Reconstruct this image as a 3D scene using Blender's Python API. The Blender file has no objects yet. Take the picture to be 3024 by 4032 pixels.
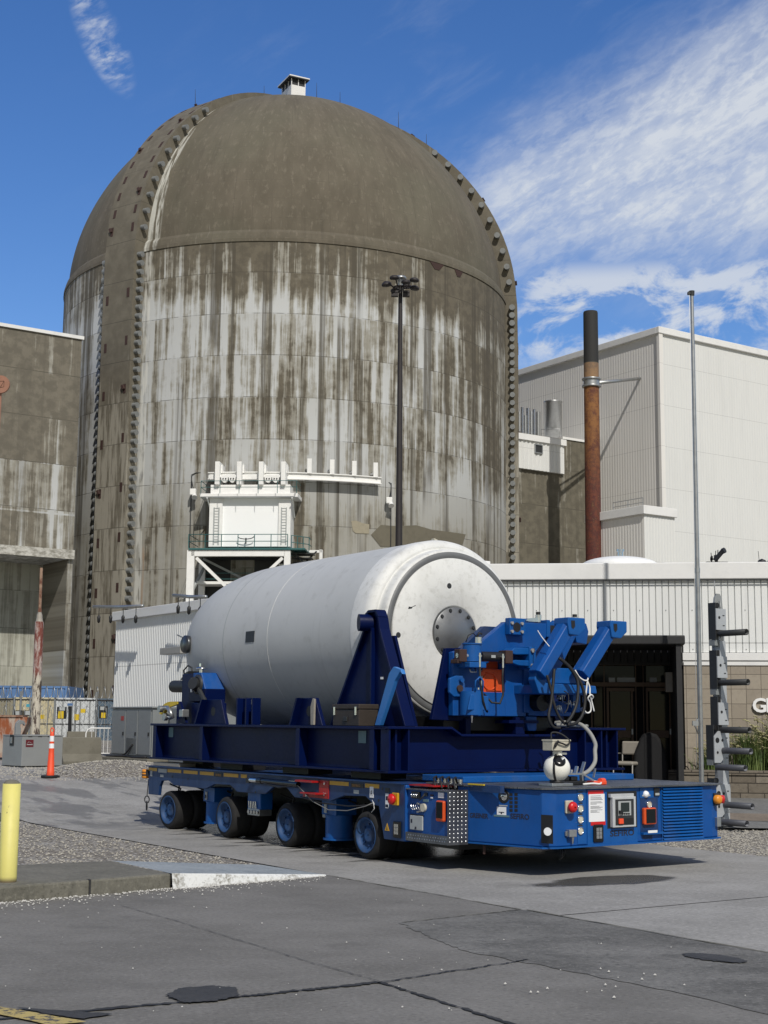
import bpy, bmesh, math, random
from mathutils import Vector, Matrix, Quaternion
import numpy as np
random.seed(7)
PI=math.pi; R_=math.radians
scene=bpy.context.scene; COL=scene.collection
# ------------------------------------------------------------------ camera
FPX,IW,IH=5600.,3024.,4032.; PITCH=R_(8.4); ROLL=R_(.51); YAW=R_(34.07); CH=1.7
cf_=Vector((0,math.cos(PITCH),math.sin(PITCH))); r0=Vector((1,0,0)); u0=Vector((0,-math.sin(PITCH),math.cos(PITCH)))
cr_=math.cos(ROLL)*r0+math.sin(ROLL)*u0; cu_=-math.sin(ROLL)*r0+math.cos(ROLL)*u0
cam=bpy.data.objects.new('camera',bpy.data.cameras.new('camera')); COL.objects.link(cam)
m=Matrix((cr_,cu_,-cf_)).transposed().to_4x4(); m.translation=Vector((0,0,CH)); cam.matrix_world=m
cam.data.sensor_fit='VERTICAL'; cam.data.sensor_height=24; cam.data.lens=24*FPX/IH; cam.data.clip_end=5000; cam.data.clip_start=.1
scene.camera=cam
scene.render.resolution_x=768; scene.render.resolution_y=1024
# ------------------------------------------------------------------ light
SUN=Vector((.28,-.96,0)).normalized(); SEL=R_(44)
SD=Vector((SUN.x*math.cos(SEL),SUN.y*math.cos(SEL),math.sin(SEL)))
sl=bpy.data.lights.new('sun','SUN'); sl.energy=4.2; sl.angle=R_(.55); sl.color=(1,.955,.88)
so=bpy.data.objects.new('sun',sl); COL.objects.link(so); so.rotation_euler=SD.to_track_quat('Z','Y').to_euler()
scene.view_settings.view_transform='Standard'; scene.view_settings.look='None'; scene.view_settings.exposure=-.25; scene.view_settings.gamma=1
# ------------------------------------------------------------------ node expressions
class X:
    def __init__(s,t,k): s.t=t; s.k=k
    def _b(s,op,o,r=False):
        n=s.t.nodes.new('ShaderNodeMath'); n.operation=op
        a,b=(o,s) if r else (s,o)
        for i,v in enumerate((a,b)):
            if isinstance(v,X): s.t.links.new(v.k,n.inputs[i])
            elif v is not None: n.inputs[i].default_value=v
        return X(s.t,n.outputs[0])
    def __add__(s,o): return s._b('ADD',o)
    def __radd__(s,o): return s._b('ADD',o,True)
    def __sub__(s,o): return s._b('SUBTRACT',o)
    def __rsub__(s,o): return s._b('SUBTRACT',o,True)
    def __mul__(s,o): return s._b('MULTIPLY',o)
    def __rmul__(s,o): return s._b('MULTIPLY',o,True)
    def __truediv__(s,o): return s._b('DIVIDE',o)
    def __gt__(s,o): return s._b('GREATER_THAN',o)
    def __lt__(s,o): return s._b('LESS_THAN',o)
    def fl(s): return s._b('FLOOR',None)
    def fr(s): return s._b('FRACT',None)
    def ab(s): return s._b('ABSOLUTE',None)
    def mx(s,o): return s._b('MAXIMUM',o)
    def mn(s,o): return s._b('MINIMUM',o)
    def pw(s,o): return s._b('POWER',o)
    def at2(s,o): return s._b('ARCTAN2',o)
    def sn(s): return s._b('SINE',None)
    def asn(s): return s._b('ARCSINE',None)
    def ss(s,a,b):
        n=s.t.nodes.new('ShaderNodeMapRange'); n.interpolation_type='SMOOTHSTEP'; s.t.links.new(s.k,n.inputs[0])
        if a<=b: n.inputs[1].default_value=a; n.inputs[2].default_value=b; n.inputs[3].default_value=0; n.inputs[4].default_value=1
        else: n.inputs[1].default_value=b; n.inputs[2].default_value=a; n.inputs[3].default_value=1; n.inputs[4].default_value=0
        return X(s.t,n.outputs[0])
    def band(s,a,b,w=.01): return s.ss(a-w,a)*s.ss(b+w,b)
class NT:
    def __init__(s,tree,coord='Object'):
        s.t=tree; s.tc=tree.nodes.new('ShaderNodeTexCoord'); s.co=X(tree,s.tc.outputs[coord])
        sp=tree.nodes.new('ShaderNodeSeparateXYZ'); tree.links.new(s.co.k,sp.inputs[0]); s.x,s.y,s.z=[X(tree,o) for o in sp.outputs]
    def vec(s,a,b,c=0.):
        n=s.t.nodes.new('ShaderNodeCombineXYZ')
        for i,v in enumerate((a,b,c)):
            if isinstance(v,X): s.t.links.new(v.k,n.inputs[i])
            else: n.inputs[i].default_value=v
        return X(s.t,n.outputs[0])
    def noise(s,v=None,sc=1.,de=3.,ro=.5,di=0.):
        n=s.t.nodes.new('ShaderNodeTexNoise'); s.t.links.new((v or s.co).k,n.inputs['Vector'])
        n.inputs['Scale'].default_value=sc; n.inputs['Detail'].default_value=de; n.inputs['Roughness'].default_value=ro; n.inputs['Distortion'].default_value=di
        return X(s.t,n.outputs[0])
    def voro(s,v=None,sc=1.,feat='F1',out=0):
        n=s.t.nodes.new('ShaderNodeTexVoronoi'); n.feature=feat; s.t.links.new((v or s.co).k,n.inputs['Vector']); n.inputs['Scale'].default_value=sc
        return X(s.t,n.outputs[out])
    def mix(s,f,a,b):
        n=s.t.nodes.new('ShaderNodeMix'); n.data_type='RGBA'
        ins=[n.inputs[0],n.inputs[6],n.inputs[7]]
        for i,v in zip(ins,(f,a,b)):
            if isinstance(v,X): s.t.links.new(v.k,i)
            elif isinstance(v,(int,float)): i.default_value=v if i is ins[0] else (v,v,v,1)
            else: i.default_value=(*v[:3],1)
        return X(s.t,n.outputs[2])
MATS={}
def newmat(name,fn):
    m=bpy.data.materials.new(name); m.use_nodes=True; t=m.node_tree; p=t.nodes['Principled BSDF']; n=NT(t)
    r=fn(n) or {}
    for k,v in r.items():
        if k=='bump':
            b=t.nodes.new('ShaderNodeBump'); b.inputs['Strength'].default_value=v[1]; b.inputs['Distance'].default_value=v[2]
            t.links.new(v[0].k,b.inputs['Height']); t.links.new(b.outputs[0],p.inputs['Normal']); continue
        i=p.inputs[k]
        if isinstance(v,X): t.links.new(v.k,i)
        elif isinstance(v,(tuple,list)): i.default_value=(*v[:3],1)
        else: i.default_value=v
    MATS[name]=m; return m
def dk(c,k): return tuple(min(1,x*k) for x in c)
def paint(name,c,ro=.5,me=0.,dirt=.35,sc=3.,dc=None,bs=.15,coat=0.,stretch=1.,spec=.5,dust=0.):
    """painted or bare surface with grime blotches and roughness breakup"""
    def f(n):
        v=n.vec(n.x,n.y,n.z*stretch)
        a=n.noise(v,sc,6,.6); b=n.noise(v,sc*9,4,.6)
        g=(a.ss(.42,.72)*.7+b.ss(.5,.8)*.5).mn(1.)*dirt
        d=dc or dk(c,.55)
        r=dict(zip(['Base Color','Roughness','Metallic','bump'],[n.mix(g,c,d),(b*.25+(ro-.1)),me,(a*.7+b*.3,bs,.01)]))
        if dust:
            dn=n.noise(n.vec(n.x*1.5,n.y*1.5,n.z*.5),2.2,6,.7); fl_=n.noise(n.vec(n.x*3.,n.y*3.,n.z*.8),3.,5,.6)
            cc=n.mix(dn.ss(.5,.72)*dust,r['Base Color'],(.075,.072,.062)); ch=n.noise(None,26.,4,.75).ss(.70,.735)*.8
            cc=n.mix(ch*dust.__class__(1.),cc,(.20,.19,.17)); cc=n.mix(fl_.ss(.6,.75)*dust*.6,cc,dk(c,.3)); r['Base Color']=cc; r['Roughness']=n.mix(dn.ss(.45,.7),r['Roughness'],.75)
        if spec!=.5: r['Specular IOR Level']=spec
        if coat: r['Coat Weight']=coat; r['Coat Roughness']=.15
        return r
    return newmat(name,f)
# ------------------------------------------------------------------ mesh builder
class MB:
    def __init__(s): s.v=[]; s.f=[]; s.sm=[]; s.mi=[]; s.cm=0
    def add(s,vs,fs,smooth=False):
        o=len(s.v); s.v+= [Vector(v) for v in vs]; s.f+=[tuple(i+o for i in f) for f in fs]; s.sm+=[smooth]*len(fs); s.mi+=[s.cm]*len(fs); return s
    def box(s,a,b,M=None):
        x0,y0,z0=[min(p,q) for p,q in zip(a,b)]; x1,y1,z1=[max(p,q) for p,q in zip(a,b)]
        v=[Vector(p) for p in((x0,y0,z0),(x1,y0,z0),(x1,y1,z0),(x0,y1,z0),(x0,y0,z1),(x1,y0,z1),(x1,y1,z1),(x0,y1,z1))]
        if M is not None: v=[M@p for p in v]
        return s.add(v,[(0,3,2,1),(4,5,6,7),(0,1,5,4),(1,2,6,5),(2,3,7,6),(3,0,4,7)])
    def beam(s,p0,p1,w,h,up=(0,0,1)):
        p0=Vector(p0);p1=Vector(p1);d=(p1-p0);L=d.length
        if L<1e-5: return s
        d/=L;x=d.cross(Vector(up))
        if x.length<1e-4: x=d.cross(Vector((1,0,0)))
        x.normalize();y=x.cross(d).normalized()
        M=Matrix((x,y,d)).transposed().to_4x4(); M.translation=p0
        return s.box((-w/2,-h/2,0),(w/2,h/2,L),M)
    def cyl(s,p0,p1,r,r2=None,n=24,caps=True,smooth=True):
        p0=Vector(p0);p1=Vector(p1);r2=r if r2 is None else r2
        q=(p1-p0).to_track_quat('Z','Y'); L=(p1-p0).length
        vs=[];fs=[]
        for k in range(n):
            a=2*PI*k/n; c,si=math.cos(a),math.sin(a)
            vs.append(p0+q@Vector((r*c,r*si,0))); vs.append(p0+q@Vector((r2*c,r2*si,L)))
        for k in range(n):
            j=(k+1)%n; fs.append((2*k,2*j,2*j+1,2*k+1))
        s.add(vs,fs,smooth)
        if caps:
            s.add([vs[2*k] for k in range(n)],[tuple(reversed(range(n)))]); s.add([vs[2*k+1] for k in range(n)],[tuple(range(n))])
        return s
    def lathe(s,prof,o=(0,0,0),ax=(0,0,1),n=48,smooth=True,a0=0,a1=2*PI):
        """prof: list of (radius, height) along axis"""
        o=Vector(o); q=Vector(ax).to_track_quat('Z','Y'); full=abs(a1-a0-2*PI)<1e-6; m_=n if full else n+1
        vs=[];fs=[]
        for r,h in prof:
            for k in range(m_):
                a=a0+(a1-a0)*k/n; vs.append(o+q@Vector((r*math.cos(a),r*math.sin(a),h)))
        for i in range(len(prof)-1):
            for k in range(n):
                j=(k+1)%m_
                fs.append((i*m_+k,i*m_+j,(i+1)*m_+j,(i+1)*m_+k))
        s.add(vs,fs,smooth)
        return s
    def tube(s,pts,r,n=8,caps=True):
        pts=[Vector(p) for p in pts]; vs=[];fs=[]; pn=None
        for i,p in enumerate(pts):
            d=(pts[min(i+1,len(pts)-1)]-pts[max(i-1,0)]).normalized()
            if pn is None:
                pn=d.orthogonal().normalized()
            else: pn=(pn-d*pn.dot(d)).normalized()
            b=d.cross(pn)
            for k in range(n):
                a=2*PI*k/n; vs.append(p+r*(math.cos(a)*pn+math.sin(a)*b))
        for i in range(len(pts)-1):
            for k in range(n):
                j=(k+1)%n; fs.append((i*n+k,i*n+j,(i+1)*n+j,(i+1)*n+k))
        if caps: fs.append(tuple(reversed(range(n)))); fs.append(tuple((len(pts)-1)*n+k for k in range(n)))
        return s.add(vs,fs,True)
    def prism(s,poly,F,d):
        """poly of 2d points, F maps (a,b,c)->3d, c from 0..d"""
        n=len(poly); lo=[Vector(F(a,b,0)) for a,b in poly]; hi=[Vector(F(a,b,d)) for a,b in poly]
        return s.add(lo+hi,[tuple(range(n-1,-1,-1)),tuple(range(n,2*n))]+[(k,(k+1)%n,(k+1)%n+n,k+n) for k in range(n)])
    def sphere(s,c,r,n=24,sz=1.):
        prof=[(max(1e-4,r*math.sin(PI*k/(n//2))),-r*sz*math.cos(PI*k/(n//2))) for k in range(n//2+1)]
        return s.lathe(prof,c,(0,0,1),n)
    def torus(s,c,R,r,ax=(0,0,1),n=32,m_=10):
        q=Vector(ax).to_track_quat('Z','Y'); c=Vector(c)
        return s.tube([c+q@Vector((R*math.cos(2*PI*k/n),R*math.sin(2*PI*k/n),0)) for k in range(n+1)],r,m_,False)
    def obj(s,name,mat,parent=None,off=None,bevel=0,seg=2,frame=None,matx=None):
        if parent is not None:
            o_=Vector(BASE[parent.name]); 
        else: o_=Vector(off) if off else Vector((0,0,0))
        me=bpy.data.meshes.new(name); me.from_pydata([v-o_ for v in s.v],[],s.f); me.polygons.foreach_set('use_smooth',s.sm)
        ms=mat if isinstance(mat,(list,tuple)) else [mat]
        for q in ms: me.materials.append(MATS[q])
        if len(ms)>1: me.polygons.foreach_set('material_index',s.mi)
        bm=bmesh.new(); bm.from_mesh(me); bmesh.ops.recalc_face_normals(bm,faces=bm.faces); bm.to_mesh(me); bm.free()
        ob=bpy.data.objects.new(name,me); COL.objects.link(ob)
        if parent is not None: ob.parent=parent; BASE[ob.name]=tuple(o_)
        else:
            ob.matrix_world=(frame or Matrix())@Matrix.Translation(o_); BASE[ob.name]=tuple(o_)
        if bevel:
            b=ob.modifiers.new('bevel','BEVEL'); b.width=bevel; b.segments=seg; b.limit_method='ANGLE'; b.angle_limit=R_(40); b.harden_normals=False
        return ob
BASE={}
def thing(name,label,cat,base=(0,0,0),frame=None,group=None):
    o=bpy.data.objects.new(name,None); COL.objects.link(o); o.empty_display_size=.3
    o.matrix_world=(frame or Matrix())@Matrix.Translation(Vector(base)); BASE[o.name]=tuple(base)
    return tag(o,label,cat,group)
def tag(o,label,cat,group=None):
    o['label']=label; o['category']=cat
    if group: o['group']=group
    return o
def stru(o,kind='structure'): o['kind']=kind; return o
def dup(root,loc=None,mat=None):
    def cp(o,par):
        c=o.copy(); COL.objects.link(c); BASE[c.name]=BASE[o.name]
        if par is not None: c.parent=par
        for ch in list(o.children): cp(ch,c)
        return c
    r=cp(root,None)
    if mat is not None: r.matrix_world=mat
    elif loc is not None: r.location=loc
    return r
def Fr(loc,rz): return Matrix.Translation(Vector(loc))@Matrix.Rotation(rz,4,'Z')
# world positions from sight lines and a known depth (used to survey the far background)
def ray(x,y): return cf_+(x-IW/2)/FPX*cr_-(y-IH/2)/FPX*cu_
def at(x,y,Y): d=ray(x,y); return Vector((0,0,CH))+d*(Y/d.y)
def gz(y): return 0. if y<24 else min(.5,(y-24)/15)
ORG=(-.18940793,18.17709819,0.)
VF=Fr(ORG,YAW)      # transporter frame: x = across (v), y = along to the rear (u)
def text(s,size,mat,M,parent=None,name='lettering',ext=.002,align='LEFT',frame=None,bold=False,sx=1.):
    c=bpy.data.curves.new('txt','FONT'); c.body=s; c.size=size; c.extrude=ext; c.align_x=align; c.resolution_u=3
    if bold: c.offset=size*.025
    t=bpy.data.objects.new('txt',c); COL.objects.link(t); bpy.context.view_layer.update()
    me=bpy.data.meshes.new_from_object(t.evaluated_get(bpy.context.evaluated_depsgraph_get()))
    bpy.data.objects.remove(t)
    me.materials.clear(); me.materials.append(MATS[mat])
    o_=Vector(BASE[parent.name]) if parent is not None else Vector((0,0,0))
    me.transform(Matrix.Translation(-o_)@M@Matrix.Diagonal((sx,1,1,1)))
    o=bpy.data.objects.new(name,me); COL.objects.link(o)
    if parent is not None: o.parent=parent; BASE[o.name]=tuple(o_)
    return o
def TM(o,x,y):
    """matrix placing text plane: origin o, x dir, y dir (up)"""
    x=Vector(x).normalized();y=Vector(y).normalized();z=x.cross(y); M=Matrix((x,y,z)).transposed().to_4x4(); M.translation=Vector(o); return M
# ------------------------------------------------------------------ world
w=bpy.data.worlds.new('World'); scene.world=w; w.use_nodes=True; t=w.node_tree; bg=t.nodes['Background']
sky=t.nodes.new('ShaderNodeTexSky'); sky.sky_type='NISHITA'; sky.sun_disc=False; sky.sun_elevation=SEL; sky.sun_rotation=math.atan2(SUN.x,SUN.y)
sky.air_density=1.0; sky.dust_density=.3; sky.ozone_density=2.2
hs=t.nodes.new('ShaderNodeHueSaturation'); hs.inputs['Saturation'].default_value=1.30; hs.inputs['Value'].default_value=1.60; hs.inputs['Hue'].default_value=.512; t.links.new(sky.outputs[0],hs.inputs['Color'])
n=NT(t,'Generated')
az=n.x.at2(n.y); el=n.z.asn()
p_=az*.90+el*.45; q_=az*-.45+el*.9       # axes along / across the wisps
c1=n.noise(n.vec(p_*3.2,q_*9.5,3.1),3.0,8,.62,.3)
c2=n.noise(n.vec(p_*20.,q_*46.,1.7),3.2,6,.62,.3)
c3=n.noise(n.vec(az*6.,el*12.,5.),1.9,6,.6,.2)
edge=el-(.372+az*.42)                    # upper rim of the cloud sheet
low=el-.305
sheet=edge.ss(.03,-.05)*az.ss(-.01,.11)*low.ss(-.035,.05)
fan=sheet*(c1.ss(.28,.66)*.52+c2.ss(.40,.66)*.26+sheet*.40).mn(1.)*.90
c4=n.noise(n.vec(az*9.,el*15.,2.),2.0,8,.62,.4)
puff=az.ss(.06,.12)*el.band(.262,.305,.022)*c4.ss(.42,.58)*.8
wis=((((az+.212+(el-.46)*.5)*(az+.212+(el-.46)*.5))*2600.+((el-.457)*(el-.457))*700.)*-1.+1.).ss(0.,.9)*c1.ss(.42,.6)*c2.ss(.3,.6)*.75
thin=c1.ss(.5,.85)*.13*az.ss(-.3,.1)
cl=(fan.mx(puff).mx(wis)+thin).mn(.93)
mx_=n.mix(cl,X(t,hs.outputs[0]),(8.4,8.9,9.6))
back=n.y.ss(.1,-.5)*n.z.ss(-.05,.1)*(n.noise(n.vec(az*1.,el*3.,9.),2.,5).ss(.3,.6)*.5+.4)  # unseen cloud veil behind the camera, added to neutralise the blue fill
mx_=n.mix(back,mx_,(3.4,3.25,3.0))
t.links.new(mx_.k,bg.inputs[0]); bg.inputs[1].default_value=.095
# ------------------------------------------------------------------ materials
WHITE=(.78,.79,.78)
def concrete_wall(name,xy,top,brown=(.088,.076,.055),grey=(.30,.29,.25),white=(.47,.485,.49),lift=3.0,levels=None,cyl=0,darkk=.8,wl=lambda n,z,th,s:z*0.+1.):
    def f(n):
        if cyl: th=n.x.at2(n.y*-1.); s=th*cyl
        else: th=None; s=n.x if xy=='x' else n.y
        z=n.z; k=(z/lift).fl(); fz=(z/lift).fr(); jit=(n.noise(n.vec(s*.5,k*3.),1.,2)-.5)
        st=n.noise(n.vec(s*1.9,z*.055+k*.11,k*.07),1.,6,.66); sl=n.noise(n.vec(s*3.2,z*.20+k*5.3,k*1.7),1.,5,.65)
        fine=n.noise(n.vec(s*9.,z*.5+k*3.1,0),1.,4,.6)
        blk=n.noise(n.vec(s*.55,k*.9+z*.05,4.),1.,3,.55)
        colm=n.noise(n.vec(s*.45,9.,0),1.,2,.5)
        mot=n.noise(n.vec(s*1.,z*1.,2.),1.6,6,.6)
        lv=levels(n,z,th,s)           # 0 brown .. 1 bare/white
        pat=n.noise(n.vec(s*.28,z*.22,6.),1.,4,.6)
        w_=((st-.5)*1.5+(blk-.5)*.55+(colm-.5)*.6+(sl-.5)*.5+(pat-.5)*.45+(fine-.5)*.30+(mot-.5)*.35+lv)
        wm=w_.ss(-.10,.06)
        wh=w_.ss(.04,.26)*wl(n,z,th,s)
        drip=(fine*.5+st*.5).ss(.56,.66)
        c=n.mix(mot.ss(.38,.62)*.7,brown,dk(brown,1.5))
        c=n.mix((wm*.75+drip*.10).mn(1.),c,grey)
        c=n.mix(wh*(fz*-.25+1.),c,white)
        # dark run-off streaks
        dr=n.noise(n.vec(s*.95,z*.008,7.),1.,4,.62).ss(.51,.57)*(n.noise(n.vec(s*4.,z*.07,1.),1.,4).ss(.30,.55)*.6+.4)*n.noise(n.vec(s*.3,z*.12,11.),1.,2).ss(.36,.5)
        c=n.mix(dr*darkk,c,dk(brown,.72))
        if cyl:
            rs=n.noise(n.vec(s*1.6,z*.1,3.),1.,4,.6).ss(.56,.66)*z.ss(17,12)*th.band(-.60,-.47,.05)*.6
            c=n.mix(rs,c,(.30,.15,.05))
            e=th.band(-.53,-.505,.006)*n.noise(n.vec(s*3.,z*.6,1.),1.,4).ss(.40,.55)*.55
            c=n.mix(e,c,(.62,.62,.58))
        jl=((fz-.015).ab().ss(.013,.004)+ (s/1.22).fr().ss(.02,.008)*.15).mn(1.)*.55
        c=n.mix(jl*(mot.ss(.3,.6))*1.3,c,dk(brown,.45))
        return {'Base Color':c,'Roughness':.9,'bump':(mot*.5+fine*.3-jl*.6,.5,.03)}
    return newmat(name,f)
def cl_levels(n,z,th,s):
    mid=z.band(17.5,30.2,2.2)*.30; low=z.ss(20.,15.)*.33; up=z.ss(28.,31.5)*z.ss(36.2,32.)*.10
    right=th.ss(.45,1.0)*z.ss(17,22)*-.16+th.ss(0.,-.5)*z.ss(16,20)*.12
    return mid+low+right+up-.20
concrete_wall('containment_concrete','x',36,levels=cl_levels,cyl=18.2,wl=lambda n,z,th,s:z.ss(14.,21.)*.75+.22)
def dome_f(n):
    th=n.x.at2(n.y*-1.); s=th*18.
    a=n.noise(n.vec(s*.6,n.z*.25,0),1.,5,.6); b=n.noise(n.vec(s*3.,n.z*1.4,2),1.,4,.65); big=n.noise(None,.13,3)
    c=n.mix(a.ss(.35,.7),(.092,.079,.057),(.122,.105,.078))
    c=n.mix(big.ss(.4,.65)*.3,c,(.125,.124,.088))
    c=n.mix(b.ss(.52,.74)*.5,c,(.20,.175,.135)); c=n.mix(n.noise(n.vec(s*1.3,n.z*.18,5.),1.,5,.65).ss(.55,.7)*.35,c,(.06,.052,.038)); c=n.mix(n.noise(n.vec(s*.9,n.z*.9,8.),1.,5,.7).ss(.56,.7)*.3,c,(.17,.15,.115))
    gr=((n.z/1.55).fr()-.5).ab().ss(.488,.497)*b.ss(.42,.6)
    gm=((th/.0785).fr()-.5).ab().ss(.488,.496)*a.ss(.42,.6)*n.z.ss(52,48)
    c=n.mix((gr*.7+gm*.6).mn(1.)*.9,c,(.05,.043,.032))
    sr=n.noise(n.vec(s*3.2,n.z*.35,1.),1.,5,.65)
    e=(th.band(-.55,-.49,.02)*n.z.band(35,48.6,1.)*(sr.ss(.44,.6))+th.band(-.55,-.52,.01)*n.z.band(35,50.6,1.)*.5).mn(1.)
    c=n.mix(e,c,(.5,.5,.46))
    drip=n.z.ss(38.5,36.)*sr.ss(.6,.72)*.35
    c=n.mix(drip,c,(.3,.28,.24))
    return {'Base Color':c,'Roughness':.92,'bump':(a*.4+b*.4-gr*.5-gm*.4,.4,.04)}
newmat('dome_concrete',dome_f)
def butt_f(n):     # local x = tangent, z = height
    z=n.z;k=(z/3.).fl();fz=(z/3.).fr()
    st=n.noise(n.vec(n.x*2.6,z*.15+k*4.,0),1.,5,.62); fi=n.noise(n.vec(n.x*9.,z*.6,1),1.,4,.6); mot=n.noise(None,1.2,6,.6)
    lv=z.ss(29,21)*.18
    c=n.mix(mot.ss(.35,.7),(.112,.099,.075),(.145,.13,.1)); c=n.mix((st*.7+fi*.3+lv).ss(.6,.72)*.7,c,(.34,.32,.27))
    c=n.mix((fz-.01).ab().ss(.012,.004)*.7*z.ss(50,36),c,(.05,.045,.035))
    return {'Base Color':c,'Roughness':.92,'bump':(mot,.4,.03)}
newmat('buttress_concrete',butt_f)
def lb_levels(n,z,th,s): return z.band(15.3,18.6,.1)*.30+z.band(12.6,15.3,.1)*.18+z.ss(12.7,12.2)*.30+-.22
concrete_wall('left_wall_concrete','x',28,levels=lb_levels,brown=(.12,.108,.085),lift=3.1,darkk=.35)
concrete_wall('recess_concrete','x',12,levels=lambda n,z,th,s:z*0.+.22,brown=(.17,.165,.13),grey=(.30,.295,.25),white=(.42,.42,.36),lift=2.6,darkk=.3)
concrete_wall('mid_wall_concrete','x',24,levels=lambda n,z,th,s:z*0.+-.25,brown=(.10,.09,.067),lift=3.2,darkk=.4)
newmat('trim_concrete',lambda n:(lambda a:{'Base Color':n.mix(a.ss(.35,.65),(.22,.21,.18),(.5,.49,.45)),'Roughness':.9,'bump':(a,.4,.03)})(n.noise(n.vec(n.x*1.5,n.y,n.z*3.),1.5,6,.65)))
def ribbed(name,c,pitch,depth=.03,ax='x',line=.22,dirt=.2):
    def f(n):
        s=n.x if ax=='x' else n.y
        a=n.noise(n.vec(n.x*.8,n.y*.8,n.z*.12),1.,5,.6); b=n.noise(None,6.,4,.6)
        jn=((n.z/3.4).fr()-.5).ab().ss(.493,.498)
        cc=n.mix(a.ss(.45,.75)*dirt,c,dk(c,.72)); cc=n.mix(jn*.55,cc,dk(c,.4)); cc=n.mix(n.noise(n.vec(n.x*2.,n.y*2.,n.z*.1),1.2,5,.65).ss(.6,.74)*.18,cc,dk(c,.5))
        return {'Base Color':cc,'Roughness':.48+b*.12,'bump':(b,.05,.01)}
    return newmat(name,f)
ribbed('white_cladding',(.70,.71,.70),1)
ribbed('pale_cladding',(.64,.645,.63),1)
ribbed('side_cladding_lifted',(.70,.685,.655),1)  # side-wall cladding, colour lifted to offset the grazing sun
paint('white_trim',(.72,.72,.71),.5,0,.25,1.5)
paint('white_steel',(.80,.80,.78),.45,0,.25,2.)
paint('roller_white',(.88,.89,.89),.4,0,.08,.6)
paint('teal_rail',(.03,.12,.12),.5)
paint('dark_steel',(.03,.032,.034),.55,.2)
paint('black',(.008,.008,.009),.5,0,.3,5.,(.02,.02,.02))
paint('black_gloss',(.004,.004,.005),.18,0,.1)
paint('lamp_pole',(.018,.014,.014),.6)
paint('galv',(.42,.43,.43),.38,.85,.5,8.,(.2,.2,.2))
paint('alu',(.55,.56,.56),.35,.9,.4,5.,(.3,.3,.29))
paint('alu_light',(.58,.59,.60),.35,.35,.25,5.); paint('chrome',(.7,.7,.7),.18,1.,.2)
paint('anchor_grey',(.20,.21,.21),.6,.1,.5,4.,(.09,.09,.09)); paint('trunnion_steel',(.10,.105,.11),.3,.7,.5,9.,(.04,.04,.04)); paint('cable_grey',(.20,.20,.19),.6)
paint('rust_dark',(.045,.022,.018),.8,0,.5,4.,(.02,.012,.01))
paint('brown_rust',(.16,.05,.03),.85)
paint('grey_cabinet',(.20,.215,.22),.5,0,.25,2.)
paint('grey_box',(.29,.30,.30),.42,.3,.35,2.,(.2,.2,.2))
paint('jersey_concrete',(.16,.15,.12),.92,0,.8,2.,(.09,.083,.065),.5)
paint('orange_plastic',(.78,.075,.02),.5,0,.3,6.,(.5,.05,.02))
paint('reflective_white',(.82,.84,.86),.35)
paint('maroon',(.11,.008,.014),.5); paint('yellow',(.62,.44,.015),.5,0,.3,8.); paint('tape_yellow',(.55,.30,.01),.45,0,.25,12.)
paint('amber',(.7,.26,.02),.4); paint('signal_red',(.55,.01,.012),.32,0,.3,9.,(.3,.01,.01)); paint('bracket_red',(.34,.008,.008),.4)
paint('orange_tank',(.60,.075,.012),.4,0,.35,8.,(.4,.05,.01))
paint('blue_light',(.003,.080,.30),.38,0,.45,4.,(.003,.040,.15),.2,spec=.35,dust=.16)
paint('blue_pack',(.002,.066,.275),.38,0,.4,3.,(.002,.038,.15),.12,spec=.35,dust=.13)
paint('blue_rim',(.008,.050,.155),.6,0,.7,9.,(.03,.045,.07),dust=.5)
paint('blue_shaded',(.003,.030,.115),.45,0,.5,5.,(.003,.018,.06),dust=.35)  # darker copy of the pack blue, with shade put into the colour
paint('navy',(.0005,.0055,.048),.42,0,.5,2.2,(.001,.002,.022),.15,spec=.13)
paint('navy_edge',(.02,.035,.16),.5,0,.5,5.)
paint('tyre',(.010,.010,.011),.85,0,.5,8.,(.028,.026,.022),.5)
paint('rubber',(.008,.008,.009),.6)
paint('rope_white',(.72,.72,.70),.8,0,.3,30.)
paint('hose_grey',(.28,.28,.26),.6)
paint('brown_box',(.035,.026,.02),.6,0,.5,8.)
paint('paper',(.75,.76,.77),.6,0,.05); paint('label_grey',(.36,.38,.38),.5); paint('tag_teal',(.10,.18,.21),.5)
paint('gauge_face',(.55,.52,.42),.3); paint('ink',(.012,.014,.03),.7); paint('plaque_black',(.01,.008,.006),.5); paint('gold',(.45,.2,.02),.5)
paint('sign_rust',(.30,.15,.10),.8,0,.5,3.)
paint('letter_white',(.8,.8,.8),.45,0,.05)
paint('chair_steel',(.30,.29,.27),.5); paint('chair_vinyl',(.30,.275,.235),.55,0,.3,9.)
paint('dark_fabric',(.006,.006,.007),.85,0,.5,6.)
paint('timber_frame',(.13,.078,.045),.55); paint('rack_grey',(.42,.44,.46),.42,.2,.3,4.,(.26,.27,.28))
paint('canopy_black',(.016,.016,.017),.55,0,.6,2.,(.03,.03,.03))
newmat('dark_glass',lambda n:{'Base Color':(.012,.015,.017),'Roughness':.06,'Specular IOR Level':.12})
newmat('amber_glass',lambda n:{'Base Color':(.75,.10,.01),'Roughness':.12,'Transmission Weight':.3})
newmat('screen',lambda n:{'Base Color':(.02,.03,.03),'Roughness':.12})
paint('camera_white',(.80,.79,.72),.35,0,.35,14.,(.62,.60,.52))
paint('camera_beige',(.50,.47,.38),.6,0,.5,14.)
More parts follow.
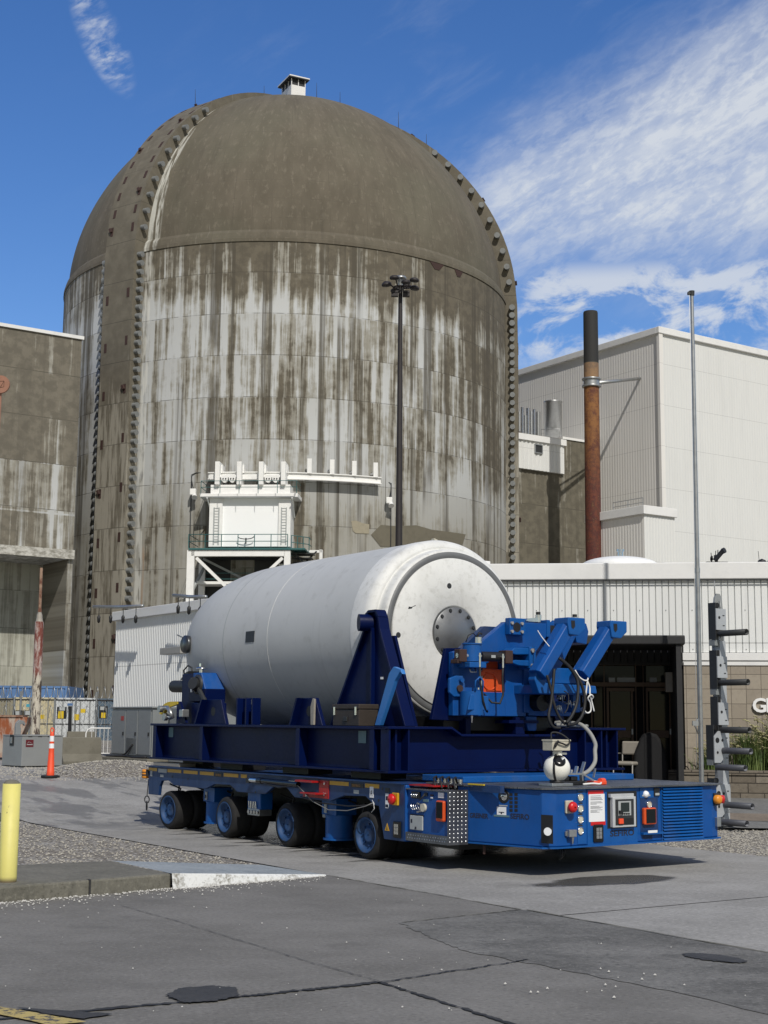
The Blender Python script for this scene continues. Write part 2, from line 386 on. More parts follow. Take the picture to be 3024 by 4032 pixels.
def cask_f(n):
    a=n.noise(None,.9,6,.6); b=n.noise(None,5.,6,.65); c_=n.noise(n.vec(n.x*2.,n.y*.25,n.z*2.),1.5,5,.6)
    c=n.mix(a.ss(.38,.7)*.5,(.49,.50,.495),(.42,.43,.425)); c=n.mix(b.ss(.55,.8)*.35,c,(.27,.27,.26)); c=n.mix(c_.ss(.6,.75)*.25,c,(.44,.45,.45))
    sc=n.noise(n.vec(n.x*6.,n.y*2.,n.z*1.2),1.,4,.7).ss(.68,.71)*.4; c=n.mix(sc,c,(.2,.2,.19)); dr_=n.noise(n.vec(n.x*.2,n.y*5.,n.z*.35),1.,5,.65).ss(.58,.72)*.22; c=n.mix(dr_,c,(.24,.24,.22)); c=n.mix(n.noise(None,2.4,6,.7).ss(.56,.68)*.25,c,(.28,.28,.265))
    return {'Base Color':c,'Roughness':.50+b*.15,'bump':(a*.6+b*.25,.12,.02)}
newmat('cask_paint',cask_f)
def cap_f(n):
    a=n.noise(None,1.6,6,.65); b=n.noise(None,9.,6,.7); d=n.noise(n.vec(n.x*3.,n.y,n.z*.8),1.4,5,.6)
    c=n.mix(a.ss(.42,.75)*.55,(.66,.665,.65),(.52,.52,.50)); c=n.mix((b.ss(.50,.70)*.5),c,(.42,.42,.39)); c=n.mix(n.noise(None,4.,6,.75).ss(.52,.68)*.4,c,(.42,.42,.40)); c=n.mix(d.ss(.60,.74)*.3,c,(.36,.35,.32))
    return {'Base Color':c,'Roughness':.5+b*.2,'bump':(a*.5+b*.3,.15,.01)}
newmat('cap_paint',cap_f)
paint('lead_ring',(.15,.155,.16),.5,.2,.5,4.,(.08,.08,.08))
def brushed(n):
    r=n.x.at2(n.z); a=n.noise(n.vec(r*14.,0.,0.),1.,3); b=n.noise(None,40.,3)
    an=n.noise(None,3.,4)
    return {'Base Color':n.mix(an.ss(.4,.65),(.24,.245,.25),(.17,.175,.18)),'Metallic':.7,'Roughness':.28+a*.15+b*.08,'bump':(a+b*.4,.05,.005)}
newmat('brushed_plate',brushed)
def stack_f(n):
    z=n.z; a=n.noise(n.vec(n.x,n.y,z*.9),1.2,6,.65); b=n.noise(n.vec(n.x*2.,n.y*2.,z*2.),2.,5,.7)
    seam=((z/1.2).fr()-.5).ab().ss(.44,.5)
    
    c=n.mix((a*.6+b*.5).ss(.47,.66),(.22,.095,.027),(.09,.026,.014)); low=(z+a*5.).ss(27.5,21)
    c=n.mix(low*.8,c,n.mix(b.ss(.4,.6),(.10,.018,.014),(.05,.010,.012))); c=n.mix(b.ss(.58,.7)*.4,c,(.33,.20,.06)); c=n.mix(seam*.25,c,(.05,.02,.015))
    c=n.mix(z.ss(29.45,29.5),c,(.018,.018,.018)); c=n.mix(z.band(27.6,29.45,.1)*.35,c,(.25,.22,.15))
    return {'Base Color':c,'Roughness':.8,'bump':(b,.4,.02)}
newmat('stack_rust',stack_f)
def pole_rust(n):
    z=n.z;a=n.noise(n.vec(n.x*4.,n.y*4.,z*1.),2.,6,.7)
    c=n.mix(a.ss(.45,.6),(.17,.045,.032),(.42,.35,.32)); c=n.mix(a.ss(.62,.72),c,(.03,.015,.012)); c=n.mix(z.ss(2.7,2.4),c,n.mix(a.ss(.45,.52),(.07,.05,.04),(.5,.46,.38)))
    return {'Base Color':c,'Roughness':.85,'bump':(a,.5,.03)}
newmat('peeling_rust',pole_rust)
newmat('rust_streaked',lambda n:(lambda a:{'Base Color':n.mix(a.ss(.42,.6),(.24,.07,.025),(.38,.32,.27)),'Roughness':.85,'bump':(a,.4,.03)})(n.noise(n.vec(n.x*2.2,n.y*2.,n.z*.7),2.,6,.65)))
newmat('rusty_pipe',lambda n:(lambda a:{'Base Color':n.mix(a.ss(.4,.65),(.30,.20,.14),(.13,.05,.03)),'Roughness':.85})(n.noise(None,6.,5,.65)))
def ccont(name,c,rust=.0):
    def f(n):
        a=n.noise(n.vec(n.x*1.5,n.y*1.5,n.z*.6),1.6,6,.65)
        cc=n.mix(a.ss(.5,.7)*.4,c,dk(c,.6)); cc=n.mix(n.noise(None,3.,5).ss(.66,.72)*rust,cc,(.2,.08,.03))
        return {'Base Color':cc,'Roughness':.6}
    return newmat(name,f)
ccont('container_cream',(.46,.41,.27),.5); ccont('container_white',(.50,.52,.53),.4); ccont('container_slate',(.075,.115,.16),.3); ccont('container_blue',(.075,.16,.34),.3); ccont('container_olive',(.22,.20,.14),.4)
def bollard_f(n):
    a=n.noise(None,5.,6,.65); b=n.noise(n.vec(n.x*30.,n.y*30.,n.z*6.),1.,4)
    c=n.mix(a.ss(.4,.7)*.5,(.66,.60,.18),(.55,.50,.17)); c=n.mix((b*.5+a*.5).ss(.64,.67)*.85,c,(.07,.05,.03)); c=n.mix(n.z.ss(.06,.0)*a.ss(.4,.5),c,(.12,.09,.05))
    return {'Base Color':c,'Roughness':.45+a*.2,'bump':(a*.4+b*.2,.25,.01)}
newmat('bollard_yellow',bollard_f)
# ground materials
def asphalt(name,c,c2,grain=90.,wet=None,blot=.7,stone=.35,rough=.88,bs=.5):
    def f(n):
        g=n.noise(None,grain,3,.7); g2=n.noise(None,grain*.32,4,.7); rub=n.noise(n.vec(n.x*.25+n.y*.9,n.y*.25-n.x*.9,2.),1.6,5,.6); v=n.voro(None,grain*.8); a=n.noise(None,blot,7,.6); b=n.noise(n.vec(n.x*.7+n.y*.3,n.y*.6,0),2.6,6,.65)
        sw=n.noise(n.vec(n.x*9.-n.y*3.,n.y*1.1+n.x*.6,0),1.2,4,.7)
        cc=n.mix((a*.55+b*.45).ss(.36,.64),c,c2); cc=n.mix(g.ss(.55,.8)*stone,cc,dk(c2,1.8)); cc=n.mix(g.ss(.46,.25)*stone*.8,cc,dk(c,.5)); cc=n.mix(g2.ss(.52,.70)*.55,cc,dk(c2,1.45)); cc=n.mix(g2.ss(.47,.32)*.6,cc,dk(c,.55)); cc=n.mix(rub.ss(.56,.72)*.35,cc,dk(c,.6)); cc=n.mix(sw.ss(.6,.75)*.12,cc,dk(c2,1.5))
        cc=n.mix(n.noise(n.vec(n.x+n.y*.3,n.y,4.),1.1,4,.55).ss(.60,.72)*.22,cc,dk(c,.55))
        r=g*.1+(rough-.05)
        if wet:
            wm=wet(n,a,b); cc=n.mix(wm*.72,cc,dk(c,.3)); r=n.mix(wm,r,.16+.22*(name!='drive_concrete'))
        return {'Base Color':cc,'Roughness':r,'bump':(g*.6+v*.4,bs,.006)}
    return newmat(name,f)
asphalt('near_asphalt',(.128,.122,.110),(.180,.173,.159))
asphalt('coarse_asphalt',(.085,.083,.077),(.17,.166,.155),60.,None,.9,.6,.92,1.)
def wet_drive(n,a,b):
    # run-off that creeps out from under the trailer and streaks across the joints
    w1=n.x.ss(-1.15,-.15)*n.x.ss(6,3)*n.y.ss(-.9,.2)*n.y.ss(9.,5.)*(n.noise(n.vec(n.x*.55,n.y*2.2,0),1.2,5,.6)+n.x*.18).ss(.48,.56)
    w2=(((n.x-1.0)*(n.x-1.0))*.42+((n.y+3.3)*(n.y+3.3))*3.2+(a-.5)*1.4).ss(.55,.35)
    w3=(n.noise(n.vec(n.x*1.1,n.y*.28,5.),1.3,5,.6)).ss(.5,.56)*n.y.ss(5.5,7.)*.6
    return w1.mx(w2).mx(w3).mn(1.)
asphalt('drive_concrete',(.225,.218,.202),(.305,.297,.278),70.,wet_drive,.6,.22,.85,.35)
def wet_road(n,a,b): return n.noise(n.vec(n.x*.3+n.y*.2,n.y*1.6,0),1.,5,.6).ss(.44,.52)*.8
asphalt('cross_asphalt',(.11,.111,.11),(.18,.18,.178),60.,wet_road,.5,.2,.8)
asphalt('tar',(.018,.018,.018),(.035,.035,.035),80.,None,2.,.2,.8)
asphalt('oil_patch',(.033,.033,.032),(.048,.047,.045),80.,None,2.,.4,.7)
asphalt('curb_concrete',(.11,.105,.085),(.16,.152,.125),60.,None,1.5,.25,.9)
asphalt('tan_path',(.16,.13,.10),(.2,.165,.13),60.,None,1.5,.2,.9)
asphalt('path_concrete',(.13,.13,.125),(.17,.17,.165),60.,None,1.5,.2,.9)
asphalt('ramp_paint',(.22,.25,.27),(.30,.33,.345),60.,None,1.5,.1,.8)
newmat('curb_white',lambda n:(lambda a,b:{'Base Color':n.mix((a*.5+b*.5).ss(.46,.62),(.66,.67,.66),(.24,.23,.20)),'Roughness':.8,'bump':(b,.5,.01)})(n.noise(None,3.,6,.65),n.noise(None,25.,5,.7)))
newmat('line_yellow',lambda n:(lambda a:{'Base Color':n.mix(a.ss(.5,.6),(.42,.33,.12),(.08,.075,.07)),'Roughness':.85})(n.noise(None,16.,6,.7)))
def gravel_f(n):
    v=n.voro(None,22.); vc=n.voro(None,22.,out=1); w_=n.voro(None,47.); a=n.noise(None,.6,5,.6)
    sp=n.t.nodes.new('ShaderNodeSeparateColor'); n.t.links.new(vc.k,sp.inputs[0]); h=X(n.t,sp.outputs[0])
    c=n.mix(h,(.24,.215,.18),(.56,.53,.47)); c=n.mix(h.ss(.86,.9)*.7,c,(.6,.59,.56)); c=n.mix(v.ss(.35,.75)*.75,c,(.06,.052,.044)); c=n.mix(a.ss(.45,.7)*.35,c,(.17,.135,.10))
    return {'Base Color':c,'Roughness':.9,'bump':(v*-1.+w_*-.3,1.,.05)}
newmat('gravel',gravel_f)
def block_f(n):
    s=n.x; z=n.z
    jx=((s/.305).fr()-.5).ab().ss(.475,.49); jz=((z/.305).fr()-.5).ab().ss(.475,.49); j=jx.mx(jz)
    idn=n.noise(n.vec((s/.305).fl()*3.7,(z/.305).fl()*5.1,1.),1.,1); a=n.noise(None,14.,5,.7)
    c=n.mix(idn.ss(.3,.7),(.27,.235,.19),(.33,.29,.235)); c=n.mix(a.ss(.45,.75)*.4,c,(.2,.17,.135)); c=n.mix(j*.85,c,(.09,.075,.06))
    return {'Base Color':c,'Roughness':.92,'bump':(a*.4-j*.8,.6,.01)}
newmat('block_wall',block_f)
def retain_f(n):
    z=n.z; k=(z/.19).fl(); s=n.x+k*.31
    jx=((s/.46).fr()-.5).ab().ss(.478,.49); jz=((z/.19).fr()-.5).ab().ss(.44,.48); j=jx.mx(jz)
    idn=n.noise(n.vec((s/.46).fl()*3.7,k*5.1,1.),1.,1); a=n.noise(None,9.,6,.7)
    c=n.mix(idn.ss(.3,.7),(.13,.11,.085),(.20,.175,.14)); c=n.mix(a.ss(.45,.7)*.6,c,(.085,.07,.055)); c=n.mix(j*.85,c,(.03,.025,.02))
    return {'Base Color':c,'Roughness':.95,'bump':(a*.8-j*.9,.9,.02)}
newmat('retaining_blocks',retain_f)
def grass_m(name,c,c2): newmat(name,lambda n:(lambda a:{'Base Color':n.mix(a.ss(.35,.65),c,c2),'Roughness':.7})(n.noise(None,4.,4)))
grass_m('grass_blade',(.055,.10,.02),(.13,.17,.045)); grass_m('grass_seed',(.38,.36,.19),(.28,.26,.12))
def checker(n):
    u=n.x+n.y; g=n.noise(None,9.,4)
    return {'Base Color':n.mix(g.ss(.4,.7),(.16,.165,.18),(.10,.10,.11)),'Metallic':.8,'Roughness':.38}
newmat('tread_plate',checker); paint('tread_lug',(.62,.63,.64),.25,.9,.1)
def deck_f(n):
    v=n.voro(n.vec((n.x+n.y)*1.,(n.x-n.y)*2.2,0),26.); a=n.noise(None,3.,5)
    return {'Base Color':n.mix(a.ss(.4,.7),(.16,.17,.185),(.09,.095,.10)),'Metallic':.6,'Roughness':.42,'bump':(v*-1.,.9,.01)}
newmat('deck_plate',deck_f)
# ------------------------------------------------------------------ survey helpers
def onp(F,axis,val,x,y):
    """local coords in frame F where the sight line meets plane axis=val"""
    Fi=F.inverted(); o=Fi@Vector((0,0,CH)); d=Fi.to_3x3()@ray(x,y); i='xyz'.index(axis); t_=(val-o[i])/d[i]; return o+d*t_
def G(x,y):
    d=ray(x,y); a,b=5.,300.
    for _ in range(60):
        m_=(a+b)/2; P=Vector((0,0,CH))+d*m_
        if P.z>gz(P.y): a=m_
        else: b=m_
    return Vector((0,0,CH))+d*a
def vy(v,u): return ORG[1]+v*math.sin(YAW)+u*math.cos(YAW)
# ------------------------------------------------------------------ ground and paving
ys=[-60,-5,5,10,14,18,21,24]+[24+.75*i for i in range(1,11)]+[33,40,60,90,130,200,400,900,2500]
xs=[-1500,-300,-80,-30,-15,-8,0,8,15,30,80,300,1500]
mb=MB(); mb.add([(x,y,gz(y)-.012) for y in ys for x in xs],[(j*len(xs)+i,j*len(xs)+i+1,(j+1)*len(xs)+i+1,(j+1)*len(xs)+i) for j in range(len(ys)-1) for i in range(len(xs)-1)])
stru(mb.obj('ground','gravel'))
def sheet(name,quads,mat,dz=0.,kind='structure',n=1,m_=1,wz=False,join=False):
    mb=MB()
    for q in quads:
        a,b,c,d=[Vector(p).to_2d() if len(p)>2 else Vector(p) for p in q]
        pts=[]
        for j in range(m_+1):
            for i in range(n+1):
                s_,t_=i/n,j/m_
                p=(a*(1-s_)+b*s_)*(1-t_)+(d*(1-s_)+c*s_)*t_
                pts.append((p.x,p.y,(gz(p.y) if wz else gz(vy(p.x,p.y)))+dz))
        mb.add(pts,[(j*(n+1)+i,j*(n+1)+i+1,(j+1)*(n+1)+i+1,(j+1)*(n+1)+i) for j in range(m_) for i in range(n)])
    return stru(mb.obj(name,mat,frame=None if wz else VF),kind)
def poly(name,pts,mat,dz,kind='structure',wz=False):
    mb=MB(); mb.add([(p[0],p[1],(gz(p[1]) if wz else gz(vy(p[0],p[1])))+dz) for p in pts],[tuple(range(len(pts)))])
    return stru(mb.obj(name,mat,frame=None if wz else VF),kind)
def wob(pts,k,amp=.02,seed=1):
    """subdivide a polygon outline and roughen it"""
    r=random.Random(seed); out=[]
    for i,p in enumerate(pts):
        q=pts[(i+1)%len(pts)]
        for j in range(k): t_=j/k; out.append((p[0]*(1-t_)+q[0]*t_+(r.random()-.5)*amp*(j>0),p[1]*(1-t_)+q[1]*t_+(r.random()-.5)*amp*(j>0)))
    return out
# driveway the trailer stands on: pale slabs separated by a joint
sheet('driveway',[((-1.38,-5.17),(4.85,-5.17),(4.85,26),(-1.38,26))],'drive_concrete',0,n=6,m_=40)
sheet('driveway',[((-1.38,-16),(9,-16),(9,-5.20),(-1.38,-5.20))],'drive_concrete',0,n=1,m_=1)
sheet('driveway',[((4.852,-5.17),(14,-5.17),(14,-2.6),(4.852,-2.25))],'near_asphalt',0)
poly('joint',wob([(-1.42,-5.25),(9,-5.25),(9,-5.12),(-1.42,-5.12)],24,.03,3),'tar',-.004)
# near asphalt yard (v<-1.38), with the coarse strip let into it
E0=-1.39
poly('yard',[(-14,-16),(E0,-16),(E0,-1.33),(-3.44,-1.55),(-4.45,-1.71),(-5.32,-1.82),(-14,-2.95)],'near_asphalt',0)
poly('asphalt_strip',wob([(-1.40,-4.70),(-2.87,-4.86),(-3.30,-6.3),(-3.15,-8.4),(-3.4,-16),(-1.42,-16)],26,.05,5),'coarse_asphalt',.004)
def crack(pts,w0,seed=1,dz=.008,mat='tar',name='crack'):
    r=random.Random(seed); L=[];Rr=[]
    P=[]
    for i in range(len(pts)-1):
        for j in range(44):
            t_=j/44; P.append(Vector(pts[i])*(1-t_)+Vector(pts[i+1])*t_)
    P.append(Vector(pts[-1])); d=(P[-1]-P[0]).normalized(); nn=Vector((-d.y,d.x)); o=0
    for p in P:
        o=o*.9+(r.random()-.5)*.014; w_=w0*(.2+r.random()*.75); L.append(p+nn*(o+w_/2)); Rr.append(p+nn*(o-w_/2))
    n_=len(P); mb=MB(); mb.add([(p.x,p.y,gz(vy(p.x,p.y))+dz) for p in L+Rr],[(i,i+1,n_+i+1,n_+i) for i in range(n_-1)])
    return stru(mb.obj(name,mat,frame=VF))
crack([(-4.43,-2.6),(-4.52,-5.4),(-4.59,-7.11)],.012,4,mat='oil_patch'); crack([(-4.59,-7.11),(-4.66,-8.57),(-4.8,-14)],.05,5)
crack([(-7.02,-6.95),(-5.6,-7.08),(-4.59,-7.11)],.085,6); crack([(-4.59,-7.11),(-3.75,-7.0),(-3.15,-6.91)],.035,7)
crack([(-12,-6.4),(-7.02,-6.95)],.07,8)
crack([(-1.36,-4.75),(-1.42,-16)],.05,9,.006,'curb_concrete','joint'); crack([(-1.40,-4.72),(-2.85,-4.88)],.035,10,.01,'curb_concrete','joint')
crack([(E0,-1.35),(E0,-4.7)],.03,11,.007,'curb_concrete','joint')
poly('oil_patch',wob([G(652,3925).to_tuple()[:2],G(700,3898).to_tuple()[:2],G(820,3888).to_tuple()[:2],G(925,3893).to_tuple()[:2],G(945,3925).to_tuple()[:2],G(850,3948).to_tuple()[:2],G(725,3955).to_tuple()[:2]],12,.03,3),'oil_patch',.012,wz=True)
pc=[(1.0*math.cos(a)*.42,math.sin(a)*.17) for a in [k*PI/12 for k in range(24)]]
c0=G(2815,3777); poly('oil_patch',wob([(c0.x+a*.62*math.cos(-.8)-b*math.sin(-.8)*.8,c0.y+a*.62*math.sin(-.8)+b*math.cos(-.8)*.8) for a,b in pc],5,.03,7),'oil_patch',.012,wz=True)
yl=[G(-30,3965),G(340,4031),G(200,4045),G(-60,3990)]; poly('yellow_line',wob([(p.x,p.y) for p in yl],8,.012,2),'line_yellow',.012,wz=True)
poly('oil_patch',wob([(G(x,y).x,G(x,y).y) for x,y in((60,3972),(330,3990),(445,3998),(330,4018),(230,4005))],6,.02,9),'oil_patch',.010,wz=True)
# curb and painted ramp
mb=MB(); ct=[(-3.44,-1.60),(-4.45,-1.76),(-5.32,-1.87),(-13.,-2.9),(-13.,.5),(-4.49,.0),(-3.44,-.07)]
mb.prism(wob([(p[0],p[1]) for p in ct],10,.016,4),lambda a,b,c:(a,b,-.05+c),.20); cb=mb.obj('kerb','curb_concrete',frame=VF,bevel=.02); stru(cb)
stru(MB().prism([(-4.395,-1.765),(-4.375,-1.762),(-4.372,-1.70),(-4.40,-1.70)],lambda a,b,c:(a,b,.0+c),.153).obj('kerb_joint','tar',frame=VF))
mb=MB(); # wedge ramp falling from kerb height to the driveway
A0=(-3.435,-1.60);A1=(-3.435,-.07);B0=(-1.42,-1.33);B1=(-1.55,-.10)
mb.add([(A0[0],A0[1],.15),(B0[0],B0[1],.012),(B1[0],B1[1],.02),(A1[0],A1[1],.15)],[(0,1,2,3)]); stru(mb.obj('ramp','ramp_paint',frame=VF))
mb=MB(); mb.add([(A0[0],A0[1]-.005,.152),(B0[0],B0[1]-.005,.014),(B0[0],B0[1]-.06,-.02),(A0[0]-.01,A0[1]-.06,-.02)],[(0,1,2,3)]); stru(mb.obj('ramp_face','curb_white',frame=VF))
# cross road behind the gravel bed on the left, and path by the planter on the right
def G2(x,y): p=G(x,y); return (p.x,p.y)
W_=[G2(-40,3225),G2(75,3222),(-5.9,24.4),(-6.9,27.)]
far=[G2(-40,3082),G2(200,3080),G2(420,3072),G2(560,3050)]
vl=lambda u:(ORG[0]-math.sin(YAW)*u+math.cos(YAW)*-1.40,ORG[1]+math.cos(YAW)*u+math.sin(YAW)*-1.40)
sheet('cross_road',[((-26,24.6),(vl(8.3)[0],vl(8.3)[1]-.0),(vl(13.5)[0],vl(13.5)[1]),(-26,30.2))],'cross_asphalt',.0,n=1,m_=12,wz=True)
sheet('footpath',[((4.4,24.0),(22,22.6),(22,27.2),(5.3,28.2))],'path_concrete',.03,n=1,m_=8,wz=True)
sheet('footpath_strip',[((4.5,24.9),(22,23.5),(22,24.6),(4.6,25.9))],'tan_path',.036,n=1,m_=3,wz=True)
# loose pale stones spilled along the kerb and over the yard
mb=MB(); rr=random.Random(11)
def stone(p,s):
    b=[Vector((rr.uniform(-1,1),rr.uniform(-1,1),rr.uniform(-.5,.8))).normalized()*s*rr.uniform(.6,1) for _ in range(6)]
    v=[Vector((s,0,0)),Vector((-s,0,0)),Vector((0,s,0)),Vector((0,-s,0)),Vector((0,0,s*.7)),Vector((0,0,-s*.3))]
    v=[Vector((a.x*rr.uniform(.6,1),a.y*rr.uniform(.6,1),a.z))+p for a in v]
    mb.add(v,[(0,2,4),(2,1,4),(1,3,4),(3,0,4),(2,0,5),(1,2,5),(3,1,5),(0,3,5)])
for i in range(1300):
    t_=rr.random(); v=-8.5+7.0*t_; base=-1.63-(-3.44-v)*.145
    if v>-3.44: base=-1.72+(v+3.44)*.17
    stone(Vector((v,base-abs(rr.gauss(0,.07 if i%3 else .28)),.008)),rr.uniform(.005,.016))
for i in range(90): stone(Vector((rr.uniform(-8,-1.5),rr.uniform(-9.3,-2.2),.008)),rr.uniform(.004,.012))
for i in range(14): stone(Vector((rr.uniform(-4.2,-2.6),rr.uniform(-8.4,-7.4),.012)),rr.uniform(.010,.017))
stru(mb.obj('loose_stones',paint('stone',(.5,.49,.46),.8) and 'stone',frame=VF),'stuff')
# gravel relief: real pebbles scattered over the near bed and beside the trailer nose
mb=MB()
def inpoly(p,P):
    c=False
    for i in range(len(P)):
        a,b=P[i],P[i-1]
        if (a[1]>p[1])!=(b[1]>p[1]) and p[0]<(b[0]-a[0])*(p[1]-a[1])/(b[1]-a[1])+a[0]: c=not c
    return c
bed=[(-1.5,-.0),(-3.44,.02),(-4.6,.06),(-9.,.6),(-9,5.5),(-1.42,8.6),(-1.42,.5)]
for i in range(5200):
    p=(rr.uniform(-9,-1.42),rr.uniform(0,8.6)**1.0)
    if inpoly(p,bed): stone(Vector((p[0],p[1],gz(vy(*p))-.006)),rr.uniform(.010,.028))
stru(mb.obj('gravel_pebbles',paint('pebble',(.37,.35,.305),.85,0,.8,22.,(.15,.135,.11),.3) and 'pebble',frame=VF),'stuff')
mb=MB()
for i in range(6500):
    x=rr.uniform(2.6,9.0); y=rr.uniform(19.2,23.9); q=VF.inverted()@Vector((x,y,0))
    if q.x>4.87 and q.y>-2.15-(q.x-4.85)*.04: stone(Vector((x,y,-.006)),rr.uniform(.010,.027))
stru(mb.obj('gravel_pebbles','pebble'),'stuff')
mb=MB()
for i in range(3500):
    x=rr.uniform(-10.5,-4.2); y=rr.uniform(30.4,38.)
    mnd=max(0,1-((x+6.3)/1.6)**2-((y-34.)/3.2)**2)*.25
    stone(Vector((x,y,gz(y)-.006+mnd)),rr.uniform(.016,.04))
stru(mb.obj('gravel_pebbles','pebble'),'stuff')
mb=MB(); gm=[]
nx_,ny_=18,18
for j in range(ny_+1):
    for i in range(nx_+1):
        x=-8.1+3.6*i/nx_; y=30.6+6.8*j/ny_; h=max(0,1-((x+6.3)/1.7)**2-((y-34.)/3.3)**2)*.27-.02+random.random()*.015
        gm.append((x,y,gz(y)+h-.02))
mb.add(gm,[(j*(nx_+1)+i,j*(nx_+1)+i+1,(j+1)*(nx_+1)+i+1,(j+1)*(nx_+1)+i) for j in range(ny_) for i in range(nx_)],True); stru(mb.obj('gravel_mound','gravel'))
# ------------------------------------------------------------------ containment
CX,CY,RC,RD,ZD,HD,NE=-8.2,115.,18.2,17.9,35.9,17.2,1.87
CFm=Fr((CX,CY,0),0)
cb=thing('containment_building','tall domed concrete reactor containment with streaked walls and vertical ribs','containment building',(0,0,0),CFm)
MB().lathe([(RC,-1),(RC,18),(RC,35.2),(RC-.08,35.6),(RD-.15,36.05)],n=160).obj('wall','containment_concrete',cb)
dp=[]
for i in range(61):
    a=PI/2*i/60; dp.append((max(.01,RD*math.cos(a)**(2/NE)),ZD+HD*math.sin(a)**(2/NE)))
MB().lathe([(RC-.05,35.30),(RC+.06,35.30),(RC+.05,35.55),(RC-.08,36.0),(RD-.2,36.5)],n=160,smooth=False).obj('dome_rim','dome_concrete',cb)
MB().lathe([(RD-.3,ZD-.12)]+[(RD+.02,ZD-.1)]+dp,n=160).obj('dome','dome_concrete',cb)
def darc(off,k):
    """outer profile of the arch rib: radius, height and outward normal"""
    a=PI/2*k; r=(RD+off)*math.cos(a)**(2/NE); z=ZD+(HD+off*(.62-.62*k))*math.sin(a)**(2/NE); return r,z
ANC=[];STUFFA=MB(); REC=[]
for bi,th in enumerate((R_(-35.8),R_(84.2),R_(204.2))):
    F=Matrix.Rotation(th,4,'Z')  # local: -y outward at th=0, x tangent
    W2=1.52; po=[(RC+.95,-1)]+[(RC+.95,z) for z in (6,12,18,24,30,35.2)]; po[-1]=(RC+.9,35.2)
    po+=[darc(1.1,k) for k in [i/30 for i in range(1,29)]]
    pi_=[(max(0.3,r-2.2),z-.2 if i>6 else z) for i,(r,z) in enumerate(po)]
    mb=MB(); n_=len(po); vs=[]
    for s_ in(-1,1):
        for r,z in po: vs.append(F@Vector((s_*W2,-r,z)))
        for i,(r,z) in enumerate(pi_): vs.append(F@Vector((s_*W2,-r,z-(1.2 if i>8 else 0)*min(1,(i-8)/12))))
    fs=[]
    for i in range(n_-1):
        fs.append((i,i+1,2*n_+i+1,2*n_+i)); fs.append((i,i+1,n_+i+1,n_+i)); fs.append((2*n_+i,2*n_+i+1,3*n_+i+1,3*n_+i))
    fs.append((n_-1,2*n_-1,4*n_-1,3*n_-1))
    mb.add(vs,fs); b_=mb.obj('buttress','buttress_concrete',cb)
    for side in(-1,1):
        # which sides can be seen: right side of rib 0, left side of rib 1, left side of rib 0 (small)
        spots=[]
        zs=[2.2+.655*i for i in range(51)]
        for z in zs: spots.append((RC+.48,z,Vector((0,0,1))))
        for k in [.05+.052*i for i in range(10)]:
            r,z=darc(.62,k); r2,z2=darc(.62,k+.01); spots.append((r,z,0))
        if bi==2: spots=[]
        if bi==1 and side==1: spots=[]
        if bi==0 and side==-1: spots=spots[:51]
        for q,(r,z,_) in enumerate(spots):
            a=F@Vector((side*W2,-r,z)); b=F@Vector((side*(W2+.52),-r,z-.04))
            tgt=(bi,side)
            if tgt==(0,-1): STUFFA.cyl(a,b,.24,n=10)
            else: ANC.append((tgt,z,a,b))
    if bi<2:
        for i in range(9):
            for s_ in (-1,1): REC.append((F,s_*1.06,RC+.95,3.4+3.55*i+(.3 if s_>0 else 0)))
        for k in [.05+.056*i for i in range(11)]:
            for s_ in(-1,1): REC.append((F,s_*1.06,)+darc(1.1,k)+(darc(1.1,k+.01),))
ANC=[a for a in ANC if a[1]>8.0 or a[0]==(0,1)]
# individual anchors: the 100 that show largest, the rest in one object
for j,(tg,z,a,b) in enumerate(ANC):
    if j<100: MB().cyl(a,a+(b-a)*.72,.195,n=12).cyl(a+(b-a)*.72,a+(b-a)*.8,.21,n=12).obj('tendon_anchor','anchor_grey',cb)
    else: STUFFA.cyl(a,b,.235,n=12)
stru(STUFFA.obj('tendon_anchor_row','anchor_grey',cb),'stuff')
for i,rc in enumerate(REC[:99]):
    F,x,r,z=rc[:4]
    if len(rc)==5: r2,z2=rc[4]; d=Vector((0,-(r2-r),z2-z)).normalized()
    else: d=Vector((0,0,1))
    nn=Vector((1,0,0)).cross(d)*1.; nn=nn if nn.y<0 else -nn
    c=Vector((x,-r,z)); M=Matrix((Vector((1,0,0)),d,nn)).transposed().to_4x4(); M.translation=c
    mb=MB(); mb.box((-.125,-.34,-.03),(.125,.34,.012),F@M)
    if i%5==3: mb.box((-.12,-.05,0),(.06,.30,.16),F@M@Matrix.Rotation(.5,4,'Z'))
    mb.obj('anchor_recess','rust_dark',cb)
for k in (29,33.,): pass
# dark tapering wedges under the dome edge
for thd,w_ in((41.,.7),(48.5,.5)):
    F=Matrix.Rotation(R_(thd),4,'Z'); mb=MB(); mb.prism([(-w_,0),(w_,0),(w_*.35,-.5),(-w_*.35,-.52)],lambda a,b,c:F@Vector((a,-RC-.03+c,35.28+b)),.03); mb.obj('dark_wedge','rust_dark',cb)
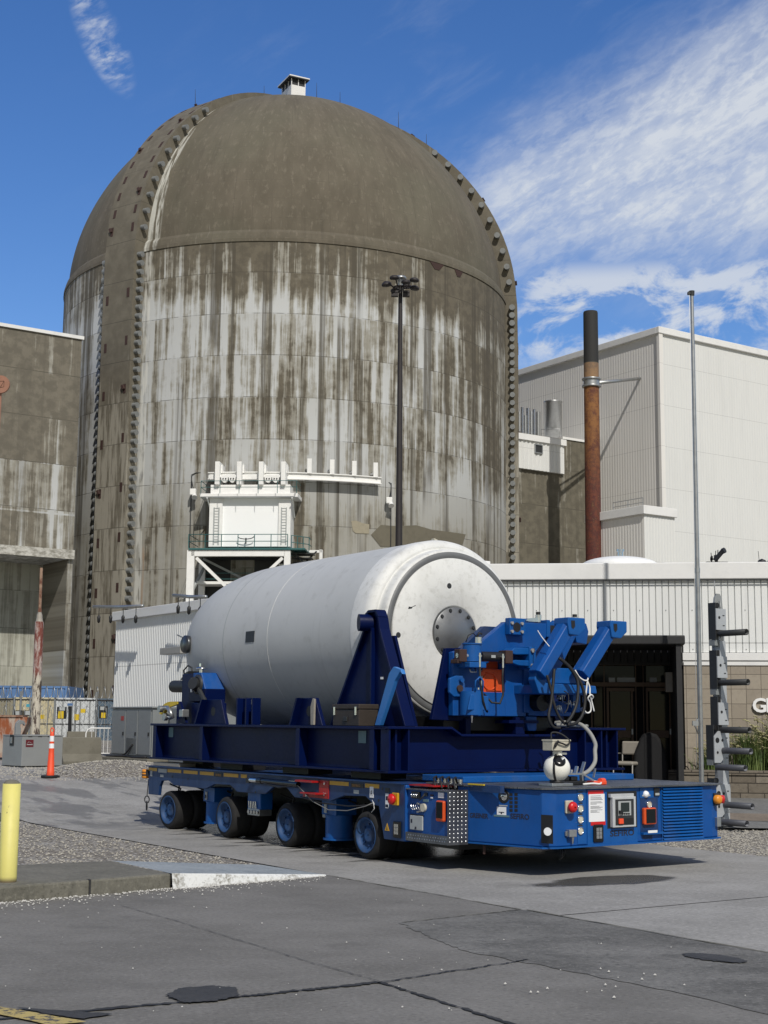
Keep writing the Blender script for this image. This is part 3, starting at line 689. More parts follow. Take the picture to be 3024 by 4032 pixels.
# vent cupola with overhanging roof, open band
CP=Fr((-8.0,114.2,0),R_(-63)); z0=52.7
cu=Matrix.Translation((-CX,-CY,0))@CP
Fc=CFm.inverted()@CP
mb=MB().box((-1.05,-.65,z0),(1.05,.65,z0+1.95),Fc); mb.obj('vent_housing','white_trim',cb)
mb=MB().box((-.98,-.58,z0+1.94),(.98,.58,z0+2.5),Fc); mb.obj('vent_opening','dark_steel',cb)
mb=MB()
for x in(-1.02,-.35,.35,1.02):
    for y in(-.62,0,.62):
        if abs(x)>1 or abs(y)>.5: mb.box((x-.03,y-.03,z0+1.95),(x+.03,y+.03,z0+2.5),Fc)
mb.obj('vent_post','white_trim',cb)
MB().box((-1.3,-.9,z0+2.5),(1.3,.9,z0+2.58),Fc).obj('vent_roof','dark_steel',cb)
MB().box((-1.32,-.92,z0+2.582),(1.32,.92,z0+2.68),Fc).obj('vent_roof_edge','white_trim',cb)
MB().box((-3.2,-.5,52.9),(-1.3,.6,53.15),Matrix.Translation((.4,-.5,0))).obj('vent_curb','white_trim',cb)
for (x,yt,yb) in((769,352,416),(1040,337,380),(1247,325,386),(1339,362,415),(1569,440,502),(1679,528,570)):
    a=at(x,yt,113.); b=at(x,yb+14,113.); o=Vector((CX,CY,0))
    MB().cyl(b-o,a-o,.035,.012,n=6).obj('lightning_rod','dark_steel',cb)
# repair patches low on the wall
for pts,mt in (([(1383,2052),(1400,2049),(1428,2060),(1460,2066),(1459,2102),(1400,2100),(1384,2086)],'patch_tan'),
               ([(1462,2064),(1560,2072),(1640,2068),(1700,2086),(1833,2104),(1832,2185),(1470,2150),(1461,2106)],'patch_brown'),
               ):
    if mt=='patch_tan': paint('patch_tan',(.30,.27,.20),.9,0,.5,3.)
    if 'patch_brown' not in MATS: paint('patch_brown',(.135,.122,.09),.9,0,.4,2.)
    vs=[]
    for x,y in pts:
        d=ray(x,y); o=Vector((0,0,CH)); R2=RC+.02; A_=d.x**2+d.y**2; B_=2*(d.x*(-CX)+d.y*(-CY)); C_=CX**2+CY**2-R2*R2
        t_=(-B_-math.sqrt(B_*B_-4*A_*C_))/(2*A_); vs.append(o+d*t_-Vector((CX,CY,0)))
    # triangulated fan pushed onto the curve
    th0=[math.atan2(v.x,-v.y) for v in vs]; c_=sum(vs,Vector())/len(vs); mb=MB()
    n_=12; t0,t1=min(th0),max(th0)
    P2=[(t_,v.z) for t_,v in zip(th0,vs)]
    cols=[]
    for i in range(n_+1):
        tt=t0+(t1-t0)*(i/n_)*.9999+1e-5; zz=[]
        for j in range(len(P2)):
            a,b=P2[j],P2[j-1]
            if (a[0]-tt)*(b[0]-tt)<=0 and a[0]!=b[0]: zz.append(a[1]+(b[1]-a[1])*(tt-a[0])/(b[0]-a[0]))
        if len(zz)>=2: cols.append((tt,min(zz),max(zz)))
    for i in range(len(cols)-1):
        q=[]
        for (tt,za,zb),zz in((cols[i],0),(cols[i+1],0)): q+= [(math.sin(tt)*(RC+.035),-math.cos(tt)*(RC+.035),za),(math.sin(tt)*(RC+.035),-math.cos(tt)*(RC+.035),zb)]
        mb.add(q,[(0,2,3,1)])
    if mb.v: mb.obj('repair_patch',mt,cb)
# ------------------------------------------------------------------ hatch works on the containment face
HF=Fr((CX+math.sin(R_(-4.6))*(RC),CY-math.cos(R_(-4.6))*(RC),0),R_(-4.6))
def H(x,y,dep): p=onp(HF,'y',-dep,x,y); return p
def hb(mb,x0,y0,x1,y1,d0,d1):
    """box whose front face (at depth d1 out from the wall) spans the surveyed rectangle"""
    a=H(x0,y0,d1); b=H(x1,y1,d1); mb.box((a.x,-d1,b.z),(b.x,-d0,a.z)); return mb
et=thing('equipment_hatch','white roller door housing high on the containment wall with a railed balcony above','equipment hatch',(0,0,13),HF)
hb(MB(),826,1962,872,2152,-.5,1.3).obj('side_panel','white_steel',et); hb(MB(),1098,1962,1142,2152,-.5,1.3).obj('side_panel','white_steel',et)
mb=MB(); 
for i in range(24):
    y0=1962+i*(190/24); hb(mb,872,y0,1098,y0+190/24-.3,-.4,1.14)
hb(mb,872,1962,1098,2152,-.4,1.10); mb.obj('roller_door','roller_white',et)
mb=MB()
for xx in (842,1108):
    for i in range(13): hb(mb,xx,2000+i*11.2,xx+18,2001.6+i*11.2,1.3,1.33)
    hb(mb,xx-1,1998,xx,2145,1.3,1.33); hb(mb,xx+18,1998,xx+19,2145,1.3,1.33)
mb.obj('cage_ladder','label_grey',et)
hb(MB(),786,1943,1172,1957,-.5,1.65).obj('balcony','white_steel',et,bevel=.03)
hb(MB(),830,1909,1142,1942,-.5,1.2).obj('parapet','white_steel',et)
mb=MB(); zt=H(960,1893,2.2).z; zb=H(960,1943,2.2).z; xa,xb=H(792,1900,2.2).x,H(1168,1900,2.2).x
for z in(zt,(zt+zb)/2): mb.cyl((xa,-2.2,z),(xb,-2.2,z),.022,n=6); mb.cyl((xa,-2.2,z),(xa,-.2,z),.022,n=6); mb.cyl((xb,-2.2,z),(xb,-.2,z),.022,n=6)
for i in range(6): x=xa+(xb-xa)*i/5; mb.cyl((x,-2.2,zb),(x,-2.2,zt),.022,n=6)
mb.obj('railing','teal_rail',et)
for sx,xx in((1,815),(-1,1150)):
    a=H(xx,1960,1.9); MB().beam((a.x,-1.9,a.z),(a.x+sx*.05,-.1,a.z-1.1),.07,.07).obj('brace','white_steel',et)
# hoist: four hangers, two trolleys, curved monorail with brackets
mo=thing('monorail_hoist','white curved overhead monorail on wall brackets with two trolley blocks above the hatch','hoist',(0,0,17),HF)
for x in(855,941,1027,1115): hb(MB(),x-8,1817,x+8,1907,.2,1.5).obj('hanger','white_steel',mo,bevel=.02)
mb=MB()
for x in(872,957,1043,1127): hb(mb,x-4,1830,x+4,1862,.2,1.0)
mb.obj('hanger_stay','white_steel',mo)
hb(MB(),825,1868,1120,1886,.5,.9).obj('cross_beam','white_steel',mo)
for x0 in(866,1037):
    tr=hb(MB(),x0,1870,x0+66,1879,.9,1.25)
    for cx_ in(x0+18,x0+48): c=H(cx_,1886,1.25); tr.prism([(-.24,.12),(.24,.12),(.2,-.12),(.06,-.24),(-.06,-.24),(-.2,-.12)],lambda a,b,c_,c=c:(c.x+a,-1.25+c_,c.z+b),.25)
    to=tr.obj('trolley','white_steel',mo)
    mb=MB()
    for cx_ in(x0+18,x0+48):
        c=H(cx_,1886,1.25)
        for dx in(-.09,.09): mb.cyl((c.x+dx,-1.26,c.z+.02),(c.x+dx,-1.30,c.z+.02),.05,n=10)
    mb.obj('trolley_wheel','dark_steel',to)
Hi=HF.inverted()
def cylp(thd,r,z): return Hi@Vector((CX+math.sin(R_(thd))*r,CY-math.cos(R_(thd))*r,z))
mb=MB(); zc_=18.35; ts=[-12.+37.*i/40 for i in range(41)]
ro=[cylp(t_,RC+.75,0) for t_ in ts]; ri=[cylp(t_,RC+.45,0) for t_ in ts]
for (za,zb,a_,b_) in((zc_-.24,zc_-.18,ri,ro),(zc_+.2,zc_+.26,ri,ro),(zc_-.18,zc_+.2,[(p+q)/2 for p,q in zip(ri,ro)],[(p*.4+q*.6) for p,q in zip(ri,ro)])):
    vs=[];
    for i in range(41): vs+= [(*a_[i].to_2d(),za),(*b_[i].to_2d(),za),(*b_[i].to_2d(),zb),(*a_[i].to_2d(),zb)]
    fs=[]
    for i in range(40):
        for k in range(4): fs.append((4*i+k,4*i+(k+1)%4,4*i+4+(k+1)%4,4*i+4+k))
    fs+= [(0,1,2,3),(160,161,162,163)]; mb.add(vs,fs)
mb.obj('monorail','white_steel',mo)
for t_ in(9.3,14.1,18.9,23.7):
    a=cylp(t_,RC+.05,0); b=cylp(t_,RC+.7,0); d=(b-a).normalized(); 
    mb=MB(); mb.beam((a.x,a.y,zc_+.5),(b.x,b.y,zc_+.5),.3,.12); mb.beam((b.x,b.y,zc_+.2),(b.x,b.y,zc_+1.25),.3,.12,up=(0,1,0)); mb.obj('bracket','white_steel',mo)
for (x,y,ts_) in((775,1932,-15.5),(1532,1953,27.4)):
    fl=thing('floodlight','white floodlight box on conduit '+('left' if x<800 else 'right')+' of the hatch door','floodlight',tuple(cylp(ts_,RC+.4,16.)),HF,'floodlights on the containment wall')
    c=cylp(ts_,RC+.45,0); z=at(x,y,96.4).z
    MB().box((c.x-.22,c.y-.2,z-.22),(c.x+.2,c.y+.2,z+.22)).obj('lamp_body','white_steel',fl,bevel=.04); MB().cyl((c.x+.1,c.y-.1,z-.2),(c.x+.15,c.y-.3,z-.42),.14,.2,n=12).obj('lamp_hood','white_trim',fl)
    mb=MB(); s_=1 if x<800 else -1
    a=cylp(ts_+s_*-1.,RC+.08,0)
    mb.tube([(c.x,c.y,z+.2),(a.x,a.y,z+.9),(a.x,a.y,z+1.3),(a.x+s_*.3,a.y,z+1.42),(a.x+s_*2.2,a.y-.05,z+1.45)],.035,6); mb.tube([(a.x,a.y,z+.9),(a.x,a.y,z-3),(a.x,a.y,z-6.4)],.035,6); mb.obj('conduit','dark_steel',fl)
# lower platform
pl=thing('hatch_platform','white braced steel platform with teal railing below the roller door','platform',(0,0,10),HF)
D=3.4
hb(MB(),742,2158,1200,2164,-.3,D+.1).obj('deck','teal_rail',pl)
hb(MB(),752,2166,1122,2190,D-.3,D).obj('deck_beam','white_steel',pl,bevel=.02)
hb(MB(),1150,2166,1268,2176,0.6,1.0).obj('side_beam','white_steel',pl)
hb(MB(),1258,2164,1268,2230,.6,1.0).obj('column','white_steel',pl)
for x in(745,1127): hb(MB(),x-8,2166,x+8,2620,D-.3,D).obj('column','white_steel',pl)
for x in(790,1105): hb(MB(),x-7,2220,x+7,2620,.3,.5).obj('column','white_steel',pl)
a=H(772,2196,D); b=H(900,2320,D); MB().beam((a.x,-D+.15,a.z),(b.x,-D+.15,b.z),.22,.2).obj('brace','white_steel',pl)
a=H(1112,2196,D); b=H(1010,2290,D); MB().beam((a.x,-D+.15,a.z),(b.x,-D+.15,b.z),.22,.2).obj('brace','white_steel',pl)
a=H(790,2220,2.); b=H(745,2345,D); MB().beam((a.x,-.6,a.z),(b.x,-D+.2,b.z),.15,.15).obj('brace','label_grey',pl)
a=H(800,2200,.8); b=H(960,2280,.8); MB().beam((a.x,-.8,a.z),(b.x,-.8,b.z),.18,.15).obj('brace','label_grey',pl)
hb(MB(),775,2289,1100,2300,.4,2.2).obj('lower_deck','white_steel',pl)
hb(MB(),790,2205,1120,2420,-.3,-.02).obj('opening','dark_steel',pl)
hb(MB(),796,2196,1118,2204,.05,.3).obj('joist','dark_steel',pl)
mb=MB()
for yy in(2172,2186,): pass
z1=H(960,2104,D).z; z0_=H(960,2158,D).z; xl,xr=H(742,2150,D).x,H(1132,2150,D).x; xr2=H(1196,2150,1.5).x
for z in(z1,(z1+z0_)/2):
    mb.tube([(xl,-.4,z),(xl,-D,z),(xr,-D,z)],.028,6); mb.tube([(xr+.2,-D+.4,z-.02),(xr2+.4,-1.8,z-.02),(xr2+.4,-.6,z-.02)],.028,6)
for i in range(7): x=xl+(xr-xl)*i/6; mb.cyl((x,-D,z0_),(x,-D,z1),.028,n=6)
for i in range(4): x=xr+.2+(xr2+.2-xr)*i/3; mb.cyl((x,-D+.4+1.2*i/3,z0_),(x,-D+.4+1.2*i/3,z1),.028,n=6)
zz=H(960,2262,1.2).z
for z in(zz,zz-.4): mb.cyl((H(820,2300,1.2).x,-2.1,z),(H(1000,2300,1.2).x,-2.1,z),.022,n=6)
mb.obj('railing','teal_rail',pl)
mb=MB(); x=H(1150,2200,2.).x
for i in range(5): z=z0_-.25-.28*i; mb.box((x+.1*i,-2.6,z),(x+1.5-.1*i,-1.6,z-.06))
mb.beam((x,-2.6,z0_),(x+1.6,-2.6,z0_-1.6),.06,.1); mb.beam((x+1.6,-1.6,z0_),(x,-1.6,z0_-1.6),.06,.1); mb.obj('stair','dark_steel',pl)
mb=MB(); c=H(968,2112,1.5); mb.tube([(c.x+.55*math.cos(a),-1.5,c.z+.18*math.sin(a)) for a in [PI+PI*k/10 for k in range(11)]],.03,6); mb.cyl((c.x,-1.45,c.z-.1),(c.x,-1.45,c.z-.5),.05,n=6); mb.obj('hoist_hook','dark_steel',pl)
# ------------------------------------------------------------------ left concrete building
LB=Fr((-20.87,95,0),YAW)
lb=thing('auxiliary_building','brown and grey stained flat-roofed concrete building with a deep recessed bay, left edge','building',(0,0,0),LB)
ztop=onp(LB,'y',0,322,1335).z; zl=onp(LB,'y',0,290,2204).z; zl2=onp(LB,'y',0,290,2168).z; xr=onp(LB,'y',0,262,2300).x
MB().box((-34,0,zl2),(0,22,ztop-.05)).box((xr,.002,-1),(0,22,zl2)).obj('wall','left_wall_concrete',lb)
MB().box((-34,4.5,-1),(xr,5,zl2)).obj('recess_wall','recess_concrete',lb)
MB().box((-34,-.28,zl),(-.004,.3,zl2)).box((-34,.3,zl+.01),(xr,4.5,zl2-.01)).obj('lintel','trim_concrete',lb)
MB().box((-34,-.12,ztop-.05),(.12,22.1,ztop+.18)).obj('roof_edge','white_trim',lb)
# ------------------------------------------------------------------ turbine hall etc. on the right
def corr(L,z0,z1,pitch,dep,prof,y=0.):
    """vertical ribbed sheet along +x, ribs outward to -y"""
    mb=MB(); xs_=[];
    k=0
    while k*pitch<L-1e-6:
        for a,d in prof: 
            x=(k+a)*pitch
            if x<=L: xs_.append((x,d*dep))
        k+=1
    xs_.append((L,0)); vs=[]
    for x,d in xs_: vs+= [(x,y-d,z0),(x,y-d,z1)]
    mb.add(vs,[(2*i,2*i+2,2*i+3,2*i+1) for i in range(len(xs_)-1)]); return mb
TC=at(2594,1288,112.); TB=Fr((TC.x,TC.y,0),YAW)
tb=thing('turbine_hall','largest pale flat-roofed metal-clad hall behind the chimney, right','building',(0,0,0),TB)
zt=TC.z
MB().box((.05,.05,-1),(46,40,zt-.3)).obj('core','white_cladding',tb)
corr(46,-1,zt-.5,.30,.012,[(0,0),(.35,0),(.5,1),(.85,1)]).obj('front_wall','pale_cladding',tb)
mb=corr(40,-1,zt-.5,.30,.011,[(0,0),(.3,0),(.42,1),(.8,1)])
q=Matrix.Rotation(PI/2,4,'Z')@Matrix.Diagonal((1,-1,1,1))  # along +y, ribs toward -x
mb.v=[Vector((v.y,v.x,v.z)) for v in mb.v]; mb.obj('side_wall','side_cladding_lifted',tb)
mb=MB().box((-.25,-.25,zt-.55),(46,.06,zt)).box((-.25,.06,zt-.55),(.06,40,zt)); mb.obj('roof_edge','white_trim',tb,bevel=.04)
MB().box((-.17,-.17,-1),(.25,.12,zt-.55)).obj('corner_trim','side_cladding_lifted',tb)
# small stair block in front of it
SC=at(2535,1990,104.); SF=Fr((SC.x,SC.y,0),YAW)
a=onp(SF,'y',0,2655,1993); b=onp(SF,'x',0,2310,2010)
sb=thing('stair_block','small white metal-clad flat-roofed block at the foot of the rusty chimney','building',(0,0,0),SF)
MB().box((.05,.05,-1),(a.x,b.y,SC.z-.3)).obj('core','white_cladding',sb)
corr(a.x,-1,SC.z-.6,.3,.02,[(0,0),(.35,0),(.5,1),(.85,1)]).obj('front_wall','pale_cladding',sb)
mb=corr(b.y,-1,SC.z-.6,.3,.012,[(0,0),(.3,0),(.42,1),(.8,1)]); mb.v=[Vector((v.y,v.x,v.z)) for v in mb.v]; mb.obj('side_wall','side_cladding_lifted',sb)
MB().box((-.22,-.22,SC.z-.65),(a.x+.1,b.y,SC.z)).obj('roof_edge','white_trim',sb,bevel=.03)
mb=MB()
for dy in(.6,2.2,3.8): mb.cyl((.5,dy,SC.z),(.5,dy,SC.z+.7),.03,n=6)
mb.cyl((.5,.6,SC.z+.7),(.5,3.8,SC.z+.7),.03,n=6); mb.cyl((.5,.6,SC.z+.35),(.5,3.8,SC.z+.35),.03,n=6); mb.obj('roof_rail','galv',sb)
# rusty chimney
ch0=at(2335,2010,108.); cht=at(2335,1228,108.)
ch=thing('chimney','tall rust-streaked steel stack with a black top beside the pale hall','chimney',(ch0.x,ch0.y,0))
rch=30/5600*108
MB().lathe([(rch*1.06,0),(rch*1.04,20),(rch*.98,cht.z-.1),(rch*.93,cht.z),(rch*.8,cht.z),(rch*.8,cht.z-3)],(ch0.x,ch0.y,0),n=40).obj('shaft','stack_rust',ch)
zb_=at(2335,1508,108.).z
MB().torus((ch0.x,ch0.y,zb_+.28),rch+.08,.09).torus((ch0.x,ch0.y,zb_-.28),rch+.08,.09).lathe([(rch+.04,-.3),(rch+.04,.3)],(ch0.x,ch0.y,zb_),n=40).obj('collar','galv',ch)
se=onp(TB,'x',0,2520,1490); sw=TB@se
MB().tube([(ch0.x+rch,ch0.y,zb_),(sw.x,sw.y,sw.z)],.13,8).tube([(ch0.x+rch*.6,ch0.y+.5,zb_+.2),(sw.x,sw.y,sw.z)],.07,8).obj('stay','galv',ch)
# concrete building between containment and chimney
MW=Fr(tuple(at(2028,1846,113.).xy)+(0,),YAW)
o_=onp(MW,'y',0,2213,1735); p_1=onp(MW,'y',0,2213,1868); p_2=onp(MW,'y',0,2340,1750)
mw=thing('concrete_annexe','brown streaked concrete block with a white clad top corner and louvre, right of the dome','building',(0,0,0),MW)
MB().box((-1.0,0,-1),(p_2.x,12,onp(MW,'y',0,2300,1742).z)).obj('wall','mid_wall_concrete',mw)
MB().box((o_.x,-.1,onp(MW,'y',0,2300,1742).z),(p_2.x,12.1,onp(MW,'y',0,2300,1742).z+.2)).obj('roof_edge','white_trim',mw)
mb=corr(o_.x+1.0,p_1.z,o_.z-.3,.42,.06,[(0,0),(.35,0),(.5,1),(.85,1)],-.25); 
for v in mb.v: v.x-=1.0
mb.box((-1.0,-.2,p_1.z),(o_.x,8,o_.z-.3)); mb.obj('cladding','pale_cladding',mw)
MB().box((-1.05,-.45,o_.z-.5),(o_.x+.1,8.1,o_.z)).obj('clad_roof_edge','white_trim',mw)
l0=onp(MW,'y',-.3,2106,1752);l1=onp(MW,'y',-.3,2131,1784)
lv=MB().box((l0.x,-.36,l1.z),(l1.x,-.2,l0.z)).obj('louvre','dark_steel',mw)
mb=MB(); mb.box((l0.x-.08,-.42,l1.z-.08),(l0.x,-.2,l0.z+.08)).box((l1.x,-.42,l1.z-.08),(l1.x+.08,-.2,l0.z+.08)).box((l0.x,-.42,l0.z),(l1.x,-.2,l0.z+.08)).box((l0.x,-.42,l1.z-.08),(l1.x,-.2,l1.z)); mb.obj('louvre_frame','galv',lv)
tk=at(2179,1720,119.); tkt=at(2179,1582,119.)
tt=thing('roof_tank','galvanised cylindrical tank standing on the concrete roof beside the exhaust pipes','tank',(tk.x,tk.y,tk.z-.6))
MB().lathe([(.01,-.6),(.76,-.6),(.76,tkt.z-tk.z-.1),(.80,tkt.z-tk.z-.1),(.80,tkt.z-tk.z),(.7,tkt.z-tk.z),(.7,0)],(tk.x,tk.y,tk.z),n=36).obj('shell','alu',tt)
MB().tube([(tk.x-1.1,tk.y-.6,tk.z-.3),(tk.x-1.1,tk.y-.6,tk.z+.5),(tk.x+.4,tk.y-.9,tk.z+.5),(tk.x+.4,tk.y-.9,tk.z-.3)],.03,6).obj('rail','galv',tt)
for i,(x,yt,w_,mt) in enumerate(((2034,1600,11,'chrome'),(2045,1622,9,'alu'),(2057,1604,12,'chrome'),(2069,1635,10,'alu'),(2079,1607,13,'chrome'),(2092,1618,10,'alu'),(2104,1612,12,'chrome'),(2119,1622,18,'galv'))):
    b=at(x,1705,117.+i*.15); tp=at(x,yt,117.+i*.15); r_=w_/2/5600*117
    e=MB().cyl((b.x,b.y,b.z-.9),(tp.x,tp.y,tp.z),r_,n=14).obj('exhaust_pipe',mt,off=(b.x,b.y,b.z-.9)); tag(e,['first','second','third','fourth','fifth','sixth','seventh','last and widest'][i]+' exhaust pipe from the dome in the row on the white clad roof','pipe','exhaust pipes on the clad roof')
# ------------------------------------------------------------------ annex (front wall + left wing)
AC=Vector((2.13,30.6,0)); AR=R_(-8.3); AF=Fr(AC,AR); WR=YAW+PI/2
WF=Fr(AC,WR)     # x runs along the wing to the rear left, outward is +y
LW=19.4; LF=15.
zf0=5.09; zf1=4.9; zc0=3.20; zl0=2.93
ab=thing('annex_building','low white ribbed-metal building with tan block base and dark entrance','building',(0,0,0),AF)
prf=[(0,0),(.07,0),(.12,1),(.95,1)]
corr(LF,zc0,zf1-.14,.136,.034,prf).obj('ribbed_wall','white_cladding',ab)
Wi=AF.inverted()@WF
mb=corr(LW,.3,zf1+.05,.125,.03,[(0,0),(.3,0),(.45,1),(.85,1)]); mb.v=[Wi@Vector((v.x,-v.y,v.z)) for v in mb.v]; mb.obj('ribbed_wall','white_cladding',ab)
mb=MB().box((-.1,-.13,zf1-.16),(LF,.3,zf0)); mb.obj('fascia','white_trim',ab,bevel=.015)
mb=MB()
for i in range(int(LF/.544)):
    for z in(3.26,4.08): mb.box((.07+.544*i,-.046,z),(.085+.544*i,-.034,z+.014))
mb.obj('wall_fastener','dark_steel',ab)
MB().box((0,-.145,zf1-.19),(LF,-.131,zf1-.165)).obj('fascia_shadow_strip','dark_steel',ab)  # dark strip standing in for the thin shadow line below the fascia
mb=MB().box((0.08,-.3,zf1-.0),(LW+.1,.13,zf0+.1),Wi); mb.obj('fascia','white_trim',ab,bevel=.015)
# body (footprint of both wings)
A3=Wi@Vector((LW,-.08,0)); A4=Wi@Vector((LW,-16,0)); A0_=Wi@Vector((.05,-.08,0))
MB().prism([(LF,.06),(LF,14),(A4.x+4,A4.y),(A4.x,A4.y),(A3.x,A3.y),(A0_.x+.05,.06)],lambda a,b,c:(a,b,.1+c),zf1-.2).obj('body','white_cladding',ab)
# block base, split by the entrance
def AX(x,y,pl=0.): return onp(AF,'y',pl,x,y)
ex0=AX(2180,2600).x; ex1=AX(2693,2700).x
MB().box((.02,-.05,.1),(ex0,.05,zc0-.3)).obj('block_base','block_wall',ab)
MB().box((ex1,-.05,.1),(LF,.05,zl0)).obj('block_base','block_wall',ab)
mb=MB().box((ex1-.02,-.075,zl0),(LF,.05,zl0+.085)).box((ex1-.02,-.06,zl0+.087),(LF,.05,zl0+.10)).box((ex1-.02,-.10,zl0+.102),(LF,.05,zc0-.012)); mb.obj('ledge','white_trim',ab,bevel=.008)
MB().box((ex1-.02,-.03,zc0-.012),(LF,.05,zc0)).obj('ledge_shadow_gap','dark_steel',ab)
# raised letters at the right
gx=AX(2960,2800,-.08); text('G',.40,'letter_white',AF@TM((gx.x,-.085,gx.z),(1,0,0),(0,0,1)) if False else TM((AX(2960,2803).x,-.085,AX(2960,2803).z),(1,0,0),(0,0,1)),ab,'letter',.025,bold=True,sx=1.02)
text('E',.40,'letter_white',TM((AX(3013,2803).x,-.085,AX(2960,2803).z),(1,0,0),(0,0,1)),ab,'letter',.025,bold=True)
# entrance canopy (projecting dark vestibule)
vs_=thing('entrance_canopy','black flat-roofed entrance canopy over dark glazed doors','canopy',(ex0,0,.45),AF)
PJ=2.5
c0=onp(AF,'y',-PJ,2697,2501); c1_=onp(AF,'y',-PJ,2697,2537); cb_=onp(AF,'y',-PJ,2672,3000).x
MB().box((ex0-.1,-PJ,c1_.z),(c0.x,-.14,c0.z)).obj('roof','canopy_black',vs_,bevel=.02)
MB().box((cb_,-PJ+.05,.3),(c0.x-.07,-.1,c1_.z-.004)).obj('side_wall','canopy_black',vs_)
MB().box((ex0-.1,-PJ+.05,.3),(ex0+.1,-.1,c1_.z-.004)).obj('side_wall','canopy_black',vs_)
zz0=onp(AF,'y',0,2500,2565).z; zz1=onp(AF,'y',0,2500,2608).z
mb=corr(ex1-ex0,zz1,zz0+.3,.14,.03,prf,-.02); 
for v in mb.v: v.x+=ex0
mb.obj('soffit_panel','canopy_black',vs_)
MB().box((ex0,-.1,zz1-.06),(ex1,.0,zz1)).obj('soffit_trim','canopy_black',vs_)
MB().box((ex0,-.0,.3),(ex1,.05,zz1-.06)).obj('back_wall','dark_fabric',vs_)
def fb(mb,x0,y0,x1,y1,d0,d1): a=AX(x0,y0,-d1);b=AX(x1,y1,-d1); return mb.box((a.x,-d1,b.z),(b.x,-d0,a.z))
mb=MB()
for x0,x1 in((2325,2336),(2376,2386),(2500,2512),(2530,2541),(2650,2660)): fb(mb,x0,2612,x1,3078,.01,.10)
mb.obj('door_post','timber_frame',vs_)
mb=MB()
for y0,y1 in((2686,2704),(2612,2620)): fb(mb,2325,y0,2660,y1,.012,.09)
mb.obj('transom_bar','timber_frame',vs_)
for x0,x1 in((2388,2498),(2543,2648)):
    d_=MB(); fb(d_,x0,2708,x1,2722,.02,.08); fb(d_,x0,2722,x0+14,3074,.02,.08); fb(d_,x1-14,2722,x1,3074,.02,.08); fb(d_,x0+14,2876,x1-14,2905,.02,.08); fb(d_,x0+14,3050,x1-14,3074,.02,.08)
    dd=d_.obj('door','timber_frame',vs_); g_=MB(); fb(g_,x0+14,2722,x1-14,2876,.03,.05); fb(g_,x0+14,2905,x1-14,3050,.03,.05); g_.obj('door_glass','dark_glass',dd)
    h_=MB(); fb(h_,x1-11,2870,x1-5,2892,.08,.10); h_.obj('door_handle','galv',dd)
g_=MB(); fb(g_,2340,2622,2498,2684,.02,.05); fb(g_,2543,2622,2648,2684,.02,.05); fb(g_,2338,2706,2376,3074,.02,.05); g_.obj('transom_glass','dark_glass',vs_)
g_=MB(); fb(g_,2397,2668,2422,2686,.055,.06); fb(g_,2430,2668,2503,2686,.055,.06); fb(g_,2558,2668,2586,2686,.055,.06); g_.obj('notice_panel','label_grey',vs_)
g_=MB(); a=onp(AF,'x',cb_-.001,2650,2640); g_.box((cb_-.14,-1.1,2.35),(cb_-.002,-.75,2.75)).box((cb_-.12,-.6,2.38),(cb_-.002,-.4,2.72)); g_.obj('wall_lamp','chair_vinyl',vs_,bevel=.01)
MB().box((ex0+.1,-PJ+.0,.3),(cb_,-.1,.505)).obj('threshold','path_concrete',vs_)
# chair and covered grill in the vestibule
c=onp(AF,'z',.51,2462,3066); kx=onp(AF,'y',c.y,2462,3076)
cy_=-1.75; cx_=onp(AF,'y',cy_,2470,3000).x
chf=AF@Matrix.Translation((cx_,cy_,.505))@Matrix.Rotation(R_(-25),4,'Z')
cr=thing('chair','tan padded metal-legged chair under the entrance canopy','chair',(0,0,0),chf)
sc=.92
MB().box((-.24,-.24,.40),(.22,.22,.47)).obj('seat','chair_vinyl',cr,bevel=.03)
MB().box((-.2,.20,.60),(.22,.25,.86)).obj('backrest','chair_vinyl',cr,bevel=.03)
MB().tube([(-.2,.24,0),(-.2,.22,.42),(-.2,.235,.8)],.013).tube([(.2,.24,0),(.2,.22,.42),(.2,.235,.8)],.013).obj('back_frame','chair_steel',cr)
for x in(-.2,.2): MB().tube([(x,-.24,0),(x,-.21,.41)],.013).obj('leg','chair_steel',cr)
MB().tube([(-.24,.22,.62),(-.26,-.12,.62),(-.24,-.16,.45)],.012).obj('armrest','chair_steel',cr)
gp=onp(AF,'y',-1.55,2560,3000); gf=AF@Matrix.Translation((gp.x,-1.55,.505))
gr=thing('covered_grill','barbecue grill under a black fabric cover beside the entrance doors','covered grill',(0,0,0),gf)
prof=[(-.30,0),(-.33,.3),(-.31,.62),(-.27,.72),(-.20,.9),(-.13,1.0),(0,1.04),(.13,1.0),(.20,.9),(.27,.72),(.31,.62),(.34,.3),(.31,0)]
mb=MB(); mb.prism(prof,lambda a,b,c:(a,-.28+c,b),.56); mb.obj('cover','dark_fabric',gr,bevel=.06,seg=3)
# fascia light rigs (bars with hanging lamps)
def rig(F,x0,x1,y,d,name,label,n_,frm,group='light bars on the annex roof'):
    a=onp(F,frm[0],frm[1],x0,y[0]); b=onp(F,frm[0],frm[1],x1,y[1])
    t_=thing(name,label,'light bar',tuple(a),F,group)
    MB().tube([a,(a*.5+b*.5)+Vector((0,0,-.02)),b],.05,8).obj('bar','galv',t_)
    for i in range(n_):
        p=a+(b-a)*((i+.5)/n_); MB().tube([p,p-Vector((0,0,.28))],.012,5).lathe([(.02,-.28),(.06,-.34),(.05,-.5),(.01,-.54)],p,(0,0,1),8).obj('pendant','black',t_)
rig(WF,368,562,(2389,2386),0,'light_bar','galvanised bar with dark pendants before the ribbed wing, far left end',4,('y',.5))
rig(WF,682,812,(2344,2350),0,'light_bar','galvanised bar with dark pendants beside the white platform column',3,('y',.5))
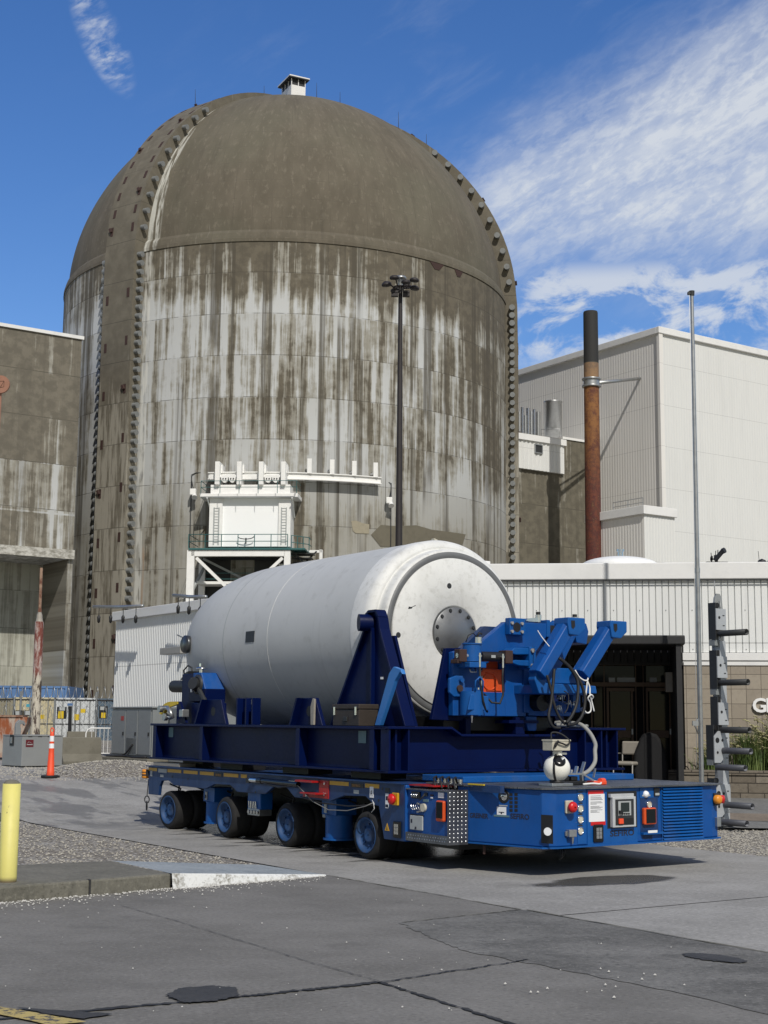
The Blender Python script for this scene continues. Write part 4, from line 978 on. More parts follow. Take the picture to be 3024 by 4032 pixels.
# wall fixture on the wing
p=onp(WF,'y',.9,648,2560); q_=onp(WF,'y',.9,728,2560)
wl=thing('wall_light','grey boxed light fixture projecting from the ribbed wing by the tank','wall light',tuple(q_),WF)
MB().box((q_.x,.75,q_.z-.09),(p.x,1.05,q_.z+.1)).obj('housing','brown_box',wl,bevel=.01) if False else MB().box((q_.x,.75,q_.z-.09),(p.x,1.05,q_.z+.1)).obj('housing','chair_steel',wl,bevel=.01)
MB().box((q_.x-.1,.05,q_.z-.16),(q_.x+.15,.75,q_.z+.05)).tube([(q_.x,.9,q_.z+.1),(q_.x+.1,.9,q_.z+.35),(q_.x+.5,.9,q_.z+.45)],.02).obj('bracket','grey_cabinet',wl)
# roof objects: domed vent tank and camera cluster
b=at(2440,2226,37.); tkk=thing('domed_tank','white domed roof tank with a short chrome flue behind the ribbed parapet','tank',(b.x,b.y,4.6))
MB().lathe([(1.0,-.55),(1.0,-.02)]+[(1.0*math.cos(a),.24*math.sin(a)-.02) for a in [PI/2*k/10 for k in range(1,10)]]+[(.01,.23)],(b.x,b.y,b.z),n=40).obj('dome','white_steel',tkk)
MB().cyl((b.x+.02,b.y,b.z+.1),(b.x+.02,b.y,b.z+.4),.075,n=16).cyl((b.x+.02,b.y,b.z+.36),(b.x+.02,b.y,b.z+.42),.10,n=16).obj('flue','chrome',tkk)
b=at(2818,2216,30.4); cc_=thing('camera_mast','black camera and antenna cluster on the ribbed parapet beside the flagpole','camera mast',tuple(b))
MB().tube([b-Vector((0,0,.3)),b+Vector((0,0,.05))],.02).box((b.x-.2,b.y-.05,b.z),(b.x+.25,b.y+.1,b.z+.02)).obj('base','dark_steel',cc_)
MB().cyl(b+Vector((-.02,0,.05)),b+Vector((.13,-.1,.24)),.05).cyl(b+Vector((.13,-.1,.24)),b+Vector((.17,-.14,.26)),.06).obj('camera','black',cc_)
mb=MB(); rr=random.Random(4)
for i in range(9): x=rr.uniform(-.12,.05); z=rr.uniform(.1,.32); mb.tube([b+Vector((x,0,0)),b+Vector((x+rr.uniform(-.03,.03),0,z))],.009,5); mb.box(b+Vector((x-.02,-.02,z*.4)),b+Vector((x+.02,.02,z*.4+.06)))
mb.obj('antenna','black',cc_)
mb=MB(); 
for i in range(4): mb.tube([b+Vector((-.06+.03*i,-.16,-.05)),b+Vector((-.05+.02*i,-.17,-.35-.08*(i%3))) ],.012,5); 
mb.lathe([(.01,-.62),(.035,-.55),(.04,-.35),(.01,-.3)],b+Vector((-.03,-.17,0)),(0,0,1),8); mb.obj('cable','black',cc_)
b=at(3000,2212,33.); c2_=thing('security_lamp','pair of black lamp heads on the parapet at the right edge','lamp',tuple(b))
MB().lathe([(.01,.1),(.09,.06),(.11,0),(.02,-.02)],b+Vector((0,0,-.03)),(0,0,1),12).lathe([(.01,.1),(.09,.06),(.11,0),(.02,-.02)],b+Vector((.24,0,0)),(0,0,1),12).obj('head','black',c2_); MB().tube([b,b+Vector((.24,0,0)),b+Vector((.24,0,-.6))],.012).tube([b+Vector((-.06,0,0)),b+Vector((-.08,0,.25))],.006,5).obj('stem','black',c2_)
# ------------------------------------------------------------------ planter and grasses
RWF=Fr((5.62,28.35,0),R_(-6.))
rw=thing('retaining_wall','low weathered block retaining wall of the planter under the block base','retaining wall',(0,0,.2),RWF)
MB().box((-.30,0,.2),(12,.3,.73)).obj('block_course','retaining_blocks',rw,bevel=.012)
MB().box((-.33,-.03,.73),(12,.33,.82)).obj('cap_course','retaining_blocks',rw,bevel=.012)
stru(MB().box((-.3,.3,.2),(12,2.2,.7)).obj('planter_soil','gravel',frame=RWF))
def grassclump(x,y,z,h,nb,seed,label,spread=.5):
    r=random.Random(seed); t_=thing('ornamental_grass',label,'ornamental grass',(x,y,z),RWF,'ornamental grasses in the planter')
    bl=MB(); sd=MB()
    for i in range(nb):
        a=r.uniform(0,2*PI); L=h*r.uniform(.6,1.12); ln=r.uniform(.2,1.)*spread*1.1; w_=r.uniform(.004,.008)
        o=Vector((x+r.gauss(0,.11),y+r.gauss(0,.11),z)); d=Vector((math.cos(a),math.sin(a),0)); s_=Vector((-d.y,d.x,0)); pts=[]
        for k in range(6): f=k/5; pts.append(o+d*(ln*f**1.8)*L+Vector((0,0,L*(f-.38*ln*f**3))))
        vs=[];
        for k,p in enumerate(pts): ww=w_*(1-(k/5)**2*.85); vs+= [p-s_*ww,p+s_*ww]
        bl.add(vs,[(2*k,2*k+2,2*k+3,2*k+1) for k in range(5)],True)
        if r.random()<.13:
            p=pts[-1]; e=p+d*.10+Vector((0,0,.03)); sd.tube([p,p*.5+e*.5+Vector((0,0,.025)),e],.010,5)
    bl.obj('blades','grass_blade',t_); sd.obj('seed_heads','grass_seed',t_)
for i,(x,y,h,nb,lab) in enumerate(((.95,1.15,.62,420,'smallest clump of pale-tipped green grass close to the grey rack'),(1.65,.9,.92,800,'lush arching clump of green grass with pale seed heads beside the smallest clump'),(2.3,1.3,1.15,800,'tallest clump of feathery grass in the middle of the planter'),(2.75,.8,.98,760,'dense clump of arching grass at the right edge over the block wall'),(3.6,1.0,1.05,500,'grass clump just outside the right edge of the view'))):
    if i==4: continue
    grassclump(x,y,.7,h,nb,20+i,lab)
# ------------------------------------------------------------------ flagpole, rack, mast lamp
fp=at(2724,1160,26.3); b0=at(2763,3090,26.3)
fl=thing('flagpole','bare galvanised flagpole rising beside the grey tube rack','flagpole',(b0.x,b0.y,.2))
k=(fp-b0); bb=b0-k*((b0.z-.15)/k.z)
MB().cyl(bb,b0+k*.42,.046,.044,n=20).cyl(b0+k*.42,b0+k*.43,.05,.05,n=20).cyl(b0+k*.43,fp,.042,.034,n=20).obj('pole','galv',fl)
MB().cyl(fp-Vector((0,0,.02)),fp+Vector((0,0,.07)),.05,.055,n=14).box(fp+Vector((-.08,-.04,.0)),fp+Vector((.03,.04,.05))).obj('truck','dark_steel',fl)
c=b0+k*.115; MB().tube([c+Vector((-.05,-.03,.12)),c+Vector((-.12,-.05,.02)),c+Vector((-.05,-.05,-.14))],.018).box(c+Vector((-.16,-.07,.0)),c+Vector((-.05,-.02,.09))).obj('cleat','galv',fl)
MB().tube([b0+Vector((-.09,-.03,.3)),b0+k*.5+Vector((-.055,-.03,0)),fp+Vector((-.05,-.02,0))],.005,5).obj('halyard','rope_white',fl)
# rack: local x across (B), y to the rear
RK=Fr(tuple(at(2851,3200,24.).xy)+(0,),YAW)
rk=thing('tube_rack','upright grey steel rack with open round tubes sticking out','rack',(0,0,0),RK)
MB().box((-.02,.10,.05),(.12,.16,3.72)).box((-.02,.0,.05),(0.,.16,3.6)).box((.10,-.0,.05),(.12,.10,3.62)).obj('column','rack_grey',rk)
MB().box((-.02,-.02,.05),(.118,-.0,3.1)).obj('column_flange','rack_grey',rk)
MB().prism([(-.10,3.62),(.12,3.62),(.10,3.83),(.05,3.9),(-.02,3.9),(-.07,3.83)],lambda a,b,c:(a,.02+c,b),.03).tube([(-.04,.04,3.88),(-.05,.04,4.12)],.007).tube([(.02,-.01,3.8),(.05,-.02,3.45)],.009).obj('top_lug','grey_box',rk)
# plate groups: (z low, z high, wide?)
for (zt_,zb_,tz,wide) in ((3.64,3.28,3.22,0),(2.84,2.48,2.40,0),(2.07,1.70,1.62,0),(1.60,1.08,1.24,1),(.73,.20,.38,1)):
    g=.5*(zt_+zb_)
    if wide: pl_=[(-.24,zb_),(-.10,zb_),(.0,zb_+.09),(.115,zb_+.14),(.115,zt_),(-.13,zt_),(-.24,zt_-.09)]
    else: pl_=[(-.12,zb_),(.115,zb_),(.115,zt_),(-.12,zt_)]
    bz=MB(); bz.prism(pl_,lambda a,b,c:(a,-.05+c,b),.03); pp=bz.obj('plate','rack_grey',rk,bevel=.003)
    h=MB(); 
    hs_=[(-.05,g+.03,.024)] if not wide else [(-.17,zt_-.15,.045),(-.05,zt_-.15,.024),(-.17,zb_+.17,.022)]
    for x,z,r_ in hs_: h.cyl((x,-.054,z),(x,-.0505,z),r_,n=16)
    h.box((.03,-.054,zt_-.12),(.075,-.0505,zt_-.105)); h.box((.03,-.054,zb_+.07),(.075,-.0505,zb_+.085)); h.obj('plate_hole','black',pp)
    sx=-.24 if wide else -.12
    MB().box((sx-.004,-.03,tz-.10),(sx+.016,.13,zt_+.10)).box((sx+.016,.04,tz-.1),(sx+.13,.07,zb_+.05)).obj('side_plate_shaded','dark_steel',pp)  # side faces of the plate blocks, their shade put in as dark colour
    mb=MB().box((sx+.0,.0,tz-.2),(sx+.14,.13,tz-.104)); mb.obj('spacer','grey_cabinet',pp)
    mb=MB().cyl((sx+.09,.05,zt_+.06),(sx+.09,-.0,zt_+.06),.045,n=16); mb.obj('boss','black',pp)
    for (tx,tz2) in ([(sx+.07,tz)] if not wide else [(.0-.03,zb_+.30-.10),(sx+.07,zb_-.07)]):
        tu=MB().lathe([(.052,0),(.052,.62),(.044,.62),(.044,.05),(.01,.05)],(tx,-.02,tz2),(0,-1,0),24).obj('tube','dark_steel' if not wide else 'tube_grey' if 'tube_grey' in MATS else (paint('tube_grey',(.075,.08,.095),.5,.3,.4,6.) and 'tube_grey'),rk)
MB().box((-.22,-.05,-.02),(.16,.4,.06)).obj('foot','dark_steel',rk)
# tall lamp mast in front of the containment
lp=at(1577,1118,60.); lm=thing('high_mast_light','tall black lamp post with a ring of floodlights in front of the containment','lamp post',(lp.x,lp.y,.4))
MB().cyl((lp.x+.02,lp.y,.3),(lp.x,lp.y,lp.z+.25),.20,.085,n=18).obj('mast','lamp_pole',lm)
MB().lathe([(.01,.24),(.22,.21),(.26,.14),(.24,.09),(.2,.1),(.12,.02),(.10,-.2)],(lp.x,lp.y,lp.z+.12),n=32).obj('crown','galv',lm)
for i in range(8):
    a=2*PI*i/8+.35; d=Vector((math.cos(a),math.sin(a),0)); p=Vector((lp.x,lp.y,lp.z-.12)); e=p+d*.66+Vector((0,0,.02+.2*(i%2)))
    l_=MB().lathe([(.01,.09),(.13,.075),(.20,.02),(.21,-.04),(.19,-.07),(.01,-.07)],e,tuple((Vector((0,0,1))+d*.10)),20).obj('floodlight','lamp_pole',lm)
    MB().tube([p+d*.05,p+d*.3+Vector((0,0,-.06)),e-d*.15],.03,6).obj('arm','lamp_pole',l_)
for s_ in(-1,1):
    p=Vector((lp.x+s_*.25,lp.y-.1,lp.z-.45)); MB().box(p-Vector((.15,.12,.0)),p+Vector((.15,.12,.09))).box(p-Vector((.15,.12,.15)),p+Vector((.15,.12,-.03))).obj('junction_box','lamp_pole',lm)
MB().torus((lp.x,lp.y,lp.z-.15),.28,.025).box((lp.x-.35,lp.y-.03,lp.z-.33),(lp.x+.35,lp.y+.03,lp.z-.29)).obj('ring','lamp_pole',lm)
# ------------------------------------------------------------------ left-hand yard
# round rusty sign on post at the frame edge
s0=at(3,1514,50.); sg=thing('round_sign','rust-brown round disc on a pole at the left edge of the picture','sign',(s0.x,s0.y,.45))
MB().cyl((s0.x,s0.y-.05,s0.z),(s0.x,s0.y+.05,s0.z),.325,n=40).obj('disc','sign_rust',sg)
MB().tube([(s0.x+.0,s0.y-.055,s0.z-.12),(s0.x+.13,s0.y-.055,s0.z-.1),(s0.x+.13,s0.y-.055,s0.z+.12),(s0.x-.13,s0.y-.055,s0.z+.10),(s0.x-.13,s0.y-.055,s0.z-.12),(s0.x,s0.y-.055,s0.z-.12),(s0.x+.13,s0.y-.055,s0.z+.12)],.008,5).obj('disc_mark','rust_dark',sg)
MB().cyl((s0.x-.02,s0.y+.08,.4),(s0.x-.02,s0.y+.08,s0.z-.1),.05,n=12).obj('post','sign_rust',sg)
# peeling pole
pb=at(138,2900,41.5); pt=at(155,2448,41.5); kk=(pt-pb)
pr_=thing('peeling_pole','peeling rusty steel post with a thin pipe on top, behind the grey job box','post',(pb.x,pb.y,.4))
MB().cyl(pb-kk*.2,pt,.135,.125,n=24).obj('post','peeling_rust',pr_)
MB().lathe([(.125,-.02),(.10,.02),(.085,.12),(.08,.2),(.055,.26),(.05,.3)],pt,tuple(kk),20).obj('reducer','chair_vinyl',pr_)
pu=at(163,2236,41.5); MB().cyl(pt+kk.normalized()*.28,pu,.045,.045,n=12).cyl(pt+kk.normalized()*.28,pt+kk.normalized()*.36,.06,.055,n=12).obj('pipe','rusty_pipe',pr_)
# grey job box
c=G(83,3022); JF=Fr((c.x,c.y,c.z),R_(42)); 
jb=thing('job_box','grey steel job box with a maroon label standing on the gravel behind the cone','storage box',(0,0,0),JF)
L1=onp(JF,'y',0,246,2960).x; L2=onp(JF,'x',0,9,2960).y; zz_=onp(JF,'y',0,83,2896).z
MB().box((0,0,.03),(L1,L2,zz_-.02)).obj('body','grey_box',jb,bevel=.01); MB().box((-.01,-.015,zz_-.018),(L1+.01,L2+.01,zz_+.012)).obj('lid','grey_box',jb,bevel=.006)
MB().box((.04,.03,0),(L1-.04,L2-.04,.03)).obj('skid','black',jb)
lab=MB().box((.10,-.006,zz_-.285),(.31,.0,zz_-.105)).obj('label','maroon',jb)
MB().tube([(.13,-.009,zz_-.2),(.18,-.009,zz_-.155),(.22,-.009,zz_-.175),(.28,-.009,zz_-.2)],.004,5).box((.125,-.010,zz_-.235),(.285,-.0065,zz_-.215)).obj('label_mark','label_grey',lab)
mb=MB()
for i in range(3): mb.box((.16+.27*i,-.008,zz_-.035),(.27+.27*i,0,zz_-.02))
mb.obj('slot','black',jb)
MB().box((-.012,L2*.42,zz_-.26),(0,L2*.62,zz_+.014)).obj('latch_recess','black',jb); MB().box((-.03,L2*.48,zz_-.2),(-.012,L2*.56,zz_-.05)).obj('latch','galv',jb)
hk=MB(); 
hp=[(-.05,0),(.1,0),(.1,.16),(.07,.22),(.09,.27),(.16,.27),(.2,.22),(.22,.28),(.17,.35),(.05,.37),(-.03,.3),(-.05,.2)]
hk.prism([(a*1.0+.12,b*1.0) for a,b in hp],lambda a,b,c:(a,.5+c,zz_+.013+b),.08); o=hk.obj('lifting_hook','grey_cabinet',off=(.12,.5,zz_+.013),frame=JF,bevel=.01); tag(o,'grey hooked bracket standing on top of the job box','bracket')
# cone
c=G(198,3062); cn=thing('traffic_cone','tall orange channelizer cone with two white bands and looped top','traffic cone',tuple(c))
mb=MB(); mb.prism([(.2*math.cos(PI/8+PI/4*k)*1.02,.2*math.sin(PI/8+PI/4*k)*1.02) for k in range(8)],lambda a,b,q:(c.x+a,c.y+b,c.z+q),.05); mb.obj('base','rubber',cn,bevel=.012)
MB().lathe([(.082,.05),(.080,.16),(.074,.17),(.071,.34),(.066,.35),(.064,.48),(.06,.49),(.058,.62)],c,n=28).lathe([(.052,.72),(.051,.765)],c,n=28).lathe([(.046,.88),(.044,.93),(.03,.96)],c,n=28).obj('body','orange_plastic',cn)
MB().lathe([(.0575,.62),(.053,.72)],c,n=28).obj('reflective_band','reflective_white',cn); MB().lathe([(.0505,.765),(.0465,.88)],c,n=28).obj('reflective_band','reflective_white',cn)
MB().tube([c+Vector((.035*math.cos(a),0,.99+.06*math.sin(a))) for a in [-.9+ (PI+1.8)*k/14 for k in range(15)]],.013,8).tube([c+Vector((0,0,.93)),c+Vector((0,0,.97))],.03,8).obj('loop','orange_plastic',cn)
# jersey barriers
def barrier(x0,x1,yb,yt,Yd,lab,ry):
    a=at(x0,yb,Yd); 
    F=Fr((a.x,a.y,gz(a.y)),ry); e=onp(F,'y',0,x1,yb).x; h=onp(F,'y',0,x0,yt).z
    t_=thing('concrete_barrier',lab,'concrete barrier',(0,0,0),F,'jersey barriers by the job box')
    MB().prism([(-.28,0),(.28,0),(.28,.08),(.12,.28),(.08,h),(-.08,h),(-.12,.28),(-.28,.08)],lambda u_,v_,w_:(w_,u_+.2,v_),e).obj('body','jersey_concrete',t_,bevel=.02)
barrier(246,402,3005,2903,38.6,'weathered concrete jersey barrier standing right of the job box',R_(30))
barrier(262,372,2990,2880,44.,'concrete barrier further back, half hidden behind the front one',R_(18))
# HVAC / switchgear cabinet
cN=Vector((-6.45,40.4,.5)); HV=Fr(cN,YAW+PI/2)   # x along A (rear left), outward +y
e=onp(HV,'y',0,440,2900).x; hz=onp(HV,'y',0,440,2790).z
hv=thing('ac_unit','grey outdoor switchgear cabinet on a concrete pad beside the white wing','electrical cabinet',(0,0,0),HV)
MB().box((0,-1.7,.14),(e,0,hz)).obj('body','grey_cabinet',hv,bevel=.01)
MB().box((-.05,-1.75,hz+.002),(e+.05,.05,hz+.05)).obj('roof','grey_cabinet',hv,bevel=.01)
for a,b in((.06,.9),(.95,1.75),(1.8,e-.06)):
    d=MB().box((a,0.002,.22 if a<1 or a>1.7 else .75),(b,.03,hz-.06)).obj('door','grey_cabinet',hv,bevel=.006); MB().box((a+.08,.03,.75),(a+.14,.05,.85)).obj('handle','black',d)
MB().box((1.0,.003,.2),(1.7,.03,.68)).obj('lower_panel','grey_cabinet',hv,bevel=.006); MB().box((1.9,.03,hz-.35),(2.1,.035,hz-.22)).obj('warning_label','bracket_red',hv)
MB().box((-.2,-1.9,-.1),(e+.15,.22,.12)).obj('pad','jersey_concrete',hv,bevel=.02)
MB().tube([(.1,.12,.16),(.8,.16,.14),(1.5,.12,.17),(e,.14,.13)],.03).tube([(1.2,.05,.5),(1.5,.1,.25),(1.8,.12,.16)],.025).obj('cable','black',hv)
LVR=MB(); LVF=HV
b=thing('louvred_unit','long grey ventilation unit with brown louvre panels beside the cabinet','ventilation unit',(-.3,-1.9,0),HV)
MB().box((-3.6,-1.9,0),(-.25,-.4,hz+.0)).obj('body','grey_cabinet',b,bevel=.01)
for i in range(5):
    x=-3.1+.42*i; MB().box((x,-.42,hz-.75),(x+.38,-.385,hz-.08)).obj('louvre_panel','chair_steel',b)
mb=MB(); mb.prism([(-3.4,hz),(-1.9,hz),(-2.1,hz+.62),(-3.2,hz+.62)],lambda u_,v_,w_:(u_,-1.6+w_,v_),1.0); mb.obj('duct_hood','grey_cabinet',b,bevel=.01)
# rusty hopper
p=at(0,2892,43.); RF=Fr((p.x-.4,p.y,.45),R_(8)); x1=onp(RF,'y',0,108,2840).x; z1=onp(RF,'y',0,0,2823).z
rh=thing('rusty_hopper','rust-streaked steel hopper with sloping end at the left edge','hopper',(0,0,0),RF)
MB().prism([(-.6,.1),(x1-.42,.1),(x1-.02,z1-.2),(x1,z1),(-.6,z1)],lambda a,b,c:(a,c,b),1.4).obj('tub','rust_streaked',rh,bevel=.01); MB().box((-.62,-.04,z1),(x1-.14,1.44,z1+.06)).obj('rim','rusty_pipe',rh)
for x in(-.3,x1-.7): MB().box((x,.2,0),(x+.12,1.2,.1)).obj('foot','rust_dark',rh)
# containers in a row
CTY=84.
def container(x0,x1,ytop,Yd,mat,lab,h=2.6,rz=4.,L=6.):
    a=at(x0,ytop,Yd); F=Fr((a.x,a.y,.48),R_(rz)); W_=onp(F,'y',0,x1,ytop).x; H_=onp(F,'y',0,x0,ytop).z
    t_=thing('shipping_container',lab,'shipping container',(0,0,0),F,'shipping containers behind the fence')
    MB().box((0,.08,.0),(W_,L,H_)).obj('body',mat,t_)
    mb=MB().box((0,0,0),(.14,.1,H_)).box((W_-.14,0,0),(W_,.1,H_)).box((.14,0,0),(W_-.14,.1,.14)).box((.14,0,H_-.14),(W_-.14,.1,H_)); mb.obj('corner_frame',mat,t_)
    for k in(0,1):
        a0=.15+k*(W_-.3)/2; a1=a0+(W_-.3)/2-.02
        d=MB(); nn_=6
        for i in range(nn_): u=a0+(a1-a0)*i/nn_; d.box((u+.03,.035,.16),(u+(a1-a0)/nn_-.03,.078,H_-.16))
        dd=d.obj('door',mat,t_)
        for f in(.25,.8): x=a0+(a1-a0)*f; MB().cyl((x,.0,.15),(x,.0,H_-.15),.03,n=8).obj('lock_rod','galv',dd)
    return F,W_,H_
container(58,216,2745,84.,'container_cream','cream shipping container with black and yellow placards behind the fence')
container(222,380,2747,84.,'container_white','white shipping container with yellow warning tags behind the fence')
container(388,545,2750,84.5,'container_slate','slate blue shipping container partly hidden by the grey cabinet')
container(-105,52,2747,83.,'container_olive','olive shipping container at the far left behind the fence')
F,W_,H_=container(-30,266,2699,89.,'container_blue','long bright blue container showing above the cream container',3.3,2.)
# fence with razor wire and signs
FF=Fr(tuple(at(-60,2870,60.).xy)+(.5,),R_(1.5)); fz=onp(FF,'y',0,200,2756).z; fz1=onp(FF,'y',0,200,2851).z; fx=onp(FF,'y',0,480,2800).x
fn=thing('chain_link_fence','chain link fence topped with coiled razor wire in front of the containers','fence',(0,0,0),FF)
for xx in(55,80,118,215,297,378,470): x=onp(FF,'y',0,xx,2800).x; MB().cyl((x,0,-.1),(x,0,fz+(.35 if xx in(80,378) else .1)),.045,n=10).obj('post','galv',fn)
MB().cyl((0,0,fz),(fx,0,fz),.03,n=8).obj('top_rail','black',fn); MB().cyl((0,0,fz1),(fx,0,fz1),.025,n=8).obj('middle_rail','dark_steel',fn)
mb=MB(); 
def wire(p,q): mb.beam((p[0],-.01,p[1]),(q[0],-.01,q[1]),.010,.010)
k=-fz
while k<fx:
    a=(max(k,0),max(-k,0) if k<0 else 0); b_=min(k+fz,fx); wire((max(k,0),max(0,-k)),(b_,b_-k)); wire((max(k,0),fz-max(0,-k)),(b_,fz-(b_-k))); k+=.26
mb.obj('mesh','galv',fn)
mb=MB(); mb.tube([Vector((t_*.048,.12*math.cos(t_),fz+.30+.27*math.sin(t_))) for t_ in [k*.45 for k in range(int(fx/.048/.45))]],.014,4,False); mb.obj('razor_wire','galv',fn)
mb=MB(); mb.tube([Vector((t_*.06,.1*math.cos(t_)-.2,fz1+.35+.42*math.sin(t_))) for t_ in [k*.5 for k in range(int(fx/.06/.5))]],.011,4,False); mb.obj('razor_coil','galv',fn)
def plc(x0,y0,x1,y1,mat,nm='placard',d=.03):
    a=onp(FF,'y',-d,x0,y0);b_=onp(FF,'y',-d,x1,y1); return MB().box((a.x,-d-.012,b_.z),(b_.x,-d,a.z)).obj(nm,mat,fn)
for q in((225,2783,261,2831),(391,2780,423,2829),(55,2797,90,2819),(92,2797,120,2819)): plc(*q,'black','placard')
for q in((229,2800,250,2829),(399,2806,416,2827),(157,2814,174,2831),(318,2791,336,2807),(294,2812,311,2836)): plc(*q,'yellow','warning_sign',.045)
plc(266,2769,286,2779,'container_blue','nameplate'); plc(232,2784,256,2798,'label_grey','placard',.043); plc(395,2782,412,2796,'label_grey','placard',.043); plc(100,2799,118,2815,'label_grey','placard',.043); plc(62,2800,76,2815,'label_grey','placard',.043); plc(104,2772,117,2784,'signcyan' if 'signcyan' in MATS else (paint('signcyan',(.05,.3,.4),.5) and 'signcyan'),'nameplate')
p=at(275,2905,46.); q_=at(276,2783,46.); o=MB().cyl((p.x,p.y,.4),(q_.x,q_.y,q_.z),.055,n=12).cyl((q_.x,q_.y,q_.z),(q_.x,q_.y,q_.z+.02),.06,n=12).obj('black_post','black',off=(p.x,p.y,.45)); tag(o,'slim plain black post standing behind the concrete barrier','post')
# crowd barrier
CBF=Fr(tuple(at(338,2905,43.).xy)+(.5,),R_(6)); wz=onp(CBF,'y',0,360,2867).z; wx=onp(CBF,'y',0,450,2880).x
cbb=thing('crowd_barrier','white tubular crowd barrier between the concrete barrier and grey cabinet','crowd barrier',(0,0,0),CBF)
MB().tube([(0,0,.02),(0,0,wz-.15),(.05,0,wz-.04),(.15,0,wz),(wx,0,wz)],.02,8).tube([(0,0,.2),(wx,0,.2)],.016,6).obj('frame','white_steel',cbb)
for i in range(1,8): MB().cyl((.12*i+.05,0,.2),(.12*i+.05,0,wz-.01),.008,n=6).obj('bar','white_steel',cbb)
# yellow bollard
c=G(29,3475); c.z=.15; c=onp(Matrix(),'z',.15,29,3472)
bo=thing('bollard','yellow round steel bollard with domed concrete top on the kerb','bollard',tuple(c))
r_=onp(Matrix(),'y',c.y,65,3460).x-c.x; zt_=onp(Matrix(),'y',c.y,40,3085).z
MB().lathe([(r_,0),(r_*.995,zt_-.15),(r_-.006,zt_-.15)],c,n=48).obj('shell','bollard_yellow',bo)
MB().lathe([(r_-.008,zt_-.16)]+[((r_-.008)*math.cos(a),zt_-.155+.045*math.sin(a)) for a in [PI/2*k/8 for k in range(9)]],c,n=36).obj('cap','jersey_concrete',bo)
# ------------------------------------------------------------------ self-propelled transporter (x across, y to the rear)
tr=thing('transporter','low blue multi-axle heavy transporter carrying the navy skid and cask','transporter',(0,0,0),VF)
WDT=3.72
def PZ(poly_uz,x0,x1): return lambda a,b,c:(x0+c,a,b)
side=[(6.44,.96),(6.41,.51),(6.03,.51),(6.0,.66),(5.93,.74),(5.69,.755),(5.48,.69),(4.4,.68),(4.12,.76),(3.62,.77),(3.4,.68),(2.58,.685),(2.36,.79),(1.98,.80),(1.77,.68),(.87,.67),(.52,.76),(.02,.775),(-.17,.68),(-.28,.67),(-.40,.28),(-.83,.28),(-.83,.955)]
MB().prism(side,lambda a,b,c:(c,a,b),.05).obj('side_beam','blue_shaded',tr,bevel=.006)
MB().prism(side,lambda a,b,c:(WDT-.05+c,a,b),.05).obj('side_beam','blue_shaded',tr,bevel=.006)
MB().box((.05,-.83,.80),(WDT-.05,6.44,.955)).obj('deck','blue_shaded',tr)
MB().box((-.05,-.835,.956),(.35,6.44,.97)).obj('deck_edge','blue_shaded',tr)
MB().box((.9,-1.49,.33),(WDT-.9,6.2,.79)).obj('spine','black',tr)  # underside carried low to block bright reflections from beyond
MB().box((.33,-1.495,.22),(3.45,-.86,.94)).obj('underside_filler','black',tr)  # black filler box added to stop sun and reflections leaking underneath
MB().box((.051,-.84,.28),(.45,-.40,.80)).obj('front_pillar','blue_pack',tr,bevel=.02)
MB().box((0.0,-.86,.28),(.13,-.832,.95)).obj('front_pillar','blue_pack',tr,bevel=.02)
# wheels on pendulum axles
WZ=.297
def wheel(x0,u,steer,first=[None]):
    """outer face towards -x at x0"""
    if first[0] is None:
        w_=thing('w','x','x',(0,0,0),Matrix()); w_.name='wheel'
        del w_['label']; del w_['category']
        BASE['wheel']=(0,0,0)
        prof=[(.205,.0),(.225,-.004),(.262,-.004),(.287,.02),(.296,.05),(.296,.26),(.287,.285),(.262,.30),(.205,.30)]
        ty=MB().lathe(prof,(0,0,0),(1,0,0),48)
        for k in range(4): ty.lathe([(.2975,.07+.05*k),(.2975,.085+.05*k)],(0,0,0),(1,0,0),48)
        ty.obj('tyre','tyre',w_)
        MB().lathe([(.206,.005),(.222,-.008),(.216,-.012),(.198,-.004),(.190,.03),(.165,.055),(.10,.062),(.096,.035),(.072,.028),(.066,.03),(.01,.032)],(0,0,0),(1,0,0),48).obj('rim','blue_rim',w_)
        mb=MB()
        for k in range(8): a=2*PI*k/8; mb.cyl((.052,.132*math.cos(a),.132*math.sin(a)),(.034,.132*math.cos(a),.132*math.sin(a)),.011,n=8)
        mb.obj('wheel_bolts','blue_shaded',w_)
        first[0]=w_; w_.parent=tr; o=w_
    else:
        o=dup(first[0])
    o.matrix_basis=Matrix.Translation((x0,u,WZ))@Matrix.Rotation(steer,4,'Z')@(Matrix.Identity(4) if x0<2 else Matrix.Rotation(PI,4,'Z'))
    return o
AX_=[.03,2.02,3.80,5.70]
for i,u in enumerate(AX_):
    st=R_([1.5,1,0,6][i])
    wheel(.02,u,st); wheel(.33,u,st)
    wheel(WDT-.02,u,st); wheel(WDT-.33,u,st)
    MB().beam((.75,u,.30),(1.1,u+.4,.52),.26,.2).cyl((.36,u,.30),(.75,u,.30),.09).obj('axle_arm','black',tr)
    MB().cyl((1.2,u+.55,.45),(1.2,u+.55,.8),.3).obj('slew_ring','black',tr)
for u in(4.62,1.16):
    MB().cyl((.34,u,.17),(.34,u,.46),.185,n=32).cyl((.34,u,.15),(.34,u,.172),.215,n=32).cyl((.34,u,.46),(.34,u,.475),.192,n=32).box((.18,u-.17,.475),(.5,u+.19,.69)).obj('support_leg','blue_light',tr,bevel=.004)
    MB().box((.165,u+.05,.50),(.178,u+.11,.62)).obj('label_plate','label_grey',tr)
text('B',.08,'ink',TM((.16,4.73,.52),(0,-1,0),(0,0,1)),tr,'plate_letter')
MB().box((.10,2.88,.45),(.3,3.26,.69)).obj('valve_bracket','blue_light',tr,bevel=.01)
MB().box((.09,2.9,.36),(.3,3.24,.46)).obj('valve_block','galv',tr,bevel=.01)
mb=MB()
